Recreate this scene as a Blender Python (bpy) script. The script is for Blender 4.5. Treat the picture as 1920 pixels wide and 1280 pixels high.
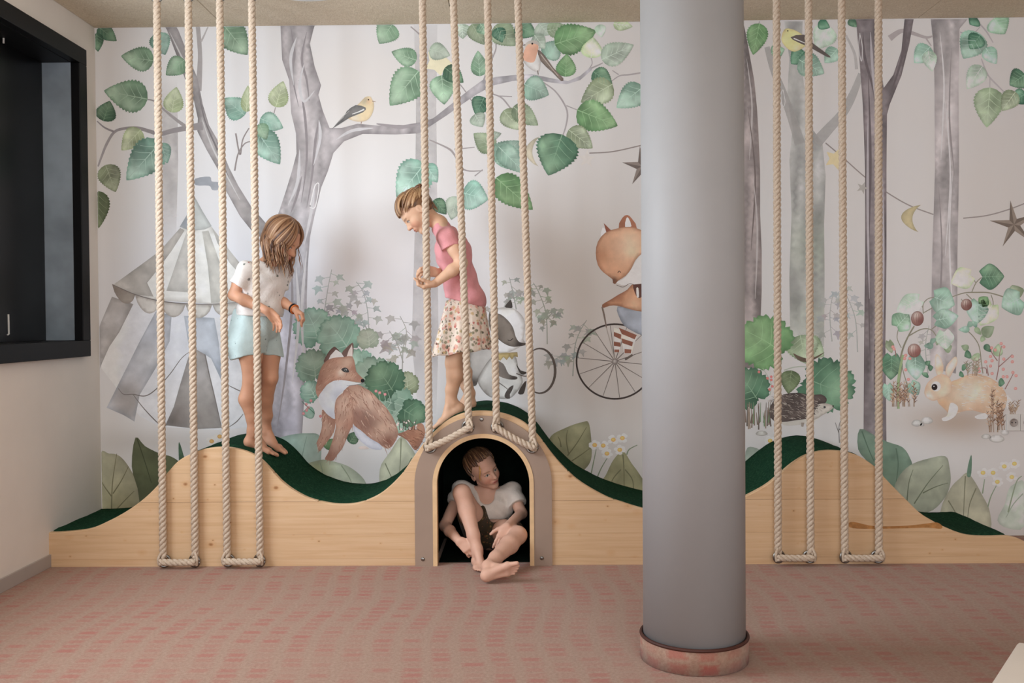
import bpy, bmesh, math, random
import numpy as np
from mathutils import Vector, Matrix, geometry, noise as mnoise

for o in list(bpy.data.objects):
    bpy.data.objects.remove(o)
C = bpy.context.scene.collection
S = bpy.context.scene
random.seed(7)
rng = np.random.default_rng(11)

# ------------------------------------------------------------------ camera
F_PX, PITCH, YAW, ROLL = 1800.0, -0.0172, -0.0135, 0.0074
CAM = np.array([2.3386, -5.2414, 1.2])
PX0, PY0 = 960.0, 628.0
_f = np.array([math.sin(YAW)*math.cos(PITCH), math.cos(YAW)*math.cos(PITCH), math.sin(PITCH)])
_r = np.array([math.cos(YAW), -math.sin(YAW), 0.0])
_u = np.cross(_r, _f)
CR = math.cos(ROLL)*_r - math.sin(ROLL)*_u
CU = math.sin(ROLL)*_r + math.cos(ROLL)*_u
CF = _f
cd = bpy.data.cameras.new('camera')
cam = bpy.data.objects.new('camera', cd)
C.objects.link(cam)
cd.sensor_width = 36.0
cd.lens = F_PX/1920*36.0
cd.shift_y = -(640-PY0)/1920
cam.matrix_world = Matrix(((CR[0], CU[0], -CF[0], CAM[0]), (CR[1], CU[1], -CF[1], CAM[1]),
                           (CR[2], CU[2], -CF[2], CAM[2]), (0, 0, 0, 1)))
S.camera = cam
S.view_settings.view_transform = 'Standard'
S.view_settings.look = 'None'
S.view_settings.gamma = 1.0
S.view_settings.use_curve_mapping = False
S.view_settings.exposure = -0.2

# ------------------------------------------------------------------ daylight
w = bpy.data.worlds.new('world')
S.world = w
w.use_nodes = True
w.node_tree.nodes['Background'].inputs[0].default_value = (0.80, 0.88, 1.0, 1)
w.node_tree.nodes['Background'].inputs[1].default_value = 0.9


def area(name, loc, rot, sx, sy, power, col):
    l = bpy.data.lights.new(name, 'AREA')
    l.shape = 'RECTANGLE'
    l.size, l.size_y = sx, sy
    l.energy = power
    l.color = col
    o = bpy.data.objects.new(name, l)
    C.objects.link(o)
    o.location = loc
    o.rotation_euler = rot
    return o


# sky light entering by the big windows of the room (left side wall, and the wall behind the viewer)
area('window_daylight', (-0.03, -2.05, 1.84), (0, -math.pi/2, 0), 1.26, 1.55, 96, (0.80, 0.90, 1.0))
area('rear_window_daylight', (2.9, -6.62, 1.78), (math.pi/2, 0, 0), 4.0, 1.5, 128, (0.95, 0.97, 1.0))


# ------------------------------------------------------------------ pixel -> place helpers
def ray(px, py):
    return CF + CR*((px-PX0)/F_PX) + CU*((PY0-py)/F_PX)


def P(px, py, Y):
    """point where the view ray of a pixel meets the upright plane y = Y"""
    d = ray(px, py)
    return CAM + d*((Y-CAM[1])/d[1])


def PZ(px, py, Z):
    d = ray(px, py)
    return CAM + d*((Z-CAM[2])/d[2])


def PXW(px, py, X):
    d = ray(px, py)
    return CAM + d*((X-CAM[0])/d[0])


def lin(c):
    c = np.asarray(c, float)/255.0
    return np.where(c <= 0.04045, c/12.92, ((c+0.055)/1.055)**2.4)


def L4(c):
    a = lin(c)
    return (float(a[0]), float(a[1]), float(a[2]), 1.0)


# ------------------------------------------------------------------ object helpers
def tag(o, label=None, cat=None, group=None, kind=None):
    if label:
        o['label'] = label
    if cat:
        o['category'] = cat
    if group:
        o['group'] = group
    if kind:
        o['kind'] = kind
    return o


def empty(name, loc=(0, 0, 0)):
    o = bpy.data.objects.new(name, None)
    o.empty_display_size = 0.1
    C.objects.link(o)
    o.location = loc
    return o


def link(name, me, mat=None, parent=None):
    o = bpy.data.objects.new(name, me)
    C.objects.link(o)
    if mat is not None and not me.materials:
        me.materials.append(mat)
    if parent is not None:
        o.parent = parent
        # roots are placed by location only: keep world coordinates of the mesh
        r = parent
        off = Vector((0, 0, 0))
        while r is not None:
            off += r.location
            r = r.parent
        o.location = -off
    return o


def mesh(name, verts, faces, mat=None, parent=None, smooth=False, cols=None):
    me = bpy.data.meshes.new(name)
    me.from_pydata([tuple(v) for v in verts], [], [tuple(f) for f in faces])
    if smooth:
        me.polygons.foreach_set('use_smooth', [True]*len(me.polygons))
    if cols is not None:
        a = me.color_attributes.new('Col', 'FLOAT_COLOR', 'POINT')
        a.data.foreach_set('color', np.asarray(cols, np.float32).ravel())
    me.update()
    return link(name, me, mat, parent)


def npmesh(name, V, Q, mat=None, parent=None, smooth=True, cols=None):
    """fast mesh from numpy arrays, Q = (n,4) or (n,3) faces"""
    me = bpy.data.meshes.new(name)
    n, k = Q.shape
    me.vertices.add(len(V))
    me.vertices.foreach_set('co', np.ascontiguousarray(V, np.float32).ravel())
    me.loops.add(n*k)
    me.loops.foreach_set('vertex_index', np.ascontiguousarray(Q, np.int32).ravel())
    me.polygons.add(n)
    me.polygons.foreach_set('loop_start', np.arange(0, n*k, k, dtype=np.int32))
    me.polygons.foreach_set('use_smooth', np.full(n, smooth))
    me.update(calc_edges=True)
    me.validate()
    if cols is not None:
        a = me.color_attributes.new('Col', 'FLOAT_COLOR', 'POINT')
        a.data.foreach_set('color', np.ascontiguousarray(cols, np.float32).ravel())
    return link(name, me, mat, parent)


def box(name, lo, hi, mat, parent=None, bevel=0.0):
    bm = bmesh.new()
    bmesh.ops.create_cube(bm, size=1)
    for v in bm.verts:
        for i in range(3):
            v.co[i] = lo[i] if v.co[i] < 0 else hi[i]
    if bevel:
        bmesh.ops.bevel(bm, geom=bm.edges[:], offset=bevel, segments=2, affect='EDGES', profile=0.6)
    me = bpy.data.meshes.new(name)
    bm.to_mesh(me)
    bm.free()
    return link(name, me, mat, parent)


def lathe(name, prof, cx, cy, mat, parent=None, n=64, smooth=True):
    """profile = [(r, z)] turned about the upright axis through (cx, cy)"""
    V, Q = [], []
    for r, z in prof:
        for i in range(n):
            a = 2*math.pi*i/n
            V.append((cx+r*math.cos(a), cy+r*math.sin(a), z))
    for j in range(len(prof)-1):
        for i in range(n):
            Q.append((j*n+i, j*n+(i+1) % n, (j+1)*n+(i+1) % n, (j+1)*n+i))
    o = mesh(name, V, Q, mat, parent, smooth)
    return o


def frames(path):
    """points, tangents and a parallel-transported normal/binormal along a polyline"""
    Pn = np.asarray(path, float)
    T = np.gradient(Pn, axis=0)
    T /= np.linalg.norm(T, axis=1)[:, None]
    n = np.cross(T[0], [0.3, 1, 0.2])
    n /= np.linalg.norm(n)
    N = [n]
    for i in range(1, len(Pn)):
        n = N[-1]-T[i]*np.dot(N[-1], T[i])
        n /= np.linalg.norm(n)
        N.append(n)
    N = np.array(N)
    return Pn, T, N, np.cross(T, N)


def tube_arrays(path, rad, sides=8, cap=True):
    Pn, T, N, B = frames(path)
    m = len(Pn)
    rad = np.broadcast_to(np.asarray(rad, float), (m,))
    a = np.linspace(0, 2*math.pi, sides, endpoint=False)
    V = Pn[:, None, :]+rad[:, None, None]*(np.cos(a)[None, :, None]*N[:, None, :]+np.sin(a)[None, :, None]*B[:, None, :])
    V = V.reshape(-1, 3)
    i = np.arange(m-1)[:, None]*sides
    j = np.arange(sides)[None, :]
    j2 = (j+1) % sides
    Q = np.stack([i+j, i+j2, i+sides+j2, i+sides+j], -1).reshape(-1, 4)
    if cap:
        V = np.vstack([V, Pn[0], Pn[-1]])
        q = []
        for s in range(0, sides):
            s2 = (s+1) % sides
            q.append((s2, s, m*sides, m*sides))
            q.append(((m-1)*sides+s, (m-1)*sides+s2, m*sides+1, m*sides+1))
        # keep quads only: caps as degenerate-free triangles are added by caller when needed
        capq = np.array(q)
        return V, Q, capq[:, :3]
    return V, Q, np.zeros((0, 3), int)


def tube(name, path, rad, mat, parent=None, sides=8):
    V, Q, T = tube_arrays(path, rad, sides)
    return mesh(name, V, [tuple(q) for q in Q]+[tuple(t) for t in T], mat, parent, True)


def catmull(pts, n=12, closed=False):
    pts = [np.asarray(p, float) for p in pts]
    out = []
    m = len(pts)
    rngi = range(m) if closed else range(m-1)
    for i in rngi:
        if closed:
            p0, p1, p2, p3 = pts[(i-1) % m], pts[i], pts[(i+1) % m], pts[(i+2) % m]
        else:
            p0, p1, p2, p3 = pts[max(i-1, 0)], pts[i], pts[i+1], pts[min(i+2, m-1)]
        for k in range(n):
            t = k/n
            out.append(0.5*((2*p1)+(-p0+p2)*t+(2*p0-5*p1+4*p2-p3)*t*t+(-p0+3*p1-3*p2+p3)*t**3))
    if not closed:
        out.append(pts[-1])
    return np.array(out)


# ------------------------------------------------------------------ materials
def newmat(name):
    m = bpy.data.materials.new(name)
    m.use_nodes = True
    nt = m.node_tree
    b = nt.nodes['Principled BSDF']
    b.inputs['Specular IOR Level'].default_value = 0.3
    return m, nt, b


def nd(nt, typ, **kw):
    n = nt.nodes.new(typ)
    for k, v in kw.items():
        setattr(n, k, v)
    return n


def noise_node(nt, scale, detail=4, rough=0.55, vec=None, dist=0.0):
    n = nd(nt, 'ShaderNodeTexNoise')
    n.inputs['Scale'].default_value = scale
    n.inputs['Detail'].default_value = detail
    n.inputs['Roughness'].default_value = rough
    n.inputs['Distortion'].default_value = dist
    if vec is not None:
        nt.links.new(vec, n.inputs['Vector'])
    return n


def ramp(nt, fac, stops):
    r = nd(nt, 'ShaderNodeValToRGB')
    e = r.color_ramp.elements
    while len(e) < len(stops):
        e.new(0.5)
    for i, (p, c) in enumerate(stops):
        e[i].position = p
        e[i].color = c if len(c) == 4 else (*c, 1)
    nt.links.new(fac, r.inputs[0])
    return r


def mixc(nt, a, b, fac, mode='MIX'):
    m = nd(nt, 'ShaderNodeMix', data_type='RGBA', blend_type=mode)
    for sock, v in ((m.inputs[6], a), (m.inputs[7], b), (m.inputs[0], fac)):
        if hasattr(v, 'is_output'):
            nt.links.new(v, sock)
        else:
            sock.default_value = v
    return m.outputs[2]


def objco(nt, scale=(1, 1, 1), loc=(0, 0, 0)):
    t = nd(nt, 'ShaderNodeTexCoord')
    mp = nd(nt, 'ShaderNodeMapping')
    mp.inputs['Scale'].default_value = scale
    mp.inputs['Location'].default_value = loc
    g = nd(nt, 'ShaderNodeNewGeometry')
    nt.links.new(g.outputs['Position'], mp.inputs['Vector'])
    nt.nodes.remove(t)
    return mp.outputs[0]


def mathn(nt, op, a, b=None, c=None):
    m = nd(nt, 'ShaderNodeMath', operation=op)
    for i, v in enumerate((a, b, c)):
        if v is None:
            continue
        if hasattr(v, 'is_output'):
            nt.links.new(v, m.inputs[i])
        else:
            m.inputs[i].default_value = v
    return m.outputs[0]


def bump(nt, bsdf, h, strength=0.3, dist=0.01):
    b = nd(nt, 'ShaderNodeBump')
    b.inputs['Strength'].default_value = strength
    b.inputs['Distance'].default_value = dist
    nt.links.new(h, b.inputs['Height'])
    nt.links.new(b.outputs[0], bsdf.inputs['Normal'])


def plain(name, rgb, rough=0.6, var=0.06, scale=6, metal=0.0, bmp=0.0, bscale=200, spec=0.3):
    m, nt, b = newmat(name)
    co = objco(nt)
    n = noise_node(nt, scale, 4, vec=co)
    c = L4(rgb)
    lo = tuple(x*(1-var*2) for x in c[:3])+(1,)
    hi = tuple(min(1, x*(1+var)) for x in c[:3])+(1,)
    r = ramp(nt, n.outputs[0], [(0.3, lo), (0.7, hi)])
    nt.links.new(r.outputs[0], b.inputs['Base Color'])
    b.inputs['Roughness'].default_value = rough
    b.inputs['Metallic'].default_value = metal
    b.inputs['Specular IOR Level'].default_value = spec
    if bmp:
        n2 = noise_node(nt, bscale, 3, vec=co)
        bump(nt, b, n2.outputs[0], bmp, 0.003)
    return m


M = {}
M['wall'] = plain('plaster_wall', (232, 224, 216), 0.85, 0.02, 3, bmp=0.12, bscale=300)
M['black'] = plain('black_frame', (14, 14, 16), 0.5, 0.1, 4, spec=0.2)
M['pane'] = plain('dark_pane', (9, 8, 9), 0.30, 0.1, 2, spec=0.25)
M['reveal'] = plain('daylit_reveal', (150, 162, 172), 0.32, 0.25, 2.5, spec=0.5)  # grey-blue has the daylight on the far jamb painted in
M['white'] = plain('white_plastic', (232, 230, 226), 0.4, 0.02)
M['metal'] = plain('galvanised_metal', (150, 148, 144), 0.35, 0.1, 40, metal=1.0)
M['column'] = plain('column_paint', (164, 163, 163), 0.55, 0.015, 5, spec=0.3)
M['skirt'] = plain('grey_skirting', (176, 166, 160), 0.6, 0.03)
M['lip'] = plain('dark_lip', (74, 42, 34), 0.6, 0.1)
M['taupe'] = plain('taupe_laminate', (160, 138, 122), 0.55, 0.03, 5)
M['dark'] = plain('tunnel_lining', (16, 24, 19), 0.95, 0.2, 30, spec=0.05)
M['cord'] = plain('dark_cord', (60, 48, 36), 0.8)
M['foam'] = plain('white_leatherette', (226, 214, 200), 0.5, 0.02, 3)


def mat_carpet(name, wall=False):
    m, nt, b = newmat(name)
    g = nd(nt, 'ShaderNodeNewGeometry')
    sp = nd(nt, 'ShaderNodeSeparateXYZ')
    nt.links.new(g.outputs['Position'], sp.inputs[0])
    n0 = noise_node(nt, 1.6, 2, vec=g.outputs['Position'])
    if wall:   # carpet wrapped round the column foot: run the pattern round it
        ang = mathn(nt, 'ARCTAN2', mathn(nt, 'SUBTRACT', sp.outputs[1], COL[1]), mathn(nt, 'SUBTRACT', sp.outputs[0], COL[0]))
        X = mathn(nt, 'MULTIPLY', ang, 0.188)
        Y = sp.outputs[2]
    else:
        X, Y = sp.outputs[0], sp.outputs[1]
    wob = noise_node(nt, 9, 2, vec=g.outputs['Position'])
    wy = mathn(nt, 'MULTIPLY_ADD', wob.outputs[0], 0.012, Y)
    wx = mathn(nt, 'MULTIPLY_ADD', wob.outputs[0], 0.03, X)
    row = mathn(nt, 'FLOOR', mathn(nt, 'DIVIDE', wy, 0.05))
    fy = mathn(nt, 'FRACT', mathn(nt, 'DIVIDE', wy, 0.05))
    sh = mathn(nt, 'MULTIPLY', mathn(nt, 'SINE', mathn(nt, 'MULTIPLY', row, 12.9)), 0.022)
    cx = mathn(nt, 'DIVIDE', mathn(nt, 'ADD', wx, sh), 0.105)
    fx = mathn(nt, 'FRACT', cx)
    ex = mathn(nt, 'ABSOLUTE', mathn(nt, 'SUBTRACT', fx, 0.5))
    ey = mathn(nt, 'ABSOLUTE', mathn(nt, 'SUBTRACT', fy, 0.5))
    dd = mathn(nt, 'MAXIMUM', mathn(nt, 'MULTIPLY', ex, 1.15), ey)
    fine = noise_node(nt, 90, 3, vec=g.outputs['Position'])
    dd = mathn(nt, 'ADD', dd, mathn(nt, 'MULTIPLY', mathn(nt, 'SUBTRACT', fine.outputs[0], 0.5), 0.35))
    mask = ramp(nt, dd, [(0.22, (1, 1, 1)), (0.45, (0, 0, 0))])
    # cells differ in strength
    comb = nd(nt, 'ShaderNodeCombineXYZ')
    nt.links.new(mathn(nt, 'FLOOR', cx), comb.inputs[0])
    nt.links.new(row, comb.inputs[1])
    wn = nd(nt, 'ShaderNodeTexWhiteNoise', noise_dimensions='2D')
    nt.links.new(comb.outputs[0], wn.inputs['Vector'])
    strength = mathn(nt, 'MULTIPLY', mask.outputs[0], mathn(nt, 'MULTIPLY_ADD', wn.outputs[0], 0.7, 0.06))
    strength = mathn(nt, 'MULTIPLY', strength, mathn(nt, 'MULTIPLY_ADD', n0.outputs[0], 0.9, 0.35))
    if wall:
        strength = mathn(nt, 'MINIMUM', mathn(nt, 'MULTIPLY', strength, 1.6), 0.9)
    base = ramp(nt, fine.outputs[0], [(0.3, L4((154, 122, 104))), (0.7, L4((172, 142, 124)))])
    red = L4((168, 92, 82))
    col = mixc(nt, base.outputs[0], red, strength)
    nt.links.new(col, b.inputs['Base Color'])
    b.inputs['Roughness'].default_value = 0.95
    b.inputs['Specular IOR Level'].default_value = 0.08
    b.inputs['Sheen Weight'].default_value = 0.15
    f2 = noise_node(nt, 420, 2, vec=g.outputs['Position'])
    bump(nt, b, f2.outputs[0], 0.6, 0.004)
    return m


def mat_pine(name, seed=0.0):
    m, nt, b = newmat(name)
    co = objco(nt, (1, 1, 1), (seed, 0, seed*0.37))
    # long grain: stretched noise in x
    mp = nd(nt, 'ShaderNodeMapping')
    mp.inputs['Scale'].default_value = (0.9, 6, 26)
    nt.links.new(co, mp.inputs['Vector'])
    n1 = noise_node(nt, 2.2, 5, 0.6, mp.outputs[0], 0.6)
    grain = ramp(nt, n1.outputs[0], [(0.25, L4((204, 166, 126))), (0.5, L4((214, 179, 140))), (0.75, L4((221, 188, 152)))])
    mp2 = nd(nt, 'ShaderNodeMapping')
    mp2.inputs['Scale'].default_value = (0.35, 2, 4.0)
    nt.links.new(co, mp2.inputs['Vector'])
    n2 = noise_node(nt, 3.0, 3, 0.5, mp2.outputs[0])
    streak = ramp(nt, n2.outputs[0], [(0.60, (0, 0, 0)), (0.74, (1, 1, 1))])
    c1 = mixc(nt, grain.outputs[0], L4((196, 140, 88)), mathn(nt, 'MULTIPLY', streak.outputs[0], 0.25))
    # knots
    mp3 = nd(nt, 'ShaderNodeMapping')
    mp3.inputs['Scale'].default_value = (1.0, 0.0, 1.45)
    nt.links.new(co, mp3.inputs['Vector'])
    for sc, rad, kc in ((6.0, 0.062, (112, 66, 34)), (13.0, 0.05, (92, 60, 40))):
        v = nd(nt, 'ShaderNodeTexVoronoi', feature='F1')
        v.inputs['Scale'].default_value = sc
        v.inputs['Randomness'].default_value = 1.0
        nt.links.new(mp3.outputs[0], v.inputs['Vector'])
        wn = nd(nt, 'ShaderNodeSeparateColor')
        nt.links.new(v.outputs['Color'], wn.inputs[0])
        on = mathn(nt, 'GREATER_THAN', wn.outputs[0], 0.22)
        jit = noise_node(nt, 40, 2, vec=co)
        dist = mathn(nt, 'ADD', v.outputs['Distance'], mathn(nt, 'MULTIPLY', mathn(nt, 'SUBTRACT', jit.outputs[0], 0.5), 0.05))
        kn = ramp(nt, dist, [(rad*0.5, (1, 1, 1)), (rad*1.35, (0, 0, 0))])
        c1 = mixc(nt, c1, L4(kc), mathn(nt, 'MULTIPLY', mathn(nt, 'MULTIPLY', kn.outputs[0], on), 0.85))
        halo = ramp(nt, dist, [(rad, (1, 1, 1)), (rad*3.2, (0, 0, 0))])
        c1 = mixc(nt, c1, L4((200, 146, 94)), mathn(nt, 'MULTIPLY', mathn(nt, 'MULTIPLY', halo.outputs[0], on), 0.35))
    nt.links.new(c1, b.inputs['Base Color'])
    b.inputs['Roughness'].default_value = 0.5
    bump(nt, b, n1.outputs[0], 0.08, 0.003)
    return m


def mat_grass():
    m, nt, b = newmat('green_carpet')
    co = objco(nt)
    n1 = noise_node(nt, 85, 5, 0.75, co)
    n2 = noise_node(nt, 7, 3, 0.6, co)
    c = ramp(nt, n1.outputs[0], [(0.3, L4((14, 40, 27))), (0.55, L4((36, 76, 54))), (0.75, L4((84, 124, 92)))])
    c2 = mixc(nt, c.outputs[0], L4((24, 56, 40)), mathn(nt, 'MULTIPLY', n2.outputs[0], 0.8))
    nt.links.new(c2, b.inputs['Base Color'])
    b.inputs['Roughness'].default_value = 0.9
    b.inputs['Specular IOR Level'].default_value = 0.04
    bump(nt, b, n1.outputs[0], 0.9, 0.008)
    return m


def mat_ceiling():
    m, nt, b = newmat('wood_wool_ceiling')
    co = objco(nt, (1, 1, 1))
    n1 = noise_node(nt, 60, 5, 0.7, co, 2.5)
    n2 = noise_node(nt, 14, 3, 0.6, co, 1.0)
    c = ramp(nt, n1.outputs[0], [(0.32, L4((196, 176, 150))), (0.55, L4((232, 216, 192))), (0.75, L4((243, 231, 212)))])
    c2 = mixc(nt, c.outputs[0], L4((214, 194, 168)), mathn(nt, 'MULTIPLY', n2.outputs[0], 0.5))
    nt.links.new(c2, b.inputs['Base Color'])
    b.inputs['Roughness'].default_value = 0.95
    bump(nt, b, n1.outputs[0], 0.8, 0.006)
    return m


def mat_rope():
    m, nt, b = newmat('hemp_rope')
    co = objco(nt)
    n1 = noise_node(nt, 110, 4, 0.7, co)
    n2 = noise_node(nt, 5, 2, 0.6, co)
    c = ramp(nt, n1.outputs[0], [(0.3, L4((176, 156, 134))), (0.55, L4((208, 191, 172))), (0.8, L4((224, 210, 195)))])
    c2 = mixc(nt, c.outputs[0], L4((192, 166, 140)), mathn(nt, 'MULTIPLY', n2.outputs[0], 0.45))
    nt.links.new(c2, b.inputs['Base Color'])
    b.inputs['Roughness'].default_value = 0.85
    bump(nt, b, n1.outputs[0], 0.5, 0.002)
    return m


COL = (2.9277, -1.8632)
M['carpet'] = mat_carpet('pink_carpet')
M['carpet_w'] = mat_carpet('pink_carpet_upstand', True)
M['pine'] = [mat_pine('pine_boards_%d' % i, i*3.7) for i in range(4)]
M['rim'] = plain('birch_rim', (226, 190, 146), 0.5, 0.06, 20)
M['grass'] = mat_grass()
M['ceil'] = mat_ceiling()
M['rope'] = mat_rope()

# ------------------------------------------------------------------ room shell
H = 2.8024
BD = 0.588           # bench depth: front face of the panel at y = -BD
RX, RY = 6.6, -6.5   # right wall, wall behind the viewer


def struct(o):
    o['kind'] = 'structure'
    return o


struct(box('floor', (-0.2, RY-0.2, -0.1), (RX+0.2, 0.2, 0.0), M['carpet']))
wall_back = struct(box('wall_back', (-0.2, 0.0, 0.0), (RX+0.2, 0.2, H+0.1), M['wall']))
struct(box('wall_right', (RX, RY, 0.0), (RX+0.2, 0.0, H+0.1), M['wall']))

# left wall with the black window in view and a large bright window nearer the viewer
WZ0 = float(PXW(150, 664, 0.0)[2])
WY1 = float(PXW(167, 400, 0.036)[1])-0.004
W1 = (WY1-1.0, WY1, WZ0, 2.62)       # y0,y1,z0,z1 of the black window
W2 = (-2.9, -1.22, 1.16, 2.52)


def wall_with_holes(name, holes, y0, y1, x0, x1, mat):
    ys = sorted({y0, y1, *[h[0] for h in holes], *[h[1] for h in holes]})
    zs = sorted({0.0, H+0.1, *[h[2] for h in holes], *[h[3] for h in holes]})
    bm = bmesh.new()

    def solid(i, j):
        if i < 0 or j < 0 or i >= len(ys)-1 or j >= len(zs)-1:
            return False
        yc, zc = (ys[i]+ys[i+1])/2, (zs[j]+zs[j+1])/2
        return not any(h[0] < yc < h[1] and h[2] < zc < h[3] for h in holes)
    for i in range(len(ys)-1):
        for j in range(len(zs)-1):
            if not solid(i, j):
                continue
            a, b_, c, d = ys[i], ys[i+1], zs[j], zs[j+1]
            qs = [((x1, a, c), (x1, b_, c), (x1, b_, d), (x1, a, d)), ((x0, a, c), (x0, a, d), (x0, b_, d), (x0, b_, c))]
            if not solid(i-1, j):
                qs.append(((x0, a, c), (x1, a, c), (x1, a, d), (x0, a, d)))
            if not solid(i+1, j):
                qs.append(((x0, b_, c), (x0, b_, d), (x1, b_, d), (x1, b_, c)))
            if not solid(i, j-1):
                qs.append(((x0, a, c), (x0, b_, c), (x1, b_, c), (x1, a, c)))
            if not solid(i, j+1):
                qs.append(((x0, a, d), (x1, a, d), (x1, b_, d), (x0, b_, d)))
            for q in qs:
                bm.faces.new([bm.verts.new(v) for v in q])
    bmesh.ops.remove_doubles(bm, verts=bm.verts[:], dist=1e-5)
    bmesh.ops.recalc_face_normals(bm, faces=bm.faces[:])
    me = bpy.data.meshes.new(name)
    bm.to_mesh(me)
    bm.free()
    return link(name, me, mat)


struct(wall_with_holes('wall_left', [W1, W2], RY, 0.0, -0.2, 0.0, M['wall']))
# rear wall with a wide window
struct(box('wall_rear', (-0.2, RY-0.2, 0), (RX+0.2, RY, 0.95), M['wall']))
struct(box('wall_rear_top', (-0.2, RY-0.2, 2.55), (RX+0.2, RY, H+0.1), M['wall']))
struct(box('wall_rear_side', (-0.2, RY-0.2, 0.95), (0.8, RY, 2.55), M['wall']))
struct(box('wall_rear_side', (5.0, RY-0.2, 0.95), (RX+0.2, RY, 2.55), M['wall']))


def frame_bars(name, parent, x0, x1, y0, y1, z0, z1, t, mat):
    box(name, (x0, y0, z0), (x1, y1, z0+t), mat, parent, 0.004)
    box(name, (x0, y0, z1-t), (x1, y1, z1), mat, parent, 0.004)
    box(name, (x0, y0, z0+t), (x1, y0+t, z1-t), mat, parent, 0.004)
    box(name, (x0, y1-t, z0+t), (x1, y1, z1-t), mat, parent, 0.004)


# black window: face frame standing proud of the wall, deep black reveal with daylight painted on the far jamb, dark pane
w1 = struct(empty('window_1', (0, W1[0], W1[2])))
frame_bars('window_frame', w1, -0.012, 0.036, W1[0]-0.012, W1[1]+0.004, W1[2]-0.012, W1[3]+0.012, 0.085, M['black'])
yi, zi, zt = W1[1]-0.083, W1[2]+0.075, W1[3]-0.075
box('reveal_jamb', (-0.165, yi, zi), (-0.01, yi+0.05, zt), M['reveal'], w1)
box('reveal_jamb', (-0.165, W1[0]+0.03, zi), (-0.01, W1[0]+0.08, zt), M['black'], w1)
box('reveal_sill', (-0.165, W1[0], zi-0.03), (-0.01, W1[1], zi), M['black'], w1)
box('reveal_head', (-0.165, W1[0], zt), (-0.01, W1[1], zt+0.03), M['black'], w1)
box('pane', (-0.175, W1[0]+0.01, W1[2]+0.01), (-0.16, W1[1]-0.01, W1[3]-0.01), M['pane'], w1)
# thin white casement stays near the left edge of the picture
for py0, py1 in ((51, 81), (589, 626)):
    a, b_ = PXW(6.5 if py0 < 100 else 15.5, py0, -0.12), PXW(6.5 if py0 < 100 else 16.5, py1, -0.12)
    pth = [a, (a+b_)/2, b_]
    if py0 > 100:
        pth += [b_+np.array([0.0, -0.012, -0.004])]
    tube('casement_stay', pth, 0.0045, M['white'], w1, 6)
# bright window (out of the picture): frame and mullion
w2 = struct(empty('window_2', (0, W2[0], W2[2])))
frame_bars('window_frame', w2, -0.10, -0.05, W2[0], W2[1], W2[2], W2[3], 0.06, M['black'])
box('mullion', (-0.10, -2.14, W2[2]+0.06), (-0.05, -2.08, W2[3]-0.06), M['black'], w2)
w3 = struct(empty('window_3', (0.8, RY, 0.95)))
for x in (0.8, 2.18, 3.56, 4.94):
    box('mullion', (x, RY-0.1, 0.95), (x+0.06, RY-0.04, 2.55), M['black'], w3)
for z in (0.95, 2.49):
    box('rail', (0.86, RY-0.1, z), (4.94, RY-0.04, z+0.06), M['black'], w3)

# ceiling of wood-wool boards with fine joints
ceil = struct(box('ceiling', (-0.2, RY-0.2, H+0.014), (RX+0.2, 0.2, H+0.1), M['ceil']))
j0 = float(P(421, 46.5, 0)[0])
j1 = float(P(1720, 35, 0)[0])
step = (j1-j0)/3
xs = [j0-step, j0, j0+step, j0+2*step, j1, j1+step]
xs = [-0.0] + [x for x in xs if x > 0.05] + [RX]
ysd = [0.0, -2.5, -5.0, RY]
for i in range(len(xs)-1):
    for k in range(3):
        box('ceiling_board', (xs[i]+0.0015, ysd[k+1]+0.0015, H), (xs[i+1]-0.0015, ysd[k]-0.0015, H+0.014), M['ceil'], ceil, 0.002)

# skirting of the left wall
bb = struct(empty('baseboard_left', (0, 0, 0)))
zb = float(PXW(40, 1066, 0.006)[2])
box('skirting_strip', (0.0, RY, 0.0), (0.010, 0.0, max(0.055, zb)), M['skirt'], bb, 0.002)
bb2 = struct(empty('baseboard_back', (5.0, 0, 0)))
box('skirting_strip', (5.05, -0.010, 0.0), (RX, 0.0, 0.06), M['skirt'], bb2, 0.002)

# ------------------------------------------------------------------ round column
col = tag(empty('column', (COL[0], COL[1], 0)), 'thick round light grey column with carpeted foot standing on the floor', 'column')
lathe('shaft', [(0.0, 0.0), (0.1777, 0.0), (0.1777, H-0.001), (0.0, H-0.001)], COL[0], COL[1], M['column'], col, 128)
up = lathe('carpet_foot', [(0.1785, 0.002), (0.188, 0.002), (0.1885, 0.05), (0.188, 0.083), (0.179, 0.083)], COL[0], COL[1], M['carpet_w'], col, 128)
lip = [(0.179+0.012*0.5+0.0062*math.cos(a), 0.0855+0.0062*math.sin(a)) for a in np.linspace(0, 2*math.pi, 13)]
lathe('edge_cord', lip, COL[0], COL[1], M['lip'], up, 128)

# ------------------------------------------------------------------ wavy play bench
TOPPX = [(86, 998), (112, 998), (165, 992), (200, 978), (234, 960), (268, 936), (297, 908), (312, 888), (337, 862), (372, 845),
         (400, 839), (430, 839), (457, 845), (480, 855), (495, 867), (512, 885), (530, 904), (555, 922), (585, 936), (630, 945),
         (670, 943), (705, 930), (730, 912), (755, 886), (775, 857), (795, 830), (812, 811), (840, 787), (870, 774), (903, 770),
         (935, 773), (960, 780), (985, 793), (1010, 817), (1035, 850), (1060, 878), (1090, 904), (1135, 930), (1168, 942),
         (1204, 953), (1260, 966), (1310, 966), (1355, 952), (1397, 931), (1437, 909), (1465, 886), (1490, 866), (1515, 852),
         (1545, 845), (1572, 845), (1595, 849), (1615, 857), (1640, 874), (1657, 893), (1675, 912), (1700, 937), (1725, 961),
         (1747, 975), (1770, 987), (1802, 1000), (1827, 1005), (1860, 1006), (1885, 1005), (1902, 1007), (1920, 1014), (1945, 1030), (1962, 1050)]
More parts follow.
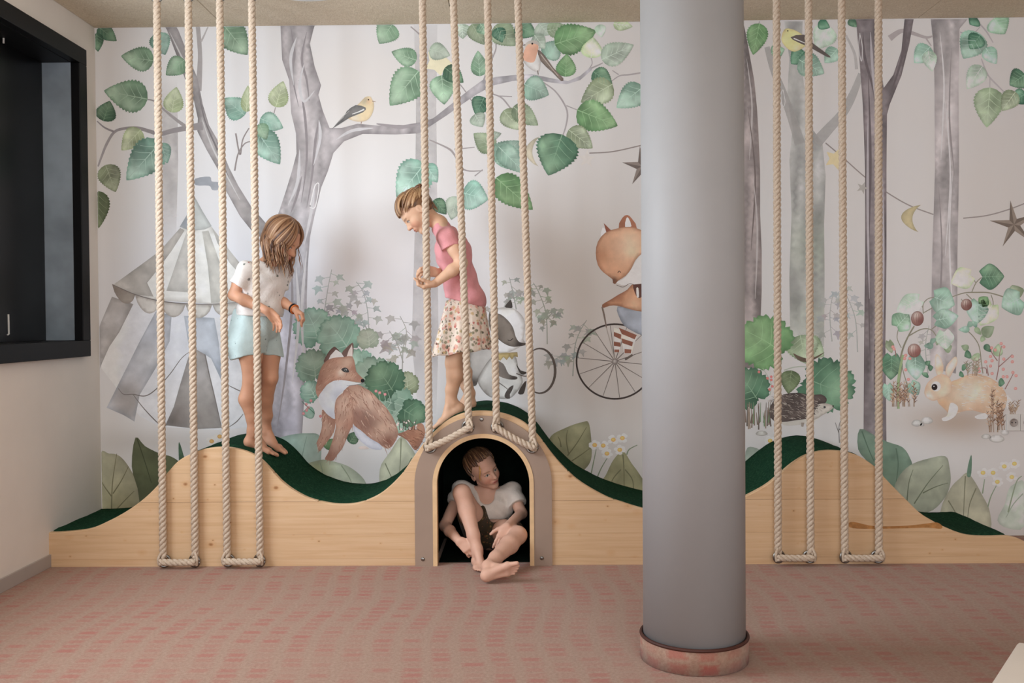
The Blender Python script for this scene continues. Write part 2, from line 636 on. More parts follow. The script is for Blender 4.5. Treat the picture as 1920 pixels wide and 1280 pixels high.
_tp = np.array([P(x, y, -BD) for x, y in TOPPX])
_cm = catmull([(p[0], p[2]) for p in _tp], 10)
TX, TZ = _cm[:, 0], _cm[:, 1]
BX0, BX1 = TX[0], TX[-1]


def top(x):
    return np.interp(x, TX, TZ)


ac = P(906, 907, -BD)
AX, AZ = float(ac[0]), float(ac[2])
MPX = (CAM[1]*-1-BD)/F_PX
R_IN, R_RIM, R_PL = 87*MPX, 95*MPX, 129*MPX


def arch(x, r):
    dx = np.abs(x-AX)
    return np.where(dx < r, AZ+np.sqrt(np.maximum(r*r-dx*dx, 0)), 0.0)


bench = tag(empty('play_bench', ((BX0+BX1)/2, -BD/2, 0)), 'long wavy pine play bench with green carpet top and arched crawl tunnel', 'bench')
TH = 0.03
xs_d = np.unique(np.concatenate([np.linspace(BX0, BX1, 700), np.linspace(AX-R_RIM-0.002, AX+R_RIM+0.002, 120)]))
lev = [0.0, 0.035, 0.155, 0.315, 0.455, 0.60, 0.85]
tz = top(xs_d)
az = arch(xs_d, R_RIM)
for k in range(len(lev)-1):
    lo = np.maximum(lev[k]+(0.0006 if k == 3 else 0.0002), az)
    hi = np.minimum(lev[k+1]-(0.0006 if k == 2 else 0.0002), tz)
    ok = hi > lo+0.001
    V, Q = [], []
    prev = None
    for i in range(len(xs_d)):
        if not ok[i]:
            prev = None
            continue
        x = xs_d[i]
        b0 = len(V)
        bev = 0.004 if hi[i] == tz[i] else 0.0
        bev = min(bev, (hi[i]-lo[i])*0.4)
        V += [(x, -BD, lo[i]), (x, -BD, hi[i]-bev), (x, -BD+bev, hi[i]), (x, -BD+TH, hi[i]), (x, -BD+TH, lo[i])]
        if prev is None:
            Q.append((b0, b0+1, b0+2, b0+3, b0+4))
        else:
            for s in range(5):
                s2 = (s+1) % 5
                Q.append((prev+s, b0+s, b0+s2, prev+s2))
        prev = b0
        if i == len(xs_d)-1 or not ok[i+1]:
            Q.append((b0+4, b0+3, b0+2, b0+1, b0))
            mesh('plank', V, Q, M['pine'][k % 4], bench)
            V, Q = [], []
box('end_board', (BX0, -BD+TH, 0.0), (BX0+0.02, 0.0-0.004, float(top(BX0))-0.012), M['pine'][1], bench)
# long resin streak in the boards right of the column
rs_ = [(1590, 983), (1600, 978), (1640, 986), (1700, 985), (1738, 981), (1756, 979), (1766, 985), (1764, 991), (1740, 989), (1700, 990), (1640, 991), (1600, 990)]
M['resin'] = plain('resin_streak', (184, 130, 76), 0.5, 0.15, 40)
mesh('resin_streak', [P(x, y, -BD-0.0003) for x, y in catmull(rs_, 4, True)], [tuple(range(48))], M['resin'], bench)
# carpet lying on the waves
cxs = np.linspace(BX0, float(P(1893, 1005, -BD)[0]), 420)
cys = np.linspace(-BD+TH*0.4, -0.004, 14)
V, Q = [], []
for x in cxs:
    for j, y in enumerate(cys):
        wv = 0.004*mnoise.noise(Vector((x*9, y*9, 0.3)))+0.002*mnoise.noise(Vector((x*31, y*31, 1.3)))
        z = float(top(x))+(-0.010 if j == 0 else 0.001)+wv*(0 if j == 0 else 1)
        V.append((x, y, z))
n = len(cys)
for i in range(len(cxs)-1):
    for j in range(n-1):
        Q.append((i*n+j, (i+1)*n+j, (i+1)*n+j+1, i*n+j+1))
ct = mesh('carpet_top', V, Q, M['grass'], bench, True)
sol = ct.modifiers.new('thick', 'SOLIDIFY')
sol.thickness = 0.012
sol.offset = -1


def arch_band(name, r0, r1, y0, y1, mat, parent, n=48):
    """upright arch-shaped band between radii r0 < r1 with straight legs to the floor"""
    def path(r):
        pts = [(AX-r, 0.0), (AX-r, AZ*0.5)]
        for a in np.linspace(math.pi, 0, n):
            pts.append((AX+r*math.cos(a), AZ+r*math.sin(a)))
        return pts+[(AX+r, AZ*0.5), (AX+r, 0.0)]
    a, b_ = path(r0), path(r1)
    V, Q = [], []
    m = len(a)
    for (x0, z0), (x1, z1) in zip(a, b_):
        V += [(x0, y0, z0), (x1, y0, z1), (x1, y1, z1), (x0, y1, z0)]
    for i in range(m-1):
        for s in range(4):
            s2 = (s+1) % 4
            Q.append((i*4+s, i*4+s2, i*4+4+s2, i*4+4+s))
    Q += [(3, 2, 1, 0), ((m-1)*4, (m-1)*4+1, (m-1)*4+2, (m-1)*4+3)]
    return mesh(name, V, Q, mat, parent)


pl = arch_band('arch_frame', R_RIM, R_PL, -BD-0.010, -BD+0.001, M['taupe'], bench)
arch_band('arch_rim', R_IN, R_RIM, -BD-0.013, -BD+0.05, M['rim'], bench)
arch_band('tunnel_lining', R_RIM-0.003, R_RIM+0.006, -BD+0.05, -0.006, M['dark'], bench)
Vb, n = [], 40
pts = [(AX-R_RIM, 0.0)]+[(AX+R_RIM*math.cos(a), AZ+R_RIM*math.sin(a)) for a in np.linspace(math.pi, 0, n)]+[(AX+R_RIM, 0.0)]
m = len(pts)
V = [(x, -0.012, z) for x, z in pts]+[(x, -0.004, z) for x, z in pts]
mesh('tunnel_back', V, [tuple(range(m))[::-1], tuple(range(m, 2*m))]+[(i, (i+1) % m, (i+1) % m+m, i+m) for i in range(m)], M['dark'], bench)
box('tunnel_floor_shade', (AX-R_IN+0.001, -BD+0.055, 0.0005), (AX+R_IN-0.001, -0.013, 0.004), M['dark'], bench)  # dark sheet standing in for the shade on the tunnel floor
for px, py in ((793, 1048), (1016, 1046), (903, 786)):
    c = P(px, py, -BD-0.010)
    V, Q = [], []
    prof = [(0.0095, 0.0), (0.0095, 0.002), (0.007, 0.004), (0.003, 0.0045)]
    for r, h in prof:
        for i in range(16):
            a = 2*math.pi*i/16
            V.append((c[0]+r*math.cos(a), c[1]-h, c[2]+r*math.sin(a)))
    for j in range(3):
        for i in range(16):
            Q.append((j*16+i, j*16+(i+1) % 16, (j+1)*16+(i+1) % 16, (j+1)*16+i))
    Q.append(tuple(range(48, 64)))
    mesh('bolt', V, Q, M['metal'], pl, True)

# ------------------------------------------------------------------ rope loops
ROPE_R = 0.0182


def rope_arrays(path, R=ROPE_R, lay=0.078, taper=None):
    """three laid strands twisted round a path"""
    path = np.asarray(path, float)
    seg = np.linalg.norm(np.diff(path, axis=0), axis=1)
    s = np.concatenate([[0], np.cumsum(seg)])
    nseg = max(8, int(s[-1]/lay*14))
    t = np.linspace(0, s[-1], nseg)
    q = np.stack([np.interp(t, s, path[:, i]) for i in range(3)], 1)
    Pn, T, N, B = frames(q)
    Vs, Qs, off = [], [], 0
    for k in range(3):
        a = 2*math.pi*(t/lay)+k*2*math.pi/3
        rr = R*0.50
        cpath = Pn+rr*(np.cos(a)[:, None]*N+np.sin(a)[:, None]*B)
        V, Q, Tq = tube_arrays(cpath, R*0.55, 7)
        Vs.append(V)
        Qs += [tuple(x) for x in (Q+off)]+[tuple(x) for x in (Tq+off)]
        off += len(V)
    return np.vstack(Vs), Qs


def rope(name, path, parent, R=ROPE_R, lay=0.078):
    V, Q = rope_arrays(path, R, lay)
    return mesh(name, V, Q, M['rope'], parent, True)


def ring_path(c, u, v, r, n=24, a0=0, a1=2*math.pi):
    c, u, v = (np.asarray(k, float) for k in (c, u, v))
    return [c+r*(math.cos(a)*u+math.sin(a)*v) for a in np.linspace(a0, a1, n)]


YR = -BD-0.032


def rope_loop(tl, bl, tr, br, label, group, slack, yr=YR):
    """two hanging ropes joined at the foot by a short cross rope held in metal thimbles"""
    A0, A1 = P(*tl, yr), P(*bl, yr)
    B0, B1 = P(*tr, yr), P(*br, yr)

    def up(p0, p1):
        d = p0-p1
        return p1+d*((H-0.055-p1[2])/d[2])
    A0, B0 = up(A0, A1), up(B0, B1)
    root = tag(empty('rope_loop', ((A1[0]+B1[0])/2, yr, min(A1[2], B1[2])-0.03)), label, 'rope', group)
    rope('hanging_rope', np.linspace(A0, A1, 60), root)
    rope('hanging_rope', np.linspace(B0, B1, 60), root)
    # cross rope, sagging a little, in front of the thimbles
    d = B1-A1
    pts = []
    ud = d/np.linalg.norm(d)
    for t in np.linspace(-0.06, 1.06, 16):
        p = A1+d*t
        p = p+np.array([0, -0.022, -0.014-slack*4*t*(1-t)])
        pts.append(p)
    rope('cross_rope', pts, root, ROPE_R*0.95)
    for p, sg in ((A1, 1), (B1, -1)):
        c = p+np.array([0, -0.010, -0.014])
        n_ = ud
        u2 = np.array([0, 0, 1.0])
        tube('thimble', ring_path(c+np.array([sg*0.004, 0.012, 0.0]), np.array([0.96, sg*0.28, 0]), u2, 0.027, 22), 0.0065, M['metal'], root, 8)
        ends = [p+np.array([-sg*0.004, -0.014, 0.03]), p+np.array([-sg*0.016, -0.022, 0.0]), p+np.array([-sg*0.012, -0.018, -0.032])]
        tube('binding', catmull(ends, 6), 0.0065, M['rope'], root, 8)
    for p in (A0, B0):
        tube('ceiling_eye', ring_path(p+np.array([0, 0, 0.014]), (1, 0, 0), (0, 0, 1), 0.026, 20), 0.006, M['metal'], root, 8)
        tube('eye_shank', [p+np.array([0, 0, 0.038]), p+np.array([0, 0, 0.0555])], 0.007, M['metal'], root, 8)


g = 'rope loops hanging before the bench'
rope_loop((294, 0), (306, 1046), (353, 0), (366, 1046), 'cream rope loop reaching the floor near the wall with black window', g, 0.002)
rope_loop((412, 0), (426, 1045), (472, 0), (488, 1045), 'cream rope loop reaching the floor before the child in light blue shorts', g, 0.002)
rope_loop((792, 0), (805, 832), (850, 0), (879, 795), 'cream rope loop hung before the child in pink, slanting on the arch', g, 0.006)
rope_loop((914, 0), (931, 795), (971, 0), (999, 832), 'cream rope loop slanting on the arch in front of the painted badger', g, 0.006)
rope_loop((1456, 0), (1459, 1038), (1516, 0), (1520, 1038), 'cream rope loop reaching the floor beside the column, before the painted hedgehog', g, 0.002)
rope_loop((1578, 0), (1584, 1038), (1647, 0), (1648, 1038), 'cream rope loop reaching the floor before the dark painted tree trunk', g, 0.002)

# ------------------------------------------------------------------ ceiling lamp, socket, corner cushion
c = PZ(585, 5, H-0.06)
lamp = tag(empty('ceiling_lamp', (c[0], c[1]-0.215, H)), 'flat round white lamp mounted on the ceiling', 'lamp')
lathe('lamp_rim', [(0.0, H-0.001), (0.20, H-0.001), (0.212, H-0.012), (0.215, H-0.045), (0.208, H-0.056), (0.195, H-0.052)], c[0], c[1]-0.215, M['white'], lamp, 64)
lathe('diffuser', [(0.195, H-0.05), (0.19, H-0.058), (0.12, H-0.064), (0.0, H-0.066)], c[0], c[1]-0.215, M['white'], lamp, 64)

s0, s1 = P(1886, 807, 0), P(1912, 776, 0)
sw = s1[0]-s0[0]
sock = tag(empty('power_socket', (s0[0]+sw, 0, s0[2])), 'cream double power socket set in the painted wall', 'socket')
for k in range(2):
    x0 = s0[0]+k*sw*1.0
    pt = box('cover_plate', (x0+0.001, -0.010, s0[2]), (x0+sw-0.001, 0.0, s1[2]), M['white'], sock, 0.002)
    cxx, czz = x0+sw/2, (s0[2]+s1[2])/2
    V, Q = [], []
    pr = [(0.0225, 0.0), (0.021, 0.0015), (0.0195, 0.0), (0.0190, -0.002), (0.0, -0.002)]
    for r, hh in pr:
        for i in range(28):
            a = 2*math.pi*i/28
            V.append((cxx+r*math.cos(a), -0.0103-hh-0.0022, czz+r*math.sin(a)))
    for j in range(len(pr)-1):
        for i in range(28):
            Q.append((j*28+i, j*28+(i+1) % 28, (j+1)*28+(i+1) % 28, (j+1)*28+i))
    well = mesh('socket_well', V, Q, M['skirt'], sock, True)
    for sx in (-0.0095, 0.0095):
        tube('contact_hole', [(cxx+sx, -0.0106, czz), (cxx+sx, -0.0118, czz)], 0.003, M['black'], sock, 8)

# corner of a pale foam block lying on the floor by the viewer
q0, q1 = PZ(1908, 1202, 0.28), PZ(1848, 1294, 0.28)
blk = tag(empty('foam_block', (q0[0], q0[1], 0)), 'pale cream foam play block on the carpet, only a corner in view', 'foam block')
bm = bmesh.new()
bmesh.ops.create_cube(bm, size=1)
ex = (q1-q0)/np.linalg.norm(q1-q0)
ey = np.array([-ex[1], ex[0], 0.0])
if ey[0] < 0:
    ey = -ey
for v in bm.verts:
    p = q0+ex*(v.co.x+0.5)*0.6+ey*(v.co.y+0.5)*0.6
    v.co = (p[0], p[1], (v.co.z+0.5)*0.28+0.0005)
bmesh.ops.recalc_face_normals(bm, faces=bm.faces[:])
bmesh.ops.bevel(bm, geom=bm.edges[:], offset=0.012, segments=3, affect='EDGES', profile=0.6)
me = bpy.data.meshes.new('cushion')
bm.to_mesh(me)
bm.free()
me.polygons.foreach_set('use_smooth', [True]*len(me.polygons))
link('cushion', me, M['foam'], blk)

# ------------------------------------------------------------------ printed forest mural on the back wall
_wx = [180, 250, 400, 600, 800, 1000, 1200, 1450, 1700, 1920]
_ww = np.array([lin(c) for c in [(196, 186, 178), (222, 217, 214), (222, 217, 216), (214, 208, 205), (202, 194, 191),
                                 (190, 180, 174), (180, 168, 162), (176, 164, 158), (172, 160, 153), (166, 153, 146)]])
PAPER = np.array([0.82, 0.80, 0.785])


def alb(rgb, x):
    """printed colour: what is seen, freed of how much light falls on that stretch of wall"""
    wv = np.array([np.interp(x, _wx, _ww[:, i]) for i in range(3)]).T
    a = lin(rgb)/wv*PAPER
    g_ = a@np.array([0.3, 0.55, 0.15])
    a = g_[..., None]+(a-g_[..., None])*0.76 if a.ndim > 1 else g_+(a-g_)*0.76
    return np.clip(a*0.96+0.012, 0.003, 0.92)


def mat_mural(name, soft):
    m, nt, b = newmat(name)
    at = nd(nt, 'ShaderNodeAttribute', attribute_name='Col')
    co = objco(nt, (1, 0.0, 1))
    n1 = noise_node(nt, 26, 4, 0.65, co)
    n2 = noise_node(nt, 7, 3, 0.6, co, 0.6)
    f1 = mathn(nt, 'MULTIPLY_ADD', n1.outputs[0], 0.26, 0.87)
    f2 = mathn(nt, 'MULTIPLY_ADD', n2.outputs[0], 0.24, 0.88)
    mul = nd(nt, 'ShaderNodeVectorMath', operation='SCALE')
    nt.links.new(at.outputs['Color'], mul.inputs[0])
    nt.links.new(mathn(nt, 'MULTIPLY', f1, f2), mul.inputs['Scale'])
    nt.links.new(mul.outputs[0], b.inputs['Base Color'])
    b.inputs['Roughness'].default_value = 0.8
    b.inputs['Specular IOR Level'].default_value = 0.12
    if soft:
        tr = nd(nt, 'ShaderNodeBsdfTransparent')
        mx = nd(nt, 'ShaderNodeMixShader')
        al = nd(nt, 'ShaderNodeAttribute', attribute_name='Alf')
        fa = mathn(nt, 'MULTIPLY', al.outputs['Fac'], mathn(nt, 'MULTIPLY_ADD', n2.outputs[0], 0.6, 0.7))
        fa.node.use_clamp = True
        nt.links.new(fa, mx.inputs[0])
        nt.links.new(tr.outputs[0], mx.inputs[1])
        nt.links.new(b.outputs[0], mx.inputs[2])
        nt.links.new(mx.outputs[0], nt.nodes['Material Output'].inputs[0])
    return m


M['mural'] = mat_mural('mural_print', False)
M['mural_soft'] = mat_mural('mural_wash', True)


def mat_paper():
    m, nt, b = newmat('mural_paper')
    co = objco(nt, (1, 0, 1))
    n1 = noise_node(nt, 0.9, 4, 0.6, co, 0.5)
    n2 = noise_node(nt, 4.5, 5, 0.65, co)
    mp = nd(nt, 'ShaderNodeMapping')
    mp.inputs['Scale'].default_value = (2.4, 0, 0.5)
    nt.links.new(co, mp.inputs['Vector'])
    n3 = noise_node(nt, 1.5, 3, 0.6, mp.outputs[0])
    c = ramp(nt, n1.outputs[0], [(0.35, (0.83, 0.797, 0.772, 1)), (0.52, (0.83, 0.812, 0.80, 1)), (0.66, (0.815, 0.808, 0.82, 1))])
    c2 = mixc(nt, c.outputs[0], (0.77, 0.735, 0.71, 1), mathn(nt, 'MULTIPLY', n2.outputs[0], 0.45))
    c3 = mixc(nt, c2, (0.86, 0.845, 0.835, 1), mathn(nt, 'MULTIPLY', n3.outputs[0], 0.5))
    sp = nd(nt, 'ShaderNodeSeparateXYZ')
    nt.links.new(co, sp.inputs[0])
    # misty washes of the print: centre and reach in picture points, seen colour, strength
    for (wx, wy, rx, ry, rgb, st) in ((480, 580, 330, 200, (216, 217, 228), 0.8), (690, 340, 130, 110, (222, 221, 222), 0.5), (670, 160, 120, 90, (214, 202, 194), 0.6), (1340, 470, 200, 220, (180, 176, 174), 0.5),
                                      (690, 880, 130, 40, (190, 182, 180), 0.7), (330, 828, 170, 26, (190, 178, 170), 0.6), (1640, 860, 260, 60, (184, 176, 172), 0.6), (1795, 790, 85, 32, (154, 128, 110), 0.95),
                                      (1120, 480, 120, 150, (172, 158, 148), 0.7), (1130, 720, 130, 110, (168, 152, 142), 0.6), (1860, 470, 90, 160, (170, 154, 144), 0.5)):
        p0, p1, p2 = P(wx, wy, 0), P(wx+rx, wy, 0), P(wx, wy-ry, 0)
        ex = mathn(nt, 'DIVIDE', mathn(nt, 'SUBTRACT', sp.outputs[0], float(p0[0])), float(p1[0]-p0[0]))
        ez = mathn(nt, 'DIVIDE', mathn(nt, 'SUBTRACT', sp.outputs[2], float(p0[2])), float(p2[2]-p0[2]))
        d2 = mathn(nt, 'ADD', mathn(nt, 'MULTIPLY', ex, ex), mathn(nt, 'MULTIPLY', ez, ez))
        d2 = mathn(nt, 'MULTIPLY', d2, mathn(nt, 'MULTIPLY_ADD', n2.outputs[0], 0.9, 0.55))
        fq = mathn(nt, 'MULTIPLY', mathn(nt, 'EXPONENT', mathn(nt, 'MULTIPLY', d2, -1.0)), st)
        c3 = mixc(nt, c3, tuple(float(q) for q in alb(rgb, wx))+(1,), fq)
    nt.links.new(c3, b.inputs['Base Color'])
    b.inputs['Roughness'].default_value = 0.8
    b.inputs['Specular IOR Level'].default_value = 0.12
    return m


wall_back.data.materials.clear()
wall_back.data.materials.append(mat_paper())
XMIN = 0.003


def wash(x, y, s, seed=0.0):
    return mnoise.fractal(Vector((x/s+seed, y/s-seed, seed*1.7)), 1.0, 2.0, 3)


class Motif:
    """a printed figure: flat coloured shapes a hair's breadth in front of the wall"""

    def __init__(self, off=0.0):
        self.V, self.F, self.K = [], [], []
        self.off = off

    def put(self, pts2, faces, cols, layer):
        o = len(self.V)
        self.n = getattr(self, 'n', 0)+1
        yy = -(0.0004+(layer+self.off)*0.00006+self.n*1.5e-6)
        for (x, y) in pts2:
            p = P(x, y, 0.0)
            self.V.append((max(p[0], XMIN), yy, min(p[2], H-0.0005)))
        self.F += [tuple(i+o for i in f) for f in faces]
        self.K += cols

    def fill(self, pts, col, layer=0, smooth=0, step=7, blobs=(), edge=None, ew=3.0, amp=0.10, alpha=1.0, fade=0.0, seed=None, streak=None, vend=None):
        pts = [np.array(p, float) for p in pts]
        if smooth:
            pts = list(catmull(pts, smooth, True))
        A = np.array(pts)
        # even out the outline
        B = np.roll(A, -1, 0)
        out = []
        for a, b_ in zip(A, B):
            n = max(1, int(np.linalg.norm(b_-a)/step))
            for k in range(n):
                out.append(a+(b_-a)*k/n)
        A = np.array(out)
        B = np.roll(A, -1, 0)
        lo, hi = A.min(0), A.max(0)
        gx = np.arange(lo[0]+step*0.5, hi[0], step)
        gy = np.arange(lo[1]+step*0.5, hi[1], step*0.9)
        if len(gx) and len(gy):
            G = np.array([(x+(j % 2)*step*0.5, y) for j, y in enumerate(gy) for x in gx])
        else:
            G = np.zeros((0, 2))

        def dist(Q):
            d = np.full(len(Q), 1e9)
            ins = np.zeros(len(Q), bool)
            for a, b_ in zip(A, B):
                ab = b_-a
                t = np.clip(((Q-a)@ab)/max(ab@ab, 1e-9), 0, 1)
                d = np.minimum(d, np.linalg.norm(Q-a-t[:, None]*ab, axis=1))
                c = (a[1] > Q[:, 1]) != (b_[1] > Q[:, 1])
                with np.errstate(divide='ignore', invalid='ignore'):
                    xx = a[0]+(Q[:, 1]-a[1])/(b_[1]-a[1])*(b_[0]-a[0])
                ins ^= c & (Q[:, 0] < xx)
            return d, ins
        if len(G):
            d, ins = dist(G)
            G = G[ins & (d > step*0.35)]
        allp = np.vstack([A, G]) if len(G) else A
        r = geometry.delaunay_2d_cdt([Vector(p) for p in allp], [], [list(range(len(A)))], 1, 1e-4)
        vs = np.array([(v[0], v[1]) for v in r[0]])
        fs = [tuple(f) for f in r[2]]
        if not fs:
            return self
        dv, _ = dist(vs)
        cc = np.tile(np.array(col, float), (len(vs), 1))
        for (bx, by, br, bc, bs) in blobs:
            q = np.exp(-((vs[:, 0]-bx)**2+(vs[:, 1]-by)**2)/(br*br))*bs
            cc = cc*(1-q[:, None])+np.array(bc, float)*q[:, None]
        if edge is not None:
            q = np.exp(-dv/ew)*0.6
            cc = cc*(1-q[:, None])+np.array(edge, float)*q[:, None]
        sd = random.random()*50 if seed is None else seed
        if streak:      # (angle, period, strength): brushed streaks along a direction
            sa, sp, ss = streak
            u = vs[:, 0]*math.cos(sa)+vs[:, 1]*math.sin(sa)
            v = -vs[:, 0]*math.sin(sa)+vs[:, 1]*math.cos(sa)
            nz = np.array([mnoise.fractal(Vector((a/(sp*7), b_/sp, sd)), 1.0, 2.0, 2) for a, b_ in zip(u, v)])
            cc = cc*(1+ss*nz)[:, None]
        nz = np.array([wash(x, y, 26, sd) for x, y in vs])
        cc = np.clip(cc*(1+amp*nz)[:, None], 3, 250)
        L = alb(cc, vs[:, 0])
        al = np.full(len(vs), alpha)
        if fade:
            al = al*np.clip(dv/fade, 0, 1)**0.8
        if vend:
            al = al*np.clip((vs[:, 1]-vend[0])/vend[2], 0, 1)*np.clip((vend[1]-vs[:, 1])/vend[2], 0, 1)
        K = [(float(a[0]), float(a[1]), float(a[2]), float(b_)) for a, b_ in zip(L, al)]
        # keep faces looking into the room
        f0 = fs[0]
        self.put([tuple(v) for v in vs], fs, K, layer)
        return self

    def stroke(self, path, wd, col, layer=1, smooth=6, alpha=1.0):
        pts = catmull(path, smooth) if (smooth and len(path) > 2) else np.array(path, float)
        m = len(pts)
        wd = np.interp(np.linspace(0, 1, m), np.linspace(0, 1, len(wd)), wd) if hasattr(wd, '__len__') else np.full(m, wd)
        T = np.gradient(pts, axis=0)
        T /= np.maximum(np.linalg.norm(T, axis=1), 1e-9)[:, None]
        N = np.stack([-T[:, 1], T[:, 0]], 1)
        a, b_ = pts+N*wd[:, None]/2, pts-N*wd[:, None]/2
        V = np.empty((2*m, 2))
        V[0::2], V[1::2] = a, b_
        F = [(2*i, 2*i+2, 2*i+3, 2*i+1) for i in range(m-1)]
        L = alb(np.tile(np.array(col, float), (2*m, 1)), V[:, 0])
        K = [(float(k[0]), float(k[1]), float(k[2]), alpha) for k in L]
        self.put([tuple(v) for v in V], F, K, layer)
        return self

    def dot(self, x, y, r, col, layer=2, ry=None, n=10, hi=None, alpha=1.0):
        ry = ry or r
        V = [(x+r*math.cos(2*math.pi*i/n), y+ry*math.sin(2*math.pi*i/n)) for i in range(n)]+[(x-r*0.2, y-ry*0.2)]
        F = [(i, (i+1) % n, n) for i in range(n)]
        K = [tuple(alb(col, x))+(alpha,)]*n+[tuple(alb(hi or col, x))+(alpha,)]
        self.put(V, F, [tuple(float(q) for q in k) for k in K], layer)
        return self

    def done(self, name, soft=False):
        o = mesh(name, self.V, self.F, M['mural_soft' if soft else 'mural'], wall_back, False, [k[:3]+(1.0,) for k in self.K])
        if soft:
            at = o.data.attributes.new('Alf', 'FLOAT', 'POINT')
            at.data.foreach_set('value', [k[3] for k in self.K])
        return o


# ---- leaves
PAL = {'mid': ((124, 156, 122), (164, 186, 156), (84, 122, 88)), 'dark': ((74, 112, 82), (126, 152, 116), (44, 80, 58)),
       'pale': ((172, 186, 162), (200, 206, 188), (140, 160, 130)), 'teal': ((132, 172, 152), (176, 200, 184), (84, 134, 112)),
       'olive': ((136, 144, 108), (172, 176, 146), (102, 112, 76)), 'yel': ((176, 188, 140), (206, 210, 176), (146, 162, 102)),
       'grey': ((150, 160, 140), (176, 180, 162), (120, 134, 112)), 'sat': ((98, 136, 82), (136, 164, 112), (64, 104, 58)),
       'deep': ((60, 104, 76), (118, 150, 120), (30, 72, 52)), 'sage': ((126, 138, 104), (158, 164, 134), (100, 116, 80)),
       'moss': ((92, 104, 66), (122, 130, 92), (66, 80, 46)), 'mint': ((124, 152, 130), (160, 178, 158), (92, 126, 104))}


def leaf(base, tip, w, pal='mid', layer=4, serr=0.055, cord=0.0, veins=True, name='mural_leaf', bend=0.0, alpha=1.0):
    base, tip = np.array(base, float), np.array(tip, float)
    ax = tip-base
    L = np.linalg.norm(ax)
    u = ax/L
    v = np.array([-u[1], u[0]])
    main, light, darkc = PAL[pal]
    n = 26
    pts = []
    for s in (1, -1):
        rg = range(n+1) if s == 1 else range(n-1, 0, -1)
        for i in rg:
            t = i/n
            # ovate: broad below the middle, pointed tip
            prof = (math.sin(math.pi*t**0.69)**0.80)*(1-0.20*t) if 0 < t < 1 else 0.0
            k = 0.5*w*prof*1.13
            if serr:
                k *= 1+serr*((i*0.5) % 1.0*2-0.5)*2.0*(1 if 0.05 < t < 0.95 else 0)
            back = -cord*L*math.exp(-(t/0.10)**2)*(1 if k > 1 else 0)
            c = base+u*(t*L+back)+v*(bend*L*math.sin(math.pi*t))
            pts.append(c+v*s*k)
    m = Motif()
    mid = base+u*L*0.35
    tw = base+u*L*0.85
    sd = random.choice((-1, 1))
    st = max(5, L/11)
    m.fill(pts, main, layer, step=st, blobs=[(mid[0], mid[1], L*0.30, darkc, 0.55), (tw[0], tw[1], L*0.35, light, 0.7),
           (mid[0]+v[0]*w*0.4*sd, mid[1]+v[1]*w*0.4*sd, w*0.4, light, 0.7)], edge=darkc, ew=1.2, amp=0.26, alpha=alpha)
    if veins and L > 26:
        vc = tuple(int(0.45*q+0.55*min(235, c+20)) for q, c in zip(main, light))
        def bc(t): return base+u*(t*L)+v*(bend*L*math.sin(math.pi*t))
        vw = max(0.9, L*0.018)
        m.stroke([bc(t) for t in (0.0, 0.3, 0.6, 0.93)], [vw*1.3, vw*0.4], vc, layer+0.06)
        for t in (0.12, 0.28, 0.45, 0.62):
            for s in (1, -1):
                a = bc(t)
                prof = (math.sin(math.pi*min(t+0.2, 0.99)**0.74)**0.72)
                e = a+u*L*0.2+v*s*w*0.5*prof*0.82
                m.stroke([a, a+(e-a)*0.55+u*L*0.015, e], [vw*0.8, vw*0.25], vc, layer+0.06, 4)
    m.done(name)


# ---- faint trunks and soft washes (lowest layers)
def soft(pts, col, alpha, fade, layer=0, step=12, name='mural_wash', smooth=0, **kw):
    Motif().fill(pts, col, layer, smooth, step, alpha=alpha, fade=fade, **kw).done(name, True)


soft([(303, 150), (332, 150), (334, 300), (330, 460), (302, 460), (306, 300)], (200, 190, 186), 0.5, 0, 0.4, 8, 'mural_faint_trunk', vend=(150, 460, 90), streak=(math.pi/2, 13, 0.12))
soft([(776, 47), (820, 47), (818, 200), (820, 420), (822, 640), (818, 775), (784, 775), (772, 640), (778, 420), (780, 200)], (180, 170, 168), 0.45, 0, 0.4, 9, 'mural_faint_trunk', vend=(0, 800, 160), streak=(math.pi/2, 13, 0.16))

# ---- trees
def trunk(pts, col, dark, light, layer=2, name='mural_tree', lines=(), step=8, strk=0.22, ang=math.pi/2, extra=None, blobs=()):
    m = Motif().fill(pts, col, layer, 0, step, edge=dark, ew=4.5, amp=0.10, streak=(ang, 13, strk), blobs=blobs)
    for i, ln in enumerate(lines):
        m.stroke(ln, [0.5, 2.6, 3.4, 0.6], dark if i % 2 else light, layer+0.3)
    if extra:
        extra(m)
    m.done(name)


def t1x(m):
    c = (158, 148, 146)
    m.stroke([(371, 48), (375, 100), (374, 140), (372, 170)], [8, 8, 10, 12], (170, 160, 158), 1.8)
    m.stroke([(391, 48), (383, 66), (377, 78)], [2, 4], (182, 172, 170), 1.8)
    m.stroke([(380, 236), (350, 240), (320, 246), (300, 251), (280, 246), (258, 240), (232, 241), (214, 248), (200, 270), (190, 295), (184, 312)],
             [16, 10, 9, 8, 7, 6, 5, 5, 5, 4, 3], (152, 142, 142), 1.9)
    m.stroke([(352, 240), (330, 224), (308, 206), (290, 190), (274, 186)], [7, 5, 3, 2], (160, 150, 148), 1.9)
    m.stroke([(182, 227), (196, 239), (214, 247)], [2, 3, 4], (140, 130, 132), 1.9)


trunk([(310, 48), (331, 48), (347, 88), (358, 118), (371, 148), (380, 195), (392, 235), (410, 266), (430, 315), (446, 347), (471, 387), (500, 420),
       (505, 450), (478, 440), (450, 405), (424, 358), (410, 320), (388, 282), (370, 246), (371, 222), (364, 190), (347, 148), (332, 106)],
      (168, 159, 157), (126, 117, 118), (204, 198, 196), 2, lines=[[(318, 60), (340, 105), (362, 150)], [(372, 170), (384, 225), (405, 275), (430, 335)], [(378, 220), (400, 280), (450, 375)]], extra=t1x)


